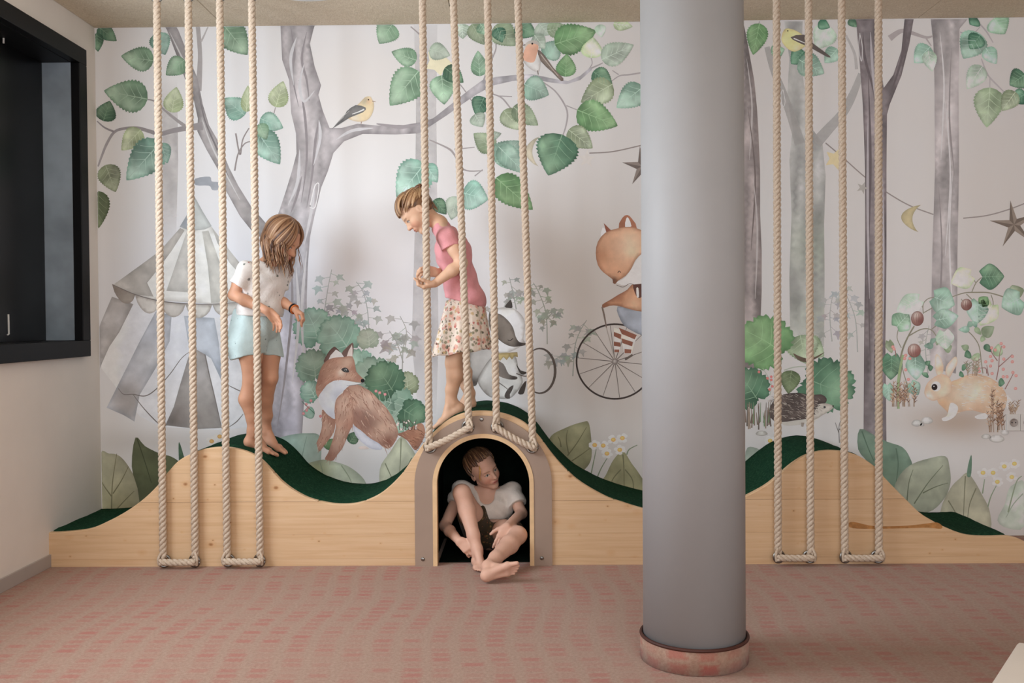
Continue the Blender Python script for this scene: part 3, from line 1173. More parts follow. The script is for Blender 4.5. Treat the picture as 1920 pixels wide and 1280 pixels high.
def t2x(m):
    d, l = (146, 135, 137), (200, 194, 195)
    for ln in ([(545, 50), (552, 100), (548, 140), (560, 200)], [(575, 60), (566, 110), (575, 150), (580, 190)], [(560, 150), (572, 220), (575, 300), (565, 380)],
               [(600, 215), (592, 260), (585, 330), (575, 390)], [(566, 330), (556, 370), (545, 400)], [(540, 440), (548, 560), (535, 700), (520, 800)]):
        m.stroke(ln, [0.6, 5, 4, 0.6], d, 2.35)
    for ln in ([(556, 70), (545, 110), (551, 160)], [(570, 120), (562, 160), (570, 190), (590, 170)], [(598, 225), (600, 260), (588, 310)], [(562, 280), (558, 340), (540, 385)],
               [(590, 345), (583, 400), (570, 460)], [(700, 240), (660, 245), (630, 262)], [(555, 500), (560, 600), (548, 720)], [(575, 470), (566, 580), (570, 680)]):
        m.stroke(ln, [0.6, 6, 5, 0.6], l, 2.4)
    for ln in ([(581, 389), (590, 350), (598, 346), (592, 385), (585, 390), (581, 385)],):
        m.stroke(ln, [1.5, 1.5], (226, 220, 218), 2.5)
    m.stroke([(706, 232), (750, 238), (785, 234)], [2, 8, 2], (152, 140, 142), 2.4)


trunk([(526, 46), (590, 46), (581, 82), (590, 125), (602, 160), (597, 178), (605, 207), (618, 240), (640, 240), (670, 232), (705, 235), (745, 236), (785, 230),
       (812, 222), (850, 192), (880, 168), (905, 150), (932, 144), (960, 141), (997, 139), (1035, 147), (1065, 152), (1088, 142), (1107, 126), (1110, 131), (1088, 150),
       (1062, 158), (1035, 155), (997, 148), (960, 152), (925, 160), (895, 176), (867, 195), (838, 216), (812, 233), (785, 250), (742, 252), (680, 251),
       (645, 265), (625, 287), (615, 320), (602, 352), (596, 378), (590, 402), (581, 445), (577, 500), (575, 560), (576, 640), (572, 720), (566, 822),
       (535, 832), (500, 818), (506, 740), (516, 660), (520, 560), (516, 470), (522, 400), (536, 358), (547, 322), (556, 288), (555, 250), (546, 212), (542, 150), (529, 112)],
      (172, 162, 162), (136, 126, 128), (205, 198, 198), 2, strk=0.26, extra=t2x,
      blobs=[(545, 640, 120, (186, 182, 196), 0.85), (560, 480, 90, (190, 186, 192), 0.7), (540, 800, 60, (150, 146, 162), 0.6), (800, 220, 90, (158, 146, 148), 0.6)])

trunk([(1372, 40), (1393, 40), (1398, 62), (1405, 100), (1414, 150), (1419, 200), (1422, 250), (1425, 320), (1425, 400), (1428, 470), (1428, 545), (1426, 600), (1425, 690), (1372, 690)],
      (132, 116, 112), (104, 88, 84), (160, 146, 142), 2, lines=[[(1400, 110), (1410, 200), (1405, 300)], [(1402, 200), (1416, 330), (1408, 470)], [(1412, 330), (1420, 430), (1416, 560)]], strk=0.34)


def t5x(m):
    c = (156, 146, 140)
    m.stroke([(1438, 88), (1450, 130), (1468, 175), (1486, 225), (1500, 270)], [10, 14, 16, 20], c, 1.2, alpha=0.6)
    m.stroke([(1614, 138), (1600, 175), (1580, 212), (1555, 240), (1530, 268)], [10, 16, 18, 22], c, 1.2, alpha=0.6)
    m.stroke([(1586, 66), (1602, 100), (1606, 130)], [4, 6], (166, 154, 148), 1.2, alpha=0.8)
    m.stroke([(1468, 168), (1472, 190), (1468, 200), (1464, 180), (1467, 168)], 1.2, (196, 186, 180), 1.5)


Motif().fill([(1470, 40), (1505, 40), (1502, 120), (1512, 190), (1522, 240), (1542, 268), (1548, 330), (1545, 420), (1546, 520), (1545, 650), (1482, 650),
              (1480, 520), (1484, 400), (1480, 300), (1486, 240), (1476, 180), (1480, 110)], (154, 147, 140), 1, 0, 9, alpha=0.62, fade=0, vend=(-60, 690, 120), streak=(math.pi/2, 13, 0.28),
             blobs=[(1530, 460, 60, (138, 142, 120), 0.7), (1520, 620, 60, (150, 156, 132), 0.7)]).done('mural_faint_tree', True)
mm = Motif()
t5x(mm)
mm.done('mural_faint_tree', True)


def t6x(m):
    for ln in ([(1618, 60), (1622, 110), (1640, 180), (1644, 260)], [(1628, 140), (1632, 300), (1628, 480), (1632, 700)], [(1640, 300), (1646, 500), (1640, 700), (1645, 810)], [(1700, 60), (1688, 120), (1668, 180)]):
        m.stroke(ln, [0.6, 5, 4, 0.6], (90, 76, 76), 2.4)
    for ln in ([(1632, 60), (1636, 130), (1642, 200)], [(1627, 220), (1627, 400), (1630, 560)], [(1655, 330), (1656, 500), (1655, 640)]):
        m.stroke(ln, [0.6, 5, 4, 0.6], (150, 136, 136), 2.4)
    m.stroke([(1612, 62), (1617, 90), (1615, 115), (1610, 88), (1612, 64)], 1.3, (176, 164, 160), 2.5)
    # bough
    m.stroke([(1668, 72), (1690, 58), (1710, 62), (1735, 70), (1748, 68)], [12, 8, 7, 5, 3], (146, 130, 126), 1.6)
    m.stroke([(1735, 70), (1746, 86)], [3, 2], (146, 130, 126), 1.6)


trunk([(1605, 36), (1640, 36), (1648, 110), (1657, 165), (1675, 140), (1690, 95), (1696, 36), (1713, 36), (1705, 82), (1690, 142), (1668, 196), (1663, 215), (1662, 320), (1662, 480),
       (1660, 640), (1662, 835), (1619, 830), (1620, 640), (1622, 480), (1622, 320), (1618, 200), (1612, 120)],
      (120, 105, 104), (80, 66, 66), (150, 136, 134), 2, strk=0.36, extra=t6x)
trunk([(1745, 36), (1814, 36), (1799, 54), (1797, 150), (1798, 320), (1795, 480), (1795, 640), (1792, 700), (1744, 690), (1745, 640), (1748, 480), (1753, 320), (1752, 150), (1750, 80)],
      (150, 136, 132), (126, 112, 110), (176, 164, 160), 2, strk=0.3,
      lines=[[(1762, 60), (1770, 160), (1764, 300)], [(1784, 90), (1780, 220), (1790, 330)], [(1772, 190), (1782, 330), (1772, 480)], [(1760, 350), (1766, 480), (1758, 620)], [(1786, 320), (1780, 450), (1787, 600)]])

# thin twigs
tw = Motif()
for pts, wd in (([(770, 50), (784, 62), (800, 78)], [2, 3]), ([(907, 150), (918, 120), (930, 90), (925, 65)], [3, 2]),
                ([(805, 262), (840, 278), (852, 290), (870, 318), (905, 320)], [2, 4, 3, 2]), ([(852, 280), (890, 276)], [3, 1.5]),
                ([(855, 150), (868, 165), (885, 190)], [2, 2]), ([(920, 175), (940, 183), (955, 200), (965, 215)], [2, 3, 2]), ([(935, 180), (960, 181)], [2, 1.5]),
                ([(1015, 152), (1040, 170), (1058, 195), (1064, 215), (1060, 240), (1052, 262)], [2, 3, 3, 2]), ([(1062, 198), (1082, 206)], [2, 1.5]),
                ([(1108, 128), (1122, 122), (1130, 118)], [3, 2]), ([(1147, 152), (1162, 142), (1180, 140), (1204, 136)], [1.5, 2.5, 3]), ([(1148, 132), (1160, 140)], [1.5, 2]),
                ([(1108, 108), (1110, 120), (1100, 135)], [1.5, 2]), ([(855, 375), (866, 362), (885, 350)], [3, 2]), ([(890, 330), (905, 318)], [2, 2]),
                ([(800, 120), (830, 126), (848, 128)], [1, 1.5]), ([(442, 250), (450, 290), (455, 262), (467, 240)], [3, 2]), ([(517, 200), (512, 218)], [1, 2]),
                ([(440, 320), (446, 290), (458, 270), (470, 265)], [3, 2]), ([(1838, 46), (1850, 60), (1862, 80)], [3, 2]), ([(1840, 110), (1852, 140), (1870, 160), (1885, 175)], [2, 3, 2]),
                ([(1856, 145), (1856, 166)], [2, 1.5]), ([(1800, 60), (1820, 66), (1838, 50)], [2, 1.5]), ([(1424, 40), (1420, 56)], [2, 1.5])):
    tw.stroke(pts, wd, (150, 136, 134), 1.5)
tw.done('mural_twigs')

# ---- hanging garland with moons and stars
gl = Motif()
for pts in ([(1105, 287), (1150, 284), (1204, 272)], [(1548, 268), (1580, 295), (1622, 332), (1665, 362), (1705, 385), (1750, 402)], [(1806, 409), (1850, 404), (1890, 393), (1922, 381)]):
    gl.stroke(pts, 2.2, (128, 112, 106), 1.4)
gl.done('mural_garland')


def moon(cx, cy, r, a0, col, name='mural_moon', k=0.55):
    o = [(cx+r*math.cos(a), cy+r*1.12*math.sin(a)) for a in np.linspace(a0+0.15, a0+2*math.pi-2.0, 22)]
    a1, a2 = o[0], o[-1]
    i = [(cx+r*k*math.cos(a0+math.pi+1.0)*-0.55+r*0.8*math.cos(a), cy+r*0.92*math.sin(a)) for a in np.linspace(a0+2*math.pi-2.0, a0+0.15, 16)]
    Motif().fill(o+i[1:-1], col, 3, 0, 4, edge=tuple(int(c*0.75) for c in col), ew=2).done(name)


def crescent(p_top, p_bot, out, inn, col):
    """crescent through two horns; out / inn = bulge of the outer and inner edge"""
    a, b_ = np.array(p_top, float), np.array(p_bot, float)
    d = b_-a
    n_ = np.array([-d[1], d[0]])/np.linalg.norm(d)
    o = [a+d*t+n_*out*math.sin(math.pi*t)**0.7 for t in np.linspace(0, 1, 18)]
    i = [a+d*t+n_*inn*math.sin(math.pi*t)**0.8 for t in np.linspace(1, 0, 18)][1:-1]
    Motif().fill(o+i, col, 3, 0, 4, edge=tuple(int(c*0.78) for c in col), ew=2).done('mural_moon')


crescent((1012, 256), (1010, 312), 26, 13, (190, 172, 142))
crescent((1727, 384), (1722, 435), 35, 14, (166, 144, 100))


def star(cx, cy, r, rot, col, k=0.4, name='mural_star', shade=None, layer=3):
    m = Motif()
    tips = [(cx+r*math.cos(rot+2*math.pi*i/5), cy+r*math.sin(rot+2*math.pi*i/5)) for i in range(5)]
    ins = [(cx+r*k*math.cos(rot+2*math.pi*(i+0.5)/5), cy+r*k*math.sin(rot+2*math.pi*(i+0.5)/5)) for i in range(5)]
    for i in range(5):
        c1 = tuple(alb(col, cx))+(1,)
        c2 = tuple(alb(shade or col, cx))+(1,)
        m.put([(cx, cy), tips[i], ins[i]], [(0, 1, 2)], [c1]*3, layer)
        m.put([(cx, cy), ins[i-1], tips[i]], [(0, 1, 2)], [c2]*3, layer)
    m.done(name)


star(1901, 421, 46, -1.72, (122, 102, 88), 0.26, shade=(96, 78, 66))
star(1204, 312, 38, math.pi+0.2, (124, 106, 96), 0.3, shade=(98, 82, 74))
star(1566, 298, 21, -1.2, (190, 164, 116), 0.5)
star(822, 116, 27, 1.4, (226, 200, 160), 0.62)
star(1100, 298, 17, -1.5, (190, 176, 166), 0.45)
star(1617, 352, 12, 2.6, (150, 138, 128), 0.4)

# ---- canopy leaves: base, tip, width, palette
LEAVES = [((184, 50), (219, 77), 28, 'dark'), ((181, 62), (184, 97), 24, 'dark'), ((288, 114), (227, 105), 44, 'mid'), ((294, 62), (310, 103), 38, 'teal'), ((346, 112), (311, 141), 36, 'mid'),
          ((277, 186), (195, 170), 58, 'mid'), ((194, 227), (206, 189), 38, 'dark'), ((322, 211), (331, 163), 36, 'yel'), ((264, 243), (228, 282), 38, 'yel'), ((302, 266), (237, 338), 62, 'teal'),
          ((302, 268), (314, 306), 28, 'teal'), ((198, 309), (217, 360), 42, 'olive'), ((185, 358), (185, 428), 40, 'moss'), ((419, 46), (464, 103), 54, 'mid'), ((459, 216), (421, 184), 44, 'teal'),
          ((462, 210), (465, 160), 22, 'yel'), ((517, 201), (531, 152), 36, 'yel'), ((488, 222), (531, 240), 36, 'teal'), ((482, 246), (525, 308), 50, 'teal'), ((486, 232), (500, 262), 26, 'mid'),
          ((736, 45), (711, 82), 44, 'mid'), ((781, 113), (734, 97), 34, 'mid'), ((805, 92), (844, 104), 32, 'grey'), ((785, 133), (731, 198), 62, 'mid'), ((828, 141), (833, 196), 46, 'mid'), ((834, 127), (869, 155), 32, 'dark'),
          ((900, 143), (896, 95), 30, 'mid'), ((866, 45), (868, 73), 28, 'pale'), ((885, 45), (908, 84), 34, 'sage'), ((900, 44), (915, 66), 26, 'mid'), ((908, 182), (892, 216), 36, 'deep'), ((890, 214), (905, 238), 30, 'grey'),
          ((926, 280), (888, 250), 38, 'sage'), ((930, 306), (974, 264), 52, 'mint'), ((944, 207), (976, 244), 36, 'olive'), ((928, 48), (966, 86), 46, 'sage'), ((932, 52), (942, 80), 26, 'deep'), ((966, 47), (1006, 66), 36, 'dark'),
          ((983, 158), (1029, 178), 46, 'mint'), ((962, 200), (1009, 235), 36, 'sage'), ((1010, 44), (1030, 66), 36, 'grey'), ((1026, 58), (1062, 50), 30, 'sage'), ((1023, 108), (1050, 76), 38, 'mint'), ((1002, 66), (1022, 92), 26, 'grey'),
          ((1040, 83), (1118, 58), 56, 'sat'), ((1060, 144), (1063, 101), 36, 'sat'), ((1108, 109), (1112, 70), 38, 'yel'), ((1128, 112), (1188, 84), 42, 'grey'), ((1112, 134), (1148, 159), 34, 'dark'), ((1148, 158), (1089, 192), 48, 'olive'),
          ((1082, 206), (1158, 236), 56, 'sat'), ((1206, 163), (1156, 202), 46, 'mint'), ((1066, 243), (1111, 278), 40, 'olive'), ((1054, 252), (1028, 329), 76, 'dark'), ((1150, 44), (1186, 50), 22, 'yel'), ((1124, 46), (1128, 70), 20, 'pale'),
          ((930, 333), (999, 393), 54, 'sat'), ((867, 361), (915, 374), 54, 'teal'), ((856, 368), (846, 412), 34, 'grey'), ((814, 374), (837, 402), 26, 'dark'), ((797, 306), (744, 372), 66, 'teal'), ((798, 308), (820, 342), 30, 'teal'),
          ((912, 258), (940, 250), 18, 'grey'), ((935, 275), (985, 325), 40, 'mint'),
          ((1424, 44), (1412, 103), 38, 'sat'), ((1446, 100), (1471, 92), 26, 'mid'), ((1508, 96), (1483, 120), 34, 'deep'), ((1498, 112), (1545, 138), 44, 'mint'), ((1556, 50), (1530, 92), 44, 'pale'), ((1570, 92), (1546, 118), 30, 'mint'), ((1534, 42), (1556, 52), 20, 'deep'),
          ((1592, 36), (1606, 51), 16, 'dark'), ((1744, 88), (1714, 118), 38, 'mint'), ((1740, 96), (1748, 134), 26, 'pale'), ((1836, 62), (1806, 110), 52, 'mint'), ((1838, 66), (1818, 92), 34, 'deep'), ((1848, 90), (1868, 120), 28, 'mint'),
          ((1842, 124), (1813, 167), 36, 'grey'), ((1856, 164), (1850, 239), 54, 'sage'), ((1922, 140), (1893, 160), 40, 'dark'), ((1924, 176), (1896, 190), 30, 'deep'), ((1904, 172), (1878, 208), 34, 'olive'), ((1832, 34), (1818, 46), 28, 'deep'), ((1864, 34), (1884, 64), 44, 'mid')]
for i, (b0, t0, w0, pl0) in enumerate(LEAVES):
    leaf(b0, t0, w0, pl0, 4+0.14*i)

# ---- circus tent
tent = Motif()
tent.fill([(212, 558), (258, 575), (300, 590), (398, 596), (450, 590), (470, 640), (470, 800), (410, 806), (300, 800), (262, 780), (225, 735), (190, 690), (186, 620)], (224, 222, 226), 1.0, 0, 14, amp=0.05, blobs=[(330, 640, 60, (218, 221, 233), 0.8)])
for pl_, c1, bl in (([(210, 556), (250, 570), (224, 622), (205, 650), (187, 690), (186, 612)], (176, 166, 160), [(230, 600, 30, (196, 190, 190), 0.6)]),
                    ([(292, 584), (322, 590), (318, 640), (292, 690), (262, 740), (252, 790), (232, 778), (200, 764), (226, 712), (262, 640)], (192, 194, 204), [(240, 750, 46, (168, 158, 154), 0.9), (280, 670, 30, (206, 204, 206), 0.7)]),
                    ([(345, 592), (402, 596), (410, 640), (415, 690), (426, 732), (416, 715), (396, 672), (384, 664), (356, 660)], (192, 198, 210), [(410, 700, 24, (140, 150, 168), 0.7)]),
                    ([(356, 660), (370, 656), (386, 665), (396, 715), (416, 802), (372, 804), (310, 797), (326, 762), (338, 720)], (170, 162, 158), [(322, 786, 34, (118, 106, 100), 0.85), (390, 790, 30, (134, 124, 118), 0.6), (376, 690, 26, (172, 168, 170), 0.6)])):
    tent.fill(pl_, c1, 1.3, 0, 9, blobs=bl, edge=tuple(int(c*0.8) for c in c1), ew=1.5, amp=0.12)
roof = [(342, 428), (397, 425), (428, 466), (460, 506), (452, 566), (398, 570), (345, 566), (300, 564), (254, 552), (212, 534), (262, 498), (300, 470)]
tent.fill(roof, (232, 229, 224), 1.5, 0, 10, amp=0.06, edge=(176, 168, 160), ew=2)
for pl_, c1 in (([(338, 427), (346, 432), (322, 470), (296, 505), (276, 530), (288, 556), (252, 552), (212, 534), (262, 498), (300, 470)], (192, 184, 176)),
                ([(350, 434), (358, 436), (352, 500), (356, 548), (312, 545), (326, 505)], (206, 201, 194)),
                ([(379, 434), (391, 432), (408, 480), (426, 530), (432, 566), (396, 568), (390, 500)], (204, 199, 190)),
                ([(398, 428), (428, 466), (460, 506), (455, 520), (430, 492), (408, 456)], (196, 190, 183))):
    tent.fill(pl_, c1, 1.7, 0, 8, amp=0.14, edge=tuple(int(c*0.86) for c in c1), ew=2)
tent.fill([(363, 366), (368, 374), (380, 396), (397, 424), (384, 430), (366, 432), (350, 430), (337, 425), (352, 400)], (196, 198, 194), 1.9, 0, 6, blobs=[(346, 416, 14, (146, 152, 166), 0.9)], edge=(150, 150, 150), ew=2)
for (x0, y0, x1, y1, dp, c1) in ((210, 532, 254, 552, 26, (172, 158, 146)), (253, 552, 300, 566, 28, (214, 206, 198)), (300, 565, 348, 570, 27, (200, 192, 184)),
                                 (347, 569, 398, 571, 26, (214, 208, 200)), (398, 571, 450, 567, 24, (200, 194, 186))):
    up_ = [(x0+(x1-x0)*t, y0+(y1-y0)*t) for t in np.linspace(0, 1, 7)]
    dn = [(x0+(x1-x0)*t, y0+(y1-y0)*t+dp*math.sin(math.pi*t)**0.6) for t in np.linspace(1, 0, 11)][1:-1]
    tent.fill(up_+dn, c1, 2.1, 0, 6, edge=(140, 126, 116), ew=1.6, amp=0.1, blobs=[(212, 540, 20, (122, 104, 92), 0.7)])
for ln in ([(222, 728), (232, 739), (250, 739), (272, 742), (292, 730), (318, 702), (340, 672), (356, 659)], [(250, 740), (272, 768), (300, 796), (312, 798)], [(384, 664), (392, 700), (404, 750), (416, 803)], [(428, 722), (444, 730), (456, 735)], [(430, 800), (444, 790), (456, 776)],
           [(212, 534), (254, 552), (300, 564), (347, 569), (398, 570), (450, 566)]):
    tent.stroke(ln, [1.0, 2.0, 1.0], (122, 112, 108), 2.3)
tent.fill([(366, 335), (393, 331), (397, 340), (410, 342), (410, 355), (398, 356), (392, 348), (367, 347)], (160, 162, 170), 2.2, 3, 5)
tent.stroke([(363, 330), (363, 368)], 1.6, (150, 146, 146), 2.2)
tent.done('mural_tent')

# ---- ivy sprays in the mist
def ivy(stems, seed, col=(172, 172, 166), lay=1.0, n=12, size=(14, 26), alpha=0.6, name='mural_ivy'):
    r = random.Random(seed)
    m = Motif()
    for path in stems:
        m.stroke(path, [2.2, 1.2], tuple(int(c*0.94) for c in col), lay, alpha=alpha)
        pts = catmull(path, 10)
        for k in range(n):
            i = int((0.25+0.75*k/n)*(len(pts)-1))
            p = pts[i]
            s = r.uniform(*size)
            a = r.uniform(-0.5, 0.5)+(0.3 if k % 2 else math.pi-0.3)
            c = p+np.array([math.cos(a), math.sin(a)])*s*0.85
            th = r.uniform(0.6, 2.6)
            o = []
            for q in range(10):
                rr = s*0.5*(1.4, 0.55, 0.95, 0.5, 0.62, 0.42, 0.62, 0.5, 0.95, 0.55)[q]
                o.append((c[0]+rr*math.cos(th+q*math.pi/5), c[1]+rr*math.sin(th+q*math.pi/5)*0.85))
            cc = tuple(int(x*r.uniform(0.93, 1.05)) for x in col)
            m.fill(o, cc, lay+0.1*(k % 4), 3, 6, alpha=alpha, amp=0.1)
            m.stroke([p, c], [1.2, 0.8], cc, lay, 0, alpha)
    m.done(name, True)


ivy([[(606, 640), (608, 590), (615, 540), (622, 505)]], 1, (186, 192, 190), n=10)
ivy([[(692, 640), (690, 590), (682, 550), (668, 528)], [(690, 620), (670, 590), (640, 575), (620, 580)]], 2, (176, 178, 176), n=12)
ivy([[(754, 700), (756, 650), (762, 620), (750, 592)], [(756, 680), (745, 645), (730, 620)]], 3, (170, 164, 154), n=9, size=(16, 30))
ivy([[(1026, 645), (1024, 590), (1012, 552), (1000, 530)], [(1024, 600), (1040, 580)]], 4, (150, 152, 134), n=13, size=(12, 20))
ivy([[(968, 580), (962, 550), (955, 520)], [(962, 560), (985, 545)]], 5, (156, 156, 142), n=8, size=(12, 20))
ivy([[(1074, 705), (1078, 650), (1088, 620), (1100, 600)], [(1076, 670), (1052, 668), (1040, 675)]], 6, (154, 158, 144), n=9, size=(14, 24))
ivy([[(1608, 660), (1604, 600), (1590, 560), (1575, 530)], [(1560, 640), (1556, 590), (1562, 550)]], 7, (164, 160, 152), n=10, size=(14, 24), alpha=0.6)
ivy([[(905, 640), (895, 590), (905, 560)]], 8, (160, 156, 146), n=7, size=(14, 22))
ivy([[(1740, 700), (1735, 650), (1742, 610)]], 9, (160, 158, 146), n=7, size=(12, 20), alpha=0.6)

# ---- bush of broad lobed leaves round the fox
def lobed(c, r, base_ang, pal, layer, lobes=9, squash=1.0, name='mural_bush_leaf', veins=True, depth=0.13):
    main, light, darkc = PAL[pal]
    cx, cy = c
    pts = []
    n = lobes*8
    for i in range(n):
        a = 2*math.pi*i/n
        rel = (a-base_ang+math.pi) % (2*math.pi)-math.pi
        rr = r*(1-depth*(abs(math.sin(lobes*a/2))**0.5 < 0.35)-0.28*math.exp(-(rel/0.35)**2))
        rr *= 1+0.04*math.sin(lobes*3*a)
        pts.append((cx+rr*math.cos(a), cy+rr*math.sin(a)*squash))
    bx, by = cx+r*0.6*math.cos(base_ang), cy+r*0.6*math.sin(base_ang)*squash
    m = Motif().fill(pts, main, layer, 0, max(5, r/7), blobs=[(bx, by, r*0.5, darkc, 0.55), (cx-r*0.5*math.cos(base_ang), cy-r*0.5*math.sin(base_ang), r*0.6, light, 0.6)], edge=darkc, ew=1.3, amp=0.2)
    if veins:
        vc = tuple(int(0.5*p_+0.5*min(230, q+18)) for p_, q in zip(main, light))
        u = -np.array([math.cos(base_ang), math.sin(base_ang)*squash])
        v = np.array([-u[1], u[0]])
        b0 = np.array([bx, by])
        m.stroke([b0, b0+u*r*0.7+v*2, b0+u*r*1.4], [2.0, 0.6], vc, layer+0.06, 4)
        for t in (0.1, 0.42, 0.78):
            for sg in (1, -1):
                a0 = b0+u*r*t
                e = a0+u*r*(0.42-0.1*t)+v*sg*r*(0.80-0.25*t)
                m.stroke([a0, (a0+e)/2+u*r*-0.04, e], [1.4, 0.4], vc, layer+0.06, 4)
    m.done(name)


lobed((588, 615), 39, 1.2, 'teal', 2.6)
lobed((636, 632), 42, 0.9, 'teal', 3.2)
lobed((588, 688), 34, 1.4, 'mint', 2.8)
lobed((700, 712), 44, 1.0, 'mint', 3.0)
lobed((722, 714), 38, 0.9, 'dark', 3.6)
lobed((672, 690), 36, 0.5, 'teal', 2.7)
lobed((690, 636), 21, 1.4, 'grey', 3.4, 7)
lobed((762, 720), 24, 1.5, 'olive', 3.1, 7)
lobed((752, 768), 44, -0.8, 'mint', 3.3)
lobed((772, 775), 28, 3.6, 'dark', 3.8, 8)
lobed((718, 752), 30, 0.2, 'mint', 3.5, 8)
lobed((584, 735), 22, 1.0, 'teal', 2.9, 8)
leaf((655, 830), (672, 808), 22, 'dark', 2.6)
leaf((612, 842), (624, 822), 22, 'sat', 2.6)
leaf((590, 772), (566, 776), 22, 'teal', 3.2)
bf = Motif()
rr_ = random.Random(5)
for x, y in ((574, 758), (578, 764), (575, 769), (583, 751), (569, 775), (601, 780), (705, 733), (722, 739), (712, 736)):
    bf.dot(x, y, 2.8, (206, 110, 116), 4, hi=(226, 150, 150))
bf.stroke([(566, 752), (576, 762), (590, 775)], 1.2, (70, 110, 92), 3.9)
for k in range(16):
    x, y = rr_.uniform(744, 782), rr_.uniform(788, 806)
    bf.dot(x, y, rr_.uniform(1.2, 2.4), (222, 196, 186), 4)
for k in range(7):
    x = 744+k*5.5
    bf.stroke([(x, 806), (x+rr_.uniform(-3, 3), 796), (x+rr_.uniform(-5, 5), 786)], [1.6, 0.8], (92, 70, 60), 3.9)
bf.done('mural_berries')

# ---- sitting fox
FX, FL, FD, FW = (194, 142, 116), (214, 174, 150), (160, 106, 84), (214, 216, 226)


def fur(m, poly, n, ang, ln, cols, layer, seed, wd=1.3):
    """short brushed hairs inside a polygon"""
    r = random.Random(seed)
    A = np.array(poly, float)
    lo, hi = A.min(0), A.max(0)
    k = 0
    while k < n:
        x, y = r.uniform(lo[0], hi[0]), r.uniform(lo[1], hi[1])
        ins = False
        for (x0, y0), (x1, y1) in zip(A, np.roll(A, -1, 0)):
            if (y0 > y) != (y1 > y) and x < x0+(y-y0)/(y1-y0)*(x1-x0):
                ins = not ins
        k += 1
        if not ins:
            continue
        a = ang+r.uniform(-0.35, 0.35)
        e = (x+ln*math.cos(a)*r.uniform(0.6, 1.2), y+ln*math.sin(a)*r.uniform(0.6, 1.2))
        m.stroke([(x, y), e], [wd, 0.3], cols[r.randrange(len(cols))], layer, 0)


fx = Motif()
tail = [(744, 814), (760, 808), (772, 800), (791, 793), (797, 812), (787, 836), (777, 843), (765, 827), (752, 818)]
fx.fill(tail, (168, 104, 72), 4, 3, 6, edge=FD, ew=2.5, amp=0.15, blobs=[(790, 800, 14, (190, 132, 98), 0.7)])
fur(fx, tail, 70, 0.4, 12, [(146, 84, 56), (190, 128, 92), (128, 76, 52)], 4.3, 3)
fleg = [(604, 768), (612, 775), (622, 783), (629, 788), (626, 810), (616, 825), (607, 836), (599, 846), (594, 831), (599, 817), (604, 797)]
fx.fill(fleg, (188, 138, 114), 4.2, 3, 6, edge=FD, ew=2.5, blobs=[(608, 800, 12, FL, 0.6), (624, 790, 10, FD, 0.7)])
fur(fx, fleg, 60, 1.9, 9, [FD, FL, (170, 112, 88)], 4.4, 4)
body = [(650, 724), (670, 721), (682, 726), (697, 735), (710, 749), (722, 761), (732, 775), (739, 787), (746, 806), (746, 816), (740, 829), (732, 839), (722, 840), (710, 831), (695, 822), (676, 806), (664, 797), (655, 775), (640, 750)]
fx.fill(body, (184, 138, 114), 4.5, 3, 7, edge=FD, ew=2.5, amp=0.12, blobs=[(690, 790, 24, (142, 90, 74), 0.9), (672, 775, 16, (142, 92, 78), 0.8), (716, 800, 22, (204, 158, 130), 0.7), (690, 750, 26, FL, 0.8), (728, 830, 14, (124, 66, 46), 0.9)])
fur(fx, body, 240, 1.0, 13, [FD, FL, (170, 116, 92), (200, 152, 126), (150, 100, 80)], 4.8, 6)
fx.fill([(662, 797), (676, 807), (695, 822), (712, 832), (716, 842), (697, 841), (680, 830), (667, 816)], (208, 204, 214), 4.9, 3, 6, amp=0.05, edge=(168, 166, 184), ew=2)
nleg = [(632, 746), (628, 760), (627, 785), (630, 797), (626, 817), (620, 835), (615, 849), (609, 860), (616, 863), (625, 863), (631, 854), (642, 840), (650, 822), (657, 805), (662, 795), (662, 760), (655, 734), (644, 736)]
fx.fill(nleg, (194, 146, 122), 5.1, 3, 6, edge=FD, ew=2.5, blobs=[(644, 760, 14, FL, 0.8), (655, 800, 16, (172, 112, 88), 0.7), (618, 856, 12, (138, 82, 62), 0.8), (636, 810, 12, FL, 0.6)])
fur(fx, nleg, 130, 1.75, 11, [FD, FL, (176, 120, 96)], 5.3, 7)
fx.fill([(606, 728), (592, 730), (593, 738), (597, 746), (606, 740)], (180, 128, 106), 5.2, 0, 5)
chest = [(681, 718), (670, 721), (655, 723), (647, 730), (633, 742), (627, 756), (627, 770), (628, 785), (621, 782), (612, 775), (604, 764), (599, 755), (597, 744), (604, 733), (612, 723), (624, 714), (640, 711), (656, 713), (668, 717)]
fx.fill(chest, FW, 5.5, 2, 6, amp=0.05, blobs=[(636, 742, 12, (176, 178, 192), 0.8), (622, 776, 10, (188, 190, 206), 0.6)])
head = [(592, 731), (594, 718), (597, 705), (602, 690), (609, 679), (618, 673), (630, 670), (645, 669), (661, 668), (666, 685), (668, 696), (676, 705), (682, 711), (683, 715), (677, 717), (660, 715), (640, 712), (625, 714), (612, 722), (605, 731)]
fx.fill([(608, 680), (610, 670), (618, 657), (626, 650), (631, 652), (640, 662), (646, 672), (630, 676)], (120, 88, 80), 5.6, 2, 5, edge=(90, 62, 56), ew=2)
fx.fill([(640, 664), (649, 652), (661, 642), (663, 652), (661, 668), (650, 674)], (124, 92, 84), 5.6, 2, 5)
fx.fill([(614, 678), (630, 655), (646, 671), (630, 675)], (226, 220, 218), 5.8, 2, 5)
fx.fill([(649, 672), (660, 646), (661, 668), (662, 678)], (222, 206, 198), 5.8, 2, 5)
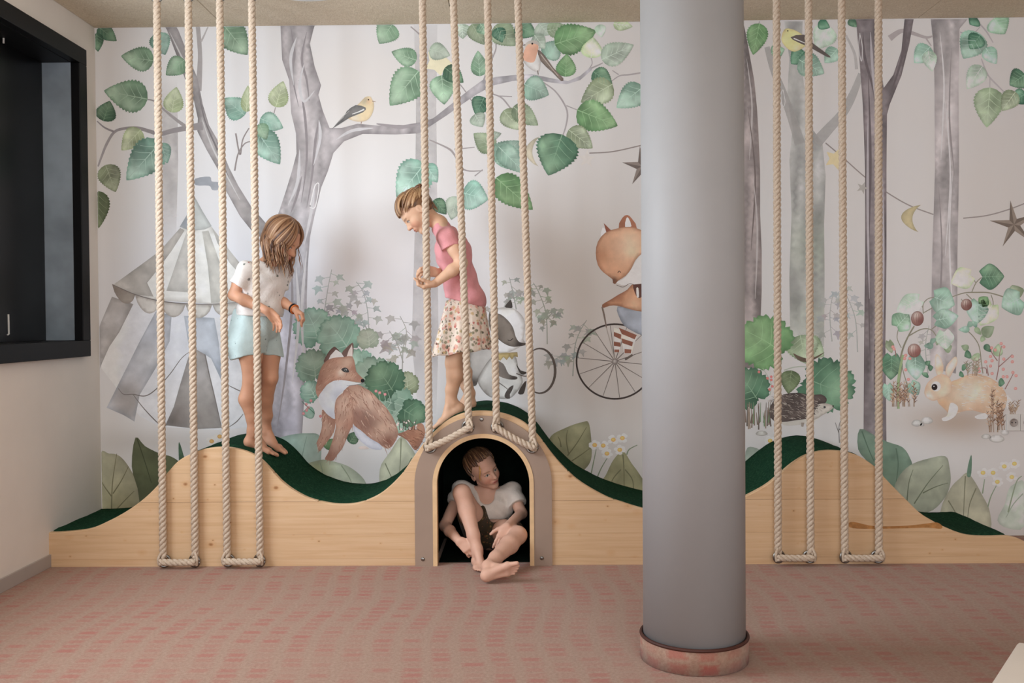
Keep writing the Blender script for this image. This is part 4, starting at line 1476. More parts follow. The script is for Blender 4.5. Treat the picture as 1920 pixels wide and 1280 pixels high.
fx.fill(head, FX, 6.0, 2, 5, edge=(164, 108, 84), ew=2.2, amp=0.08, blobs=[(652, 680, 12, (214, 178, 152), 0.8), (640, 698, 7, (222, 204, 186), 0.9), (662, 690, 8, (178, 112, 86), 0.7), (600, 712, 10, (168, 112, 92), 0.7), (675, 709, 8, (150, 96, 76), 0.6), (655, 705, 9, (212, 166, 138), 0.7)])
fur(fx, head, 90, 2.3, 7, [(170, 112, 88), (208, 160, 134)], 6.2, 8, 1.0)
fx.fill([(640, 692), (645, 689), (651, 690), (655, 697), (649, 698), (643, 696)], (66, 62, 62), 6.6, 2, 4)
fx.dot(648, 693.5, 2.6, (128, 140, 140), 6.8)
fx.dot(648, 693.5, 1.5, (24, 22, 24), 7.0)
fx.dot(649, 692.5, 0.8, (240, 240, 240), 7.2)
fx.fill([(677, 711), (682, 710), (684, 714), (681, 717), (677, 716)], (30, 26, 28), 6.8, 2, 4)
fx.stroke([(680, 718), (668, 721), (650, 723)], [1.2, 0.6], (120, 116, 126), 6.6)
fx.fill([(672, 838), (684, 836), (692, 841), (676, 842)], (212, 190, 182), 5.0, 2, 5)
fx.done('mural_fox')

# ---- badger on the small bicycle wheel
bd = Motif()
G1, G2, GD = (170, 160, 152), (190, 182, 174), (78, 66, 58)
bd.fill([(884, 656), (906, 649), (924, 654), (930, 672), (915, 690), (900, 705), (893, 722), (884, 721), (882, 700), (880, 675)], G1, 3, 4, 6, edge=GD, ew=2, blobs=[(888, 716, 9, (66, 56, 50), 0.95)], amp=0.12)
bd.fill([(922, 670), (905, 692), (896, 714), (905, 732), (919, 744), (937, 747), (954, 747), (966, 738), (980, 716), (972, 690), (966, 668), (945, 662)], (184, 176, 168), 3.3, 4, 7, edge=GD, ew=1.8, amp=0.1, blobs=[(960, 690, 22, (214, 206, 198), 0.8), (915, 730, 16, (128, 116, 108), 0.6), (945, 735, 18, (198, 190, 182), 0.6)])
bd.fill([(928, 676), (944, 682), (954, 701), (969, 706), (968, 711), (954, 711), (938, 706), (930, 698)], (112, 98, 88), 3.8, 3, 5, blobs=[(964, 709, 8, (52, 42, 38), 0.9)])
bd.fill([(968, 682), (976, 694), (987, 697), (985, 701), (978, 702), (972, 694)], (64, 54, 48), 3.8, 2, 5)
bd.fill([(949, 734), (955, 726), (963, 722), (960, 732), (956, 739), (956, 747), (948, 746), (946, 741)], (72, 60, 54), 4.0, 2, 5)
bd.fill([(971, 737), (980, 720), (987, 714), (984, 732), (980, 739)], (64, 52, 46), 4.0, 2, 5)
bd.stroke([(935, 717), (945, 724), (955, 732)], [2, 1], (96, 84, 76), 4.0)
bd.fill([(918, 578), (933, 577), (949, 576), (962, 578), (976, 588), (984, 603), (983, 622), (981, 636), (984, 643), (966, 655), (949, 661), (930, 660), (916, 650)], (214, 204, 194), 4.2, 3, 7, edge=(120, 106, 96), ew=1.5)
bd.fill([(918, 584), (931, 587), (940, 590), (952, 600), (962, 614), (967, 631), (974, 641), (986, 643), (984, 647), (964, 650), (949, 646), (937, 638), (924, 626), (917, 610)], (126, 110, 96), 4.6, 3, 6, edge=(70, 58, 50), ew=2, blobs=[(975, 645, 10, (40, 32, 30), 0.9), (930, 630, 14, (84, 70, 60), 0.7)])
bd.fill([(946, 575), (953, 566), (958, 562), (961, 576), (954, 577)], (70, 60, 54), 4.4, 2, 5)
bd.stroke([(962, 634), (957, 638), (952, 637)], 1.2, (40, 32, 30), 5.0)
bd.fill([(931, 662), (950, 661), (970, 660), (971, 669), (964, 668), (960, 674), (955, 668), (950, 675), (944, 669), (938, 676), (931, 672)], (178, 150, 84), 5.0, 0, 5, edge=(120, 96, 48), ew=1.2)
wheel = [(1012+29*math.cos(a), 695+42*math.sin(a)) for a in np.linspace(-2.1, 2.1, 26)]
bd.stroke(wheel, [2, 4, 5, 4, 2], (84, 70, 62), 3.4, 0)
bd.stroke([(968, 700), (985, 705), (1000, 700)], [2, 2], (90, 76, 66), 3.4)
bd.done('mural_badger')

# ---- small fox on a high wheel, half behind the column
cf = Motif()
wc, wr = (1153, 677.5), 70
cf.stroke([(wc[0]+wr*1.03*math.cos(a), wc[1]+wr*math.sin(a)) for a in np.linspace(0, 2*math.pi, 72)], 3.2, (58, 46, 42), 3.0, 0)
for k in range(14):
    a = 2*math.pi*k/14+0.1
    cf.stroke([(wc[0]+4*math.cos(a), wc[1]+4*math.sin(a)), (wc[0]+wr*math.cos(a), wc[1]+wr*0.97*math.sin(a))], [1.5, 0.9], (96, 82, 76), 2.8, 0)
cf.dot(wc[0], wc[1], 5.5, (104, 88, 82), 3.4, hi=(176, 164, 158))
cf.stroke([(1129, 575), (1133, 592), (1137, 614)], [3, 3.4, 2], (112, 92, 80), 3.6)
cf.stroke([(1137, 614), (1146, 648), (1153, 677)], [2, 1.6], (150, 136, 126), 2.9)
cf.fill([(1158, 574), (1160, 592), (1170, 610), (1187, 621), (1204, 628), (1226, 624), (1242, 606), (1244, 580), (1220, 576), (1190, 578)], (146, 148, 158), 3.5, 2, 7, edge=(92, 92, 102), ew=1.8, amp=0.1)
for lg in ([(1151, 614), (1165, 618), (1162, 660), (1152, 660)], [(1160, 614), (1194, 630), (1184, 663), (1170, 663), (1166, 640)]):
    cf.fill(lg, (208, 190, 174), 3.3, 0, 6)
for st_ in ([(1151, 622), (1165, 627), (1164, 636), (1151, 630)], [(1151, 640), (1163, 642), (1163, 650), (1151, 648)], [(1152, 655), (1161, 655), (1161, 660), (1152, 660)],
            [(1160, 614), (1194, 628), (1190, 636), (1166, 626)], [(1165, 634), (1187, 641), (1185, 649), (1167, 643)], [(1171, 654), (1184, 655), (1183, 662), (1171, 662)]):
    cf.fill(st_, (132, 74, 52), 3.6, 0, 6)
cf.stroke([(1172, 674), (1186, 665)], 4, (92, 78, 70), 3.6, 0)
torso = [(1129, 571), (1144, 562), (1160, 552), (1176, 543), (1187, 531), (1204, 526), (1226, 530), (1242, 546), (1246, 566), (1238, 582), (1204, 584), (1187, 581), (1172, 577), (1158, 573), (1143, 573), (1132, 577)]
cf.fill(torso, (184, 122, 82), 3.9, 2, 7, edge=(110, 60, 36), ew=2, amp=0.12, blobs=[(1190, 570, 18, (206, 156, 118), 0.7), (1160, 556, 10, (132, 74, 46), 0.6)])
cf.fill([(1187, 531), (1204, 528), (1215, 540), (1204, 556), (1196, 558), (1190, 548)], (86, 50, 40), 4.1, 2, 6)
cf.fill([(1193, 540), (1197, 540), (1198, 556), (1194, 557)], (210, 190, 176), 4.3, 2, 5)
fhead = [(1117, 474), (1121, 453), (1135, 436), (1158, 428), (1181, 425), (1202, 431), (1222, 444), (1238, 466), (1244, 492), (1238, 500), (1226, 486), (1214, 476), (1204, 475), (1191, 488), (1184, 503), (1173, 517), (1159, 526), (1154, 532), (1149, 530), (1148, 523), (1132, 511), (1121, 497)]
cf.fill([(1150, 526), (1160, 527), (1174, 518), (1186, 500), (1204, 474), (1224, 480), (1242, 494), (1238, 514), (1222, 528), (1190, 533), (1165, 534)], (216, 200, 184), 4.1, 2, 7)
cf.fill([(1160, 428), (1167, 408), (1176, 403), (1184, 409), (1194, 428)], (150, 86, 54), 4.4, 2, 5)
cf.fill([(1172, 425), (1174, 410), (1178, 408), (1184, 424)], (216, 206, 198), 4.7, 2, 5)
cf.fill([(1126, 446), (1130, 426), (1140, 436), (1136, 446)], (206, 192, 182), 4.2, 2, 5)
cf.fill([(1132, 418), (1148, 434), (1138, 440)], (128, 66, 44), 4.4, 0, 5)
cf.fill(fhead, (192, 132, 92), 5.0, 2, 7, edge=(122, 70, 42), ew=2.2, amp=0.08, blobs=[(1180, 460, 34, (212, 168, 134), 0.8), (1126, 480, 16, (160, 98, 60), 0.6), (1151, 527, 7, (60, 34, 26), 0.9)])
cf.fill([(1240, 586), (1262, 590), (1284, 576), (1296, 552), (1306, 574), (1298, 604), (1272, 620), (1246, 612)], (188, 126, 84), 3.4, 4, 7, edge=(122, 70, 42), ew=2.2, blobs=[(1298, 560, 12, (222, 208, 194), 0.9)])
cf.stroke([(1204, 628), (1230, 660), (1262, 700), (1286, 724)], 3.0, (58, 46, 42), 3.1)
cf.stroke([(1296+24*math.cos(q), 724+24*math.sin(q)) for q in np.linspace(0, 2*math.pi, 30)], 2.6, (58, 46, 42), 3.0, 0)
cf.stroke([(1158, 512), (1161, 508), (1164, 511)], 1.2, (60, 40, 32), 5.5)
cf.stroke([(1156, 534), (1168, 538), (1180, 532), (1190, 534)], 1.0, (90, 70, 60), 5.2)
cf.done('mural_fox_cyclist')

# ---- leaves and hedgehog right of the column
lobed((1436, 642), 54, 0.55, 'sat', 3.0, 9, 0.95)
lobed((1404, 728), 40, 0.9, 'dark', 3.2, 8, 1.0)
leaf((1500, 628), (1512, 682), 60, 'sage', 2.8)
leaf((1506, 640), (1545, 668), 44, 'sage', 2.7)
Motif().fill([(1487, 662), (1500, 668), (1520, 672), (1546, 660), (1530, 672), (1512, 679), (1496, 674)], (84, 66, 52), 3.6, 3, 5, amp=0.2).done('mural_leaf')
lobed((1548, 722), 56, 3.5, 'dark', 3.4, 10, 0.92)
leaf((1484, 694), (1478, 738), 36, 'moss', 3.0)
hb = Motif()
for pts, wd in (([(1470, 694), (1490, 688), (1512, 688), (1526, 700)], 2.2), ([(1430, 690), (1440, 706), (1446, 720), (1444, 740)], 1.2)):
    hb.stroke(pts, wd, (150, 150, 134), 3.1)
for x, y in ((1446, 706), (1446, 712), (1448, 724), (1443, 730), (1439, 709), (1423, 697)):
    hb.dot(x, y, 2.6, (196, 96, 90), 3.6)
rr_ = random.Random(9)
for k in range(26):
    x = rr_.uniform(1398, 1446)
    hb.stroke([(x, rr_.uniform(790, 806)), (x+rr_.uniform(-3, 3), rr_.uniform(752, 776))], [2.6, 0.8], rr_.choice([(112, 88, 72), (140, 116, 98), (92, 76, 66), (100, 120, 84)]), 3.6, 0)
hb.done('mural_berries')
hg = Motif()
spin = [(1442, 776), (1445, 760), (1455, 747), (1470, 739), (1495, 736), (1522, 740), (1540, 739), (1550, 747), (1547, 756), (1535, 757), (1528, 770), (1524, 782), (1490, 788), (1465, 791), (1450, 788)]
hg.fill([(1465, 786), (1490, 780), (1526, 776), (1538, 779), (1526, 790), (1500, 796), (1470, 797)], (176, 162, 150), 3.6, 3, 6)
hg.fill([(1528, 757), (1545, 755), (1563, 761), (1556, 770), (1542, 778), (1526, 787), (1520, 776)], (184, 168, 154), 3.8, 2, 6, edge=(130, 112, 100), ew=1.5)
hg.fill(spin, (84, 68, 62), 4.0, 2, 6, edge=(54, 42, 40), ew=2, amp=0.2)
rs = random.Random(4)
for k in range(230):
    x, y = rs.uniform(1446, 1545), rs.uniform(740, 786)
    if ((x-1492)/54)**2+((y-764)/27)**2 > 1:
        continue
    a = 2.6+rs.uniform(-0.5, 0.5)
    hg.stroke([(x, y), (x+9*math.cos(a), y-5*math.sin(a))], [1.1, 0.3], rs.choice([(52, 40, 38), (136, 118, 106), (160, 142, 128), (70, 56, 50)]), 4.3, 0)
hg.dot(1546, 763, 2.2, (26, 22, 22), 4.5, hi=(80, 76, 76))
hg.dot(1562, 761, 1.6, (40, 32, 30), 4.5)
hg.fill([(1502, 792), (1508, 792), (1506, 800), (1502, 799)], (130, 112, 100), 3.7, 0, 5)
hg.done('mural_hedgehog')
tg = Motif()
for pts in ([(1574, 830), (1573, 800), (1580, 780)], [(1573, 806), (1588, 788)], [(1573, 812), (1566, 792)]):
    tg.stroke(pts, [1.4, 0.8], (96, 84, 78), 3)
tg.done('mural_twig')

# ---- rabbit among berries
rb = Motif()
RB = (186, 148, 116)
rb.fill([(1883, 738), (1896, 748), (1900, 760), (1888, 766)], (206, 196, 188), 3.6, 2, 5)
rbody = [(1782, 716), (1795, 711), (1812, 703), (1830, 700), (1847, 704), (1865, 713), (1880, 727), (1888, 745), (1885, 762), (1877, 775), (1850, 776), (1824, 769), (1801, 772), (1792, 777), (1782, 782), (1776, 772), (1766, 762), (1757, 750), (1768, 730)]
rb.fill(rbody, RB, 4.0, 2, 7, amp=0.1, edge=(176, 130, 96), ew=2, blobs=[(1815, 735, 24, (182, 166, 146), 0.8), (1835, 745, 16, (190, 176, 160), 0.6), (1768, 758, 10, (186, 136, 90), 0.8), (1835, 762, 14, (190, 142, 106), 0.7), (1872, 745, 18, (188, 146, 110), 0.7), (1792, 716, 8, (204, 152, 106), 0.7)])
fur(rb, rbody, 150, 0.15, 8, [(216, 188, 160), (186, 146, 112), (206, 194, 178)], 4.3, 12, 1.0)
rb.fill([(1782, 755), (1796, 762), (1792, 778), (1780, 787), (1770, 788), (1766, 784), (1776, 778)], (212, 186, 160), 4.6, 3, 5)
rb.fill([(1766, 784), (1774, 781), (1782, 783), (1778, 788), (1768, 789)], (222, 210, 198), 4.8, 3, 5)
rb.fill([(1828, 780), (1846, 774), (1852, 780), (1848, 785), (1832, 785)], (212, 200, 184), 4.6, 3, 5)
rb.fill([(1754, 694), (1753, 675), (1755, 664), (1762, 668), (1769, 686), (1766, 702), (1758, 704)], (202, 178, 156), 4.2, 3, 5, blobs=[(1764, 692, 7, (196, 142, 96), 0.8)], edge=(176, 140, 112), ew=1.5)
rb.fill([(1773, 703), (1774, 687), (1783, 675), (1792, 668), (1795, 680), (1787, 696), (1779, 710)], (206, 170, 146), 4.5, 3, 5, blobs=[(1782, 686, 7, (218, 176, 160), 0.8)], edge=(170, 128, 100), ew=1.5)
rhead = [(1733, 735), (1736, 723), (1742, 714), (1754, 705), (1766, 701), (1776, 705), (1783, 714), (1785, 732), (1777, 741), (1766, 746), (1751, 751), (1741, 748), (1735, 742)]
rb.fill(rhead, (188, 152, 122), 5.0, 3, 6, edge=(178, 134, 102), ew=2, blobs=[(1772, 735, 12, (208, 180, 152), 0.7), (1741, 744, 8, (214, 204, 196), 0.8), (1745, 712, 9, (186, 172, 164), 0.6)])
rb.dot(1755, 724, 9, (224, 214, 204), 5.4, 9.5, 16)
rb.dot(1752, 725.5, 5.6, (48, 32, 28), 5.7, 6, 14, hi=(20, 14, 14))
rb.dot(1751, 724, 1.3, (200, 180, 170), 6)
rb.done('mural_rabbit')


def pebble(x, y, rx, ry):
    Motif().fill([(x+rx*math.cos(a)*(1+0.08*math.sin(3*a)), y+ry*math.sin(a)) for a in np.linspace(0, 2*math.pi, 18)[:-1]], (178, 168, 158), 5, 0, 5,
                 edge=(116, 102, 94), ew=2, blobs=[(x-rx*0.1, y-ry*0.35, ry, (214, 206, 198), 0.8)]).done('mural_pebble')


for q in ((1719, 793, 10, 6.5), (1738, 788, 11, 7), (1729, 796, 4, 3), (1849, 818, 9, 5), (1869, 822, 14, 7.5), (1884, 810, 8, 6), (1428, 812, 11, 5)):
    pebble(*q)


def spikes(x0, x1, y0, y1, n, seed, cols, name='mural_heather', lean=0.0):
    m = Motif()
    r = random.Random(seed)
    for k in range(n):
        x = r.uniform(x0, x1)
        h = r.uniform(0.45, 1.0)*(y1-y0)
        tx = x+r.uniform(-6, 6)+lean*h
        m.stroke([(x, y1), ((x+tx)/2, y1-h*0.5), (tx, y1-h)], [1.3, 0.8], (136, 106, 84), 5.2, 3)
        for j in range(7):
            t = 0.25+0.75*j/7
            px_, py_ = x+(tx-x)*t, y1-h*t
            s = -1 if j % 2 else 1
            m.stroke([(px_, py_), (px_+s*r.uniform(3, 6), py_-r.uniform(3, 6))], [2.0, 0.5], r.choice(cols), 5.4+0.1*j, 0)
    m.done(name)


BR = [(124, 84, 60), (156, 112, 82), (176, 140, 108), (104, 70, 54)]
spikes(1854, 1872, 722, 810, 9, 1, BR)
spikes(1868, 1884, 752, 806, 10, 2, [(112, 74, 50), (140, 98, 70), (92, 60, 42)])
spikes(1884, 1904, 748, 776, 6, 12, [(150, 120, 92), (128, 96, 74)], lean=0.12)
spikes(1672, 1716, 712, 762, 20, 3, BR)
spikes(1808, 1832, 664, 704, 7, 5, [(150, 126, 104), (128, 106, 88), (112, 120, 92)])


def heart(base, tip, w, pal, layer=3.6):
    leaf(base, tip, w, pal, layer, serr=0.0, cord=0.22, veins=True, name='mural_heart_leaf')


for q in (((1819, 516), (1783, 531), 40, 'yel'), ((1842, 519), (1883, 518), 47, 'dark'), ((1722, 562), (1681, 584), 38, 'pale'), ((1752, 557), (1790, 572), 48, 'mint'), ((1682, 612), (1704, 588), 40, 'mid'),
          ((1756, 600), (1797, 592), 36, 'mint'), ((1860, 572), (1838, 610), 40, 'yel'), ((1834, 566), (1830, 608), 40, 'mint'), ((1840, 570), (1852, 556), 22, 'sat'), ((1912, 560), (1878, 576), 52, 'mint'),
          ((1905, 556), (1898, 534), 34, 'olive'), ((1770, 622), (1774, 655), 34, 'pale'), ((1672, 668), (1670, 712), 40, 'dark'), ((1716, 670), (1718, 712), 36, 'mint'), ((1666, 640), (1672, 662), 16, 'olive'),
          ((1708, 718), (1722, 740), 26, 'mint'), ((1664, 722), (1668, 752), 24, 'mint')):
    heart(*q, 3.4+random.random())
ac_ = Motif()
for x, y, rx, ry in ((1720, 597, 12, 14), (1812, 571, 10.5, 11), (1714, 657, 12.5, 13)):
    ac_ = Motif()
    ac_.fill([(x+rx*math.cos(a), y+ry*math.sin(a)) for a in np.linspace(0, 2*math.pi, 22)[:-1]], (140, 92, 80), 4.8, 0, 4, edge=(96, 54, 46), ew=2, blobs=[(x-rx*0.3, y-ry*0.5, rx*0.7, (196, 176, 162), 0.9), (x+rx*0.5, y+ry*0.3, rx*0.6, (112, 56, 50), 0.7)])
    for k in (-0.5, -0.15, 0.2):
        ac_.stroke([(x+k*rx, y-ry*0.6), (x+k*rx*1.2, y), (x+k*rx*0.7, y+ry*0.7)], [0.5, 0.8, 0.4], (110, 70, 60), 5.0)
    ac_.done('mural_acorn')
vn = Motif()
for pts, wd in (([(1688, 672), (1694, 650), (1703, 630), (1714, 611)], [3.5, 2.5]), ([(1703, 630), (1728, 617), (1747, 619), (1760, 638)], [2.2, 1.5]), ([(1747, 617), (1758, 608)], 1.6),
                ([(1786, 556), (1808, 549), (1830, 548), (1856, 549), (1888, 559), (1905, 568), (1918, 574)], [1.6, 2.2, 2.2, 1.6]), ([(1822, 547), (1830, 530), (1840, 520)], 1.6), ([(1830, 531), (1822, 518)], 1.4),
                ([(1731, 588), (1731, 570), (1740, 560), (1752, 557)], 1.5), ([(1732, 586), (1748, 577)], 1.6), ([(1730, 576), (1722, 568)], 1.3), ([(1812, 551), (1826, 566), (1834, 585), (1838, 604)], 1.6), ([(1858, 552), (1862, 566), (1861, 576)], 1.4),
                ([(1684, 618), (1682, 634), (1690, 652)], 1.3), ([(1802, 560), (1806, 566)], 1.2),
                ([(1690, 690), (1684, 730), (1684, 766)], [3, 4.5]), ([(1690, 665), (1692, 690), (1700, 720), (1702, 745)], 1.5), ([(1812, 618), (1826, 632), (1836, 650), (1840, 680), (1843, 700)], 1.6)):
    vn.stroke(pts, wd, (118, 108, 86), 3.2)
vn.stroke([(1693, 665), (1686, 700), (1683, 735), (1685, 766)], [4, 5, 4], (126, 142, 92), 4.6)
vn.done('mural_vine')
for q in (((1818, 617), (1797, 618), 12, 'mint'), ((1822, 612), (1816, 602), 14, 'mint'), ((1824, 610), (1832, 604), 14, 'mint'), ((1828, 614), (1840, 628), 10, 'sage'), ((1842, 628), (1864, 612), 22, 'sage'), ((1838, 634), (1848, 636), 12, 'sage'),
          ((1750, 648), (1732, 648), 12, 'mint'), ((1752, 642), (1745, 635), 14, 'mint'), ((1754, 640), (1762, 640), 14, 'sage'), ((1770, 655), (1785, 648), 18, 'sage'), ((1816, 654), (1802, 648), 12, 'sage'), ((1820, 662), (1808, 668), 16, 'dark'), ((1826, 664), (1834, 676), 18, 'sage'),
          ((1846, 646), (1858, 660), 12, 'dark'), ((1870, 668), (1872, 644), 18, 'sage'), ((1872, 716), (1884, 718), 16, 'dark'), ((1736, 684), (1744, 676), 10, 'dark'), ((1740, 690), (1750, 688), 12, 'dark'), ((1733, 706), (1738, 698), 14, 'dark'), ((1806, 700), (1798, 704), 12, 'dark'), ((1812, 690), (1804, 684), 16, 'dark')):
    leaf(*q, layer=4+random.random(), serr=0, veins=False, name='mural_sprig_leaf')
be = Motif()
for pts in ([(1868, 712), (1872, 690), (1874, 665), (1878, 648)], [(1872, 688), (1890, 672), (1898, 664)], [(1870, 676), (1860, 662), (1858, 654)], [(1884, 730), (1892, 715), (1900, 700)], [(1850, 700), (1848, 690), (1838, 690)], [(1853, 704), (1850, 684)], [(1680, 668), (1678, 655), (1674, 650)]):
    be.stroke(pts, [1.8, 1.0], (132, 84, 78), 4.8)
for x, y in ((1859, 652), (1866, 656), (1877, 644), (1882, 650), (1898, 668), (1898, 678), (1882, 673), (1860, 676), (1857, 668), (1848, 678), (1857, 686), (1881, 692), (1860, 700), (1881, 706), (1888, 706), (1899, 698), (1905, 704), (1904, 728), (1836, 696), (1834, 690), (1674, 650), (1676, 654), (1696, 672), (1698, 666), (1706, 672), (1698, 693), (1703, 711)):
    be.dot(x, y, 3.0, (196, 96, 88), 5.2, hi=(222, 140, 128))
be.done('mural_berries')

# ---- big plain leaves along the foot of the mural
def broad(pts, col, vein, layer, name='mural_broad_leaf', veins=(), blobs=(), smooth=5):
    m = Motif().fill(pts, col, layer, smooth, 9, edge=tuple(int(c*0.82) for c in col), ew=2.2, amp=0.14, blobs=blobs)
    for v in veins:
        m.stroke(v, [2.4, 1.0], vein, layer+0.06)
    m.done(name)


OL, OLV = (168, 160, 124), (120, 112, 76)
broad([(186, 1000), (186, 858), (205, 850), (226, 856), (246, 882), (262, 918), (270, 950), (262, 1000)], (176, 168, 134), OLV, 2.2, veins=[[(209, 960), (211, 905), (219, 850)], [(212, 925), (228, 900), (241, 874)], [(209, 930), (196, 912), (187, 896)], [(212, 962), (232, 940), (252, 920)]], blobs=[(225, 960, 50, (160, 146, 94), 0.7)])
broad([(254, 820), (272, 836), (300, 850), (322, 856), (340, 872), (330, 900), (300, 930), (268, 960), (258, 915), (247, 874)], (104, 108, 70), (70, 76, 46), 2.8, veins=[[(257, 822), (270, 860), (284, 905)]], blobs=[(290, 890, 40, (90, 96, 58), 0.7)], smooth=3)
broad([(336, 828), (345, 856), (350, 880), (338, 880), (335, 850)], (78, 116, 84), (60, 90, 64), 2.9, smooth=3)
broad([(505, 830), (540, 816), (575, 812), (600, 818), (602, 862), (600, 900), (560, 890), (520, 860)], (156, 180, 164), (128, 154, 138), 2.2, veins=[[(566, 898), (566, 860), (575, 818)]], blobs=[(590, 870, 30, (182, 196, 184), 0.7), (545, 850, 30, (132, 166, 148), 0.5)])
broad([(566, 880), (600, 862), (630, 866), (660, 878), (686, 905), (680, 940), (600, 930)], (176, 182, 156), (140, 150, 120), 2.6, veins=[[(600, 866), (606, 890), (608, 920)], [(640, 872), (655, 895), (662, 915)]], blobs=[(590, 880, 26, (150, 156, 92), 0.6)])
broad([(752, 818), (766, 832), (778, 850), (790, 880), (770, 920), (720, 930), (712, 880), (732, 846)], (184, 182, 152), (124, 126, 96), 2.9, veins=[[(752, 822), (751, 860), (748, 900)], [(722, 868), (732, 890), (738, 905)], [(772, 858), (762, 880), (757, 905)]], smooth=4)
broad([(1030, 822), (1060, 802), (1092, 791), (1104, 793), (1109, 830), (1108, 862), (1094, 882), (1070, 900), (1030, 870)], (140, 132, 92), (104, 98, 64), 2.6, veins=[[(1064, 854), (1082, 830), (1100, 800)], [(1066, 850), (1062, 825), (1064, 806)], [(1072, 864), (1090, 852), (1106, 840)], [(1052, 838), (1050, 826), (1046, 818)]])
broad([(1168, 846), (1184, 868), (1200, 890), (1216, 920), (1204, 950), (1150, 950), (1120, 920), (1136, 890), (1150, 862)], (146, 136, 94), (104, 98, 66), 2.9, veins=[[(1168, 852), (1170, 885), (1170, 930)], [(1172, 880), (1186, 900), (1188, 930)], [(1164, 880), (1148, 900), (1140, 930)]], smooth=4)
broad([(1612, 804), (1640, 816), (1664, 828), (1692, 838), (1706, 858), (1710, 880), (1690, 920), (1660, 920), (1630, 870), (1609, 842)], (104, 122, 100), (72, 92, 72), 3.2, veins=[[(1616, 808), (1632, 850), (1652, 890)], [(1680, 840), (1684, 870), (1680, 905)]], smooth=3, blobs=[(1660, 860, 34, (84, 106, 84), 0.6)])
broad([(1772, 855), (1780, 875), (1782, 905), (1770, 935), (1740, 960), (1690, 955), (1676, 925), (1684, 895), (1706, 872), (1738, 860)], (142, 140, 116), (96, 98, 74), 3.6, veins=[[(1714, 944), (1740, 905), (1768, 872)], [(1700, 945), (1704, 905), (1712, 880)], [(1730, 924), (1755, 912), (1778, 905)]], smooth=4)
broad([(1813, 886), (1826, 900), (1840, 925), (1856, 960), (1850, 1000), (1770, 1000), (1764, 955), (1782, 915), (1800, 896)], (160, 150, 122), (108, 102, 76), 3.9, veins=[[(1810, 892), (1808, 930), (1806, 975)], [(1830, 915), (1818, 945), (1814, 975)], [(1778, 938), (1792, 962), (1800, 985)]], smooth=4)
broad([(1922, 905), (1900, 908), (1890, 920), (1884, 945), (1870, 975), (1890, 990), (1922, 985)], (166, 168, 150), (130, 136, 116), 3.4, veins=[[(1918, 925), (1900, 945), (1886, 970)]], smooth=3)
broad([(1821, 852), (1822, 870), (1820, 892), (1813, 892), (1815, 872)], (90, 116, 92), (70, 96, 76), 4.2, smooth=3)
broad([(1398, 905), (1398, 846), (1412, 838), (1430, 850), (1420, 880)], (150, 156, 138), (110, 118, 100), 2.4, smooth=3)


def blossoms(pts, stems, seed):
    r = random.Random(seed)
    m = Motif()
    for s in stems:
        m.stroke(s, [1.4, 2.6], (116, 124, 96), 4.0)
    for x, y in pts:
        for k in range(6):
            a = k*math.pi/3+r.random()
            m.dot(x+7*math.cos(a), y+6*math.sin(a), 4.6, (214, 204, 196), 4.3, 3.6, 8)
        m.dot(x, y, 4.6, (206, 140, 44), 4.8, 4.0, 9, hi=(222, 176, 70))
    m.done('mural_daffodil')


blossoms([(1115, 834), (1131, 835), (1150, 824), (1167, 821), (1162, 843), (1138, 850)], [[(1118, 842), (1112, 870), (1106, 900)], [(1140, 856), (1126, 880), (1116, 905)], [(1195, 834), (1180, 842), (1175, 852)]], 1)
blossoms([(1843, 886), (1862, 886), (1883, 874), (1902, 869), (1897, 894), (1870, 903)], [[(1846, 898), (1842, 925)], [(1868, 910), (1858, 930), (1852, 950)], [(1916, 892), (1905, 905), (1890, 960)]], 2)
blossoms([(397, 827), (412, 818)], [[(400, 832), (404, 846)]], 3)
blossoms([(1444, 826)], [], 4)

# ---- birds in the branches
b1 = Motif(14.0)
b1.stroke([(678, 226), (677, 232)], 1.2, (150, 110, 90), 3.6)
b1.fill([(698, 187), (694, 181), (685, 182), (677, 190), (667, 200), (652, 216), (654, 223), (670, 228), (687, 226), (697, 215), (701, 201), (700, 190)], (224, 196, 146), 4, 3, 5, amp=0.08, edge=(190, 160, 120), ew=1.5, blobs=[(684, 187, 9, (150, 142, 118), 0.8), (692, 190, 5, (216, 160, 110), 0.7), (665, 222, 10, (226, 214, 200), 0.7)])
b1.fill([(667, 197), (686, 202), (680, 211), (655, 221), (622, 242), (645, 219), (650, 209)], (124, 120, 118), 4.6, 2, 5, edge=(90, 88, 88), ew=1.5)
b1.stroke([(683, 205), (672, 210), (660, 214)], [3, 1], (216, 212, 208), 5)
b1.stroke([(655, 208), (640, 222), (626, 238)], [1.4, 0.6], (160, 154, 150), 5)
b1.dot(691, 187, 1.3, (40, 30, 30), 5)
b1.stroke([(698, 190), (705, 191)], [2.2, 0.5], (170, 140, 120), 4.6, 0)
b1.done('mural_bird')
b2 = Motif(14.0)
b2.fill([(985, 83), (997, 76), (1009, 79), (1011, 92), (1013, 112), (1010, 134), (997, 131), (982, 117), (980, 100)], (196, 186, 178), 5, 3, 5, edge=(156, 140, 130), ew=1.5)
b2.fill([(984, 84), (992, 77), (1003, 76), (1010, 81), (1009, 88), (996, 92), (986, 92)], (176, 160, 146), 5.2, 3, 5)
b2.stroke([(985, 84), (978, 86)], [2.4, 0.5], (110, 90, 80), 5.2, 0)
b2.fill([(990, 83), (1009, 85), (1006, 104), (1000, 117), (984, 114), (981, 102)], (212, 148, 114), 5.4, 3, 5, amp=0.1)
b2.fill([(1008, 93), (1022, 105), (1037, 127), (1056, 147), (1052, 152), (1036, 136), (1014, 115)], (128, 108, 94), 5.6, 2, 5, edge=(84, 66, 58), ew=1.5)
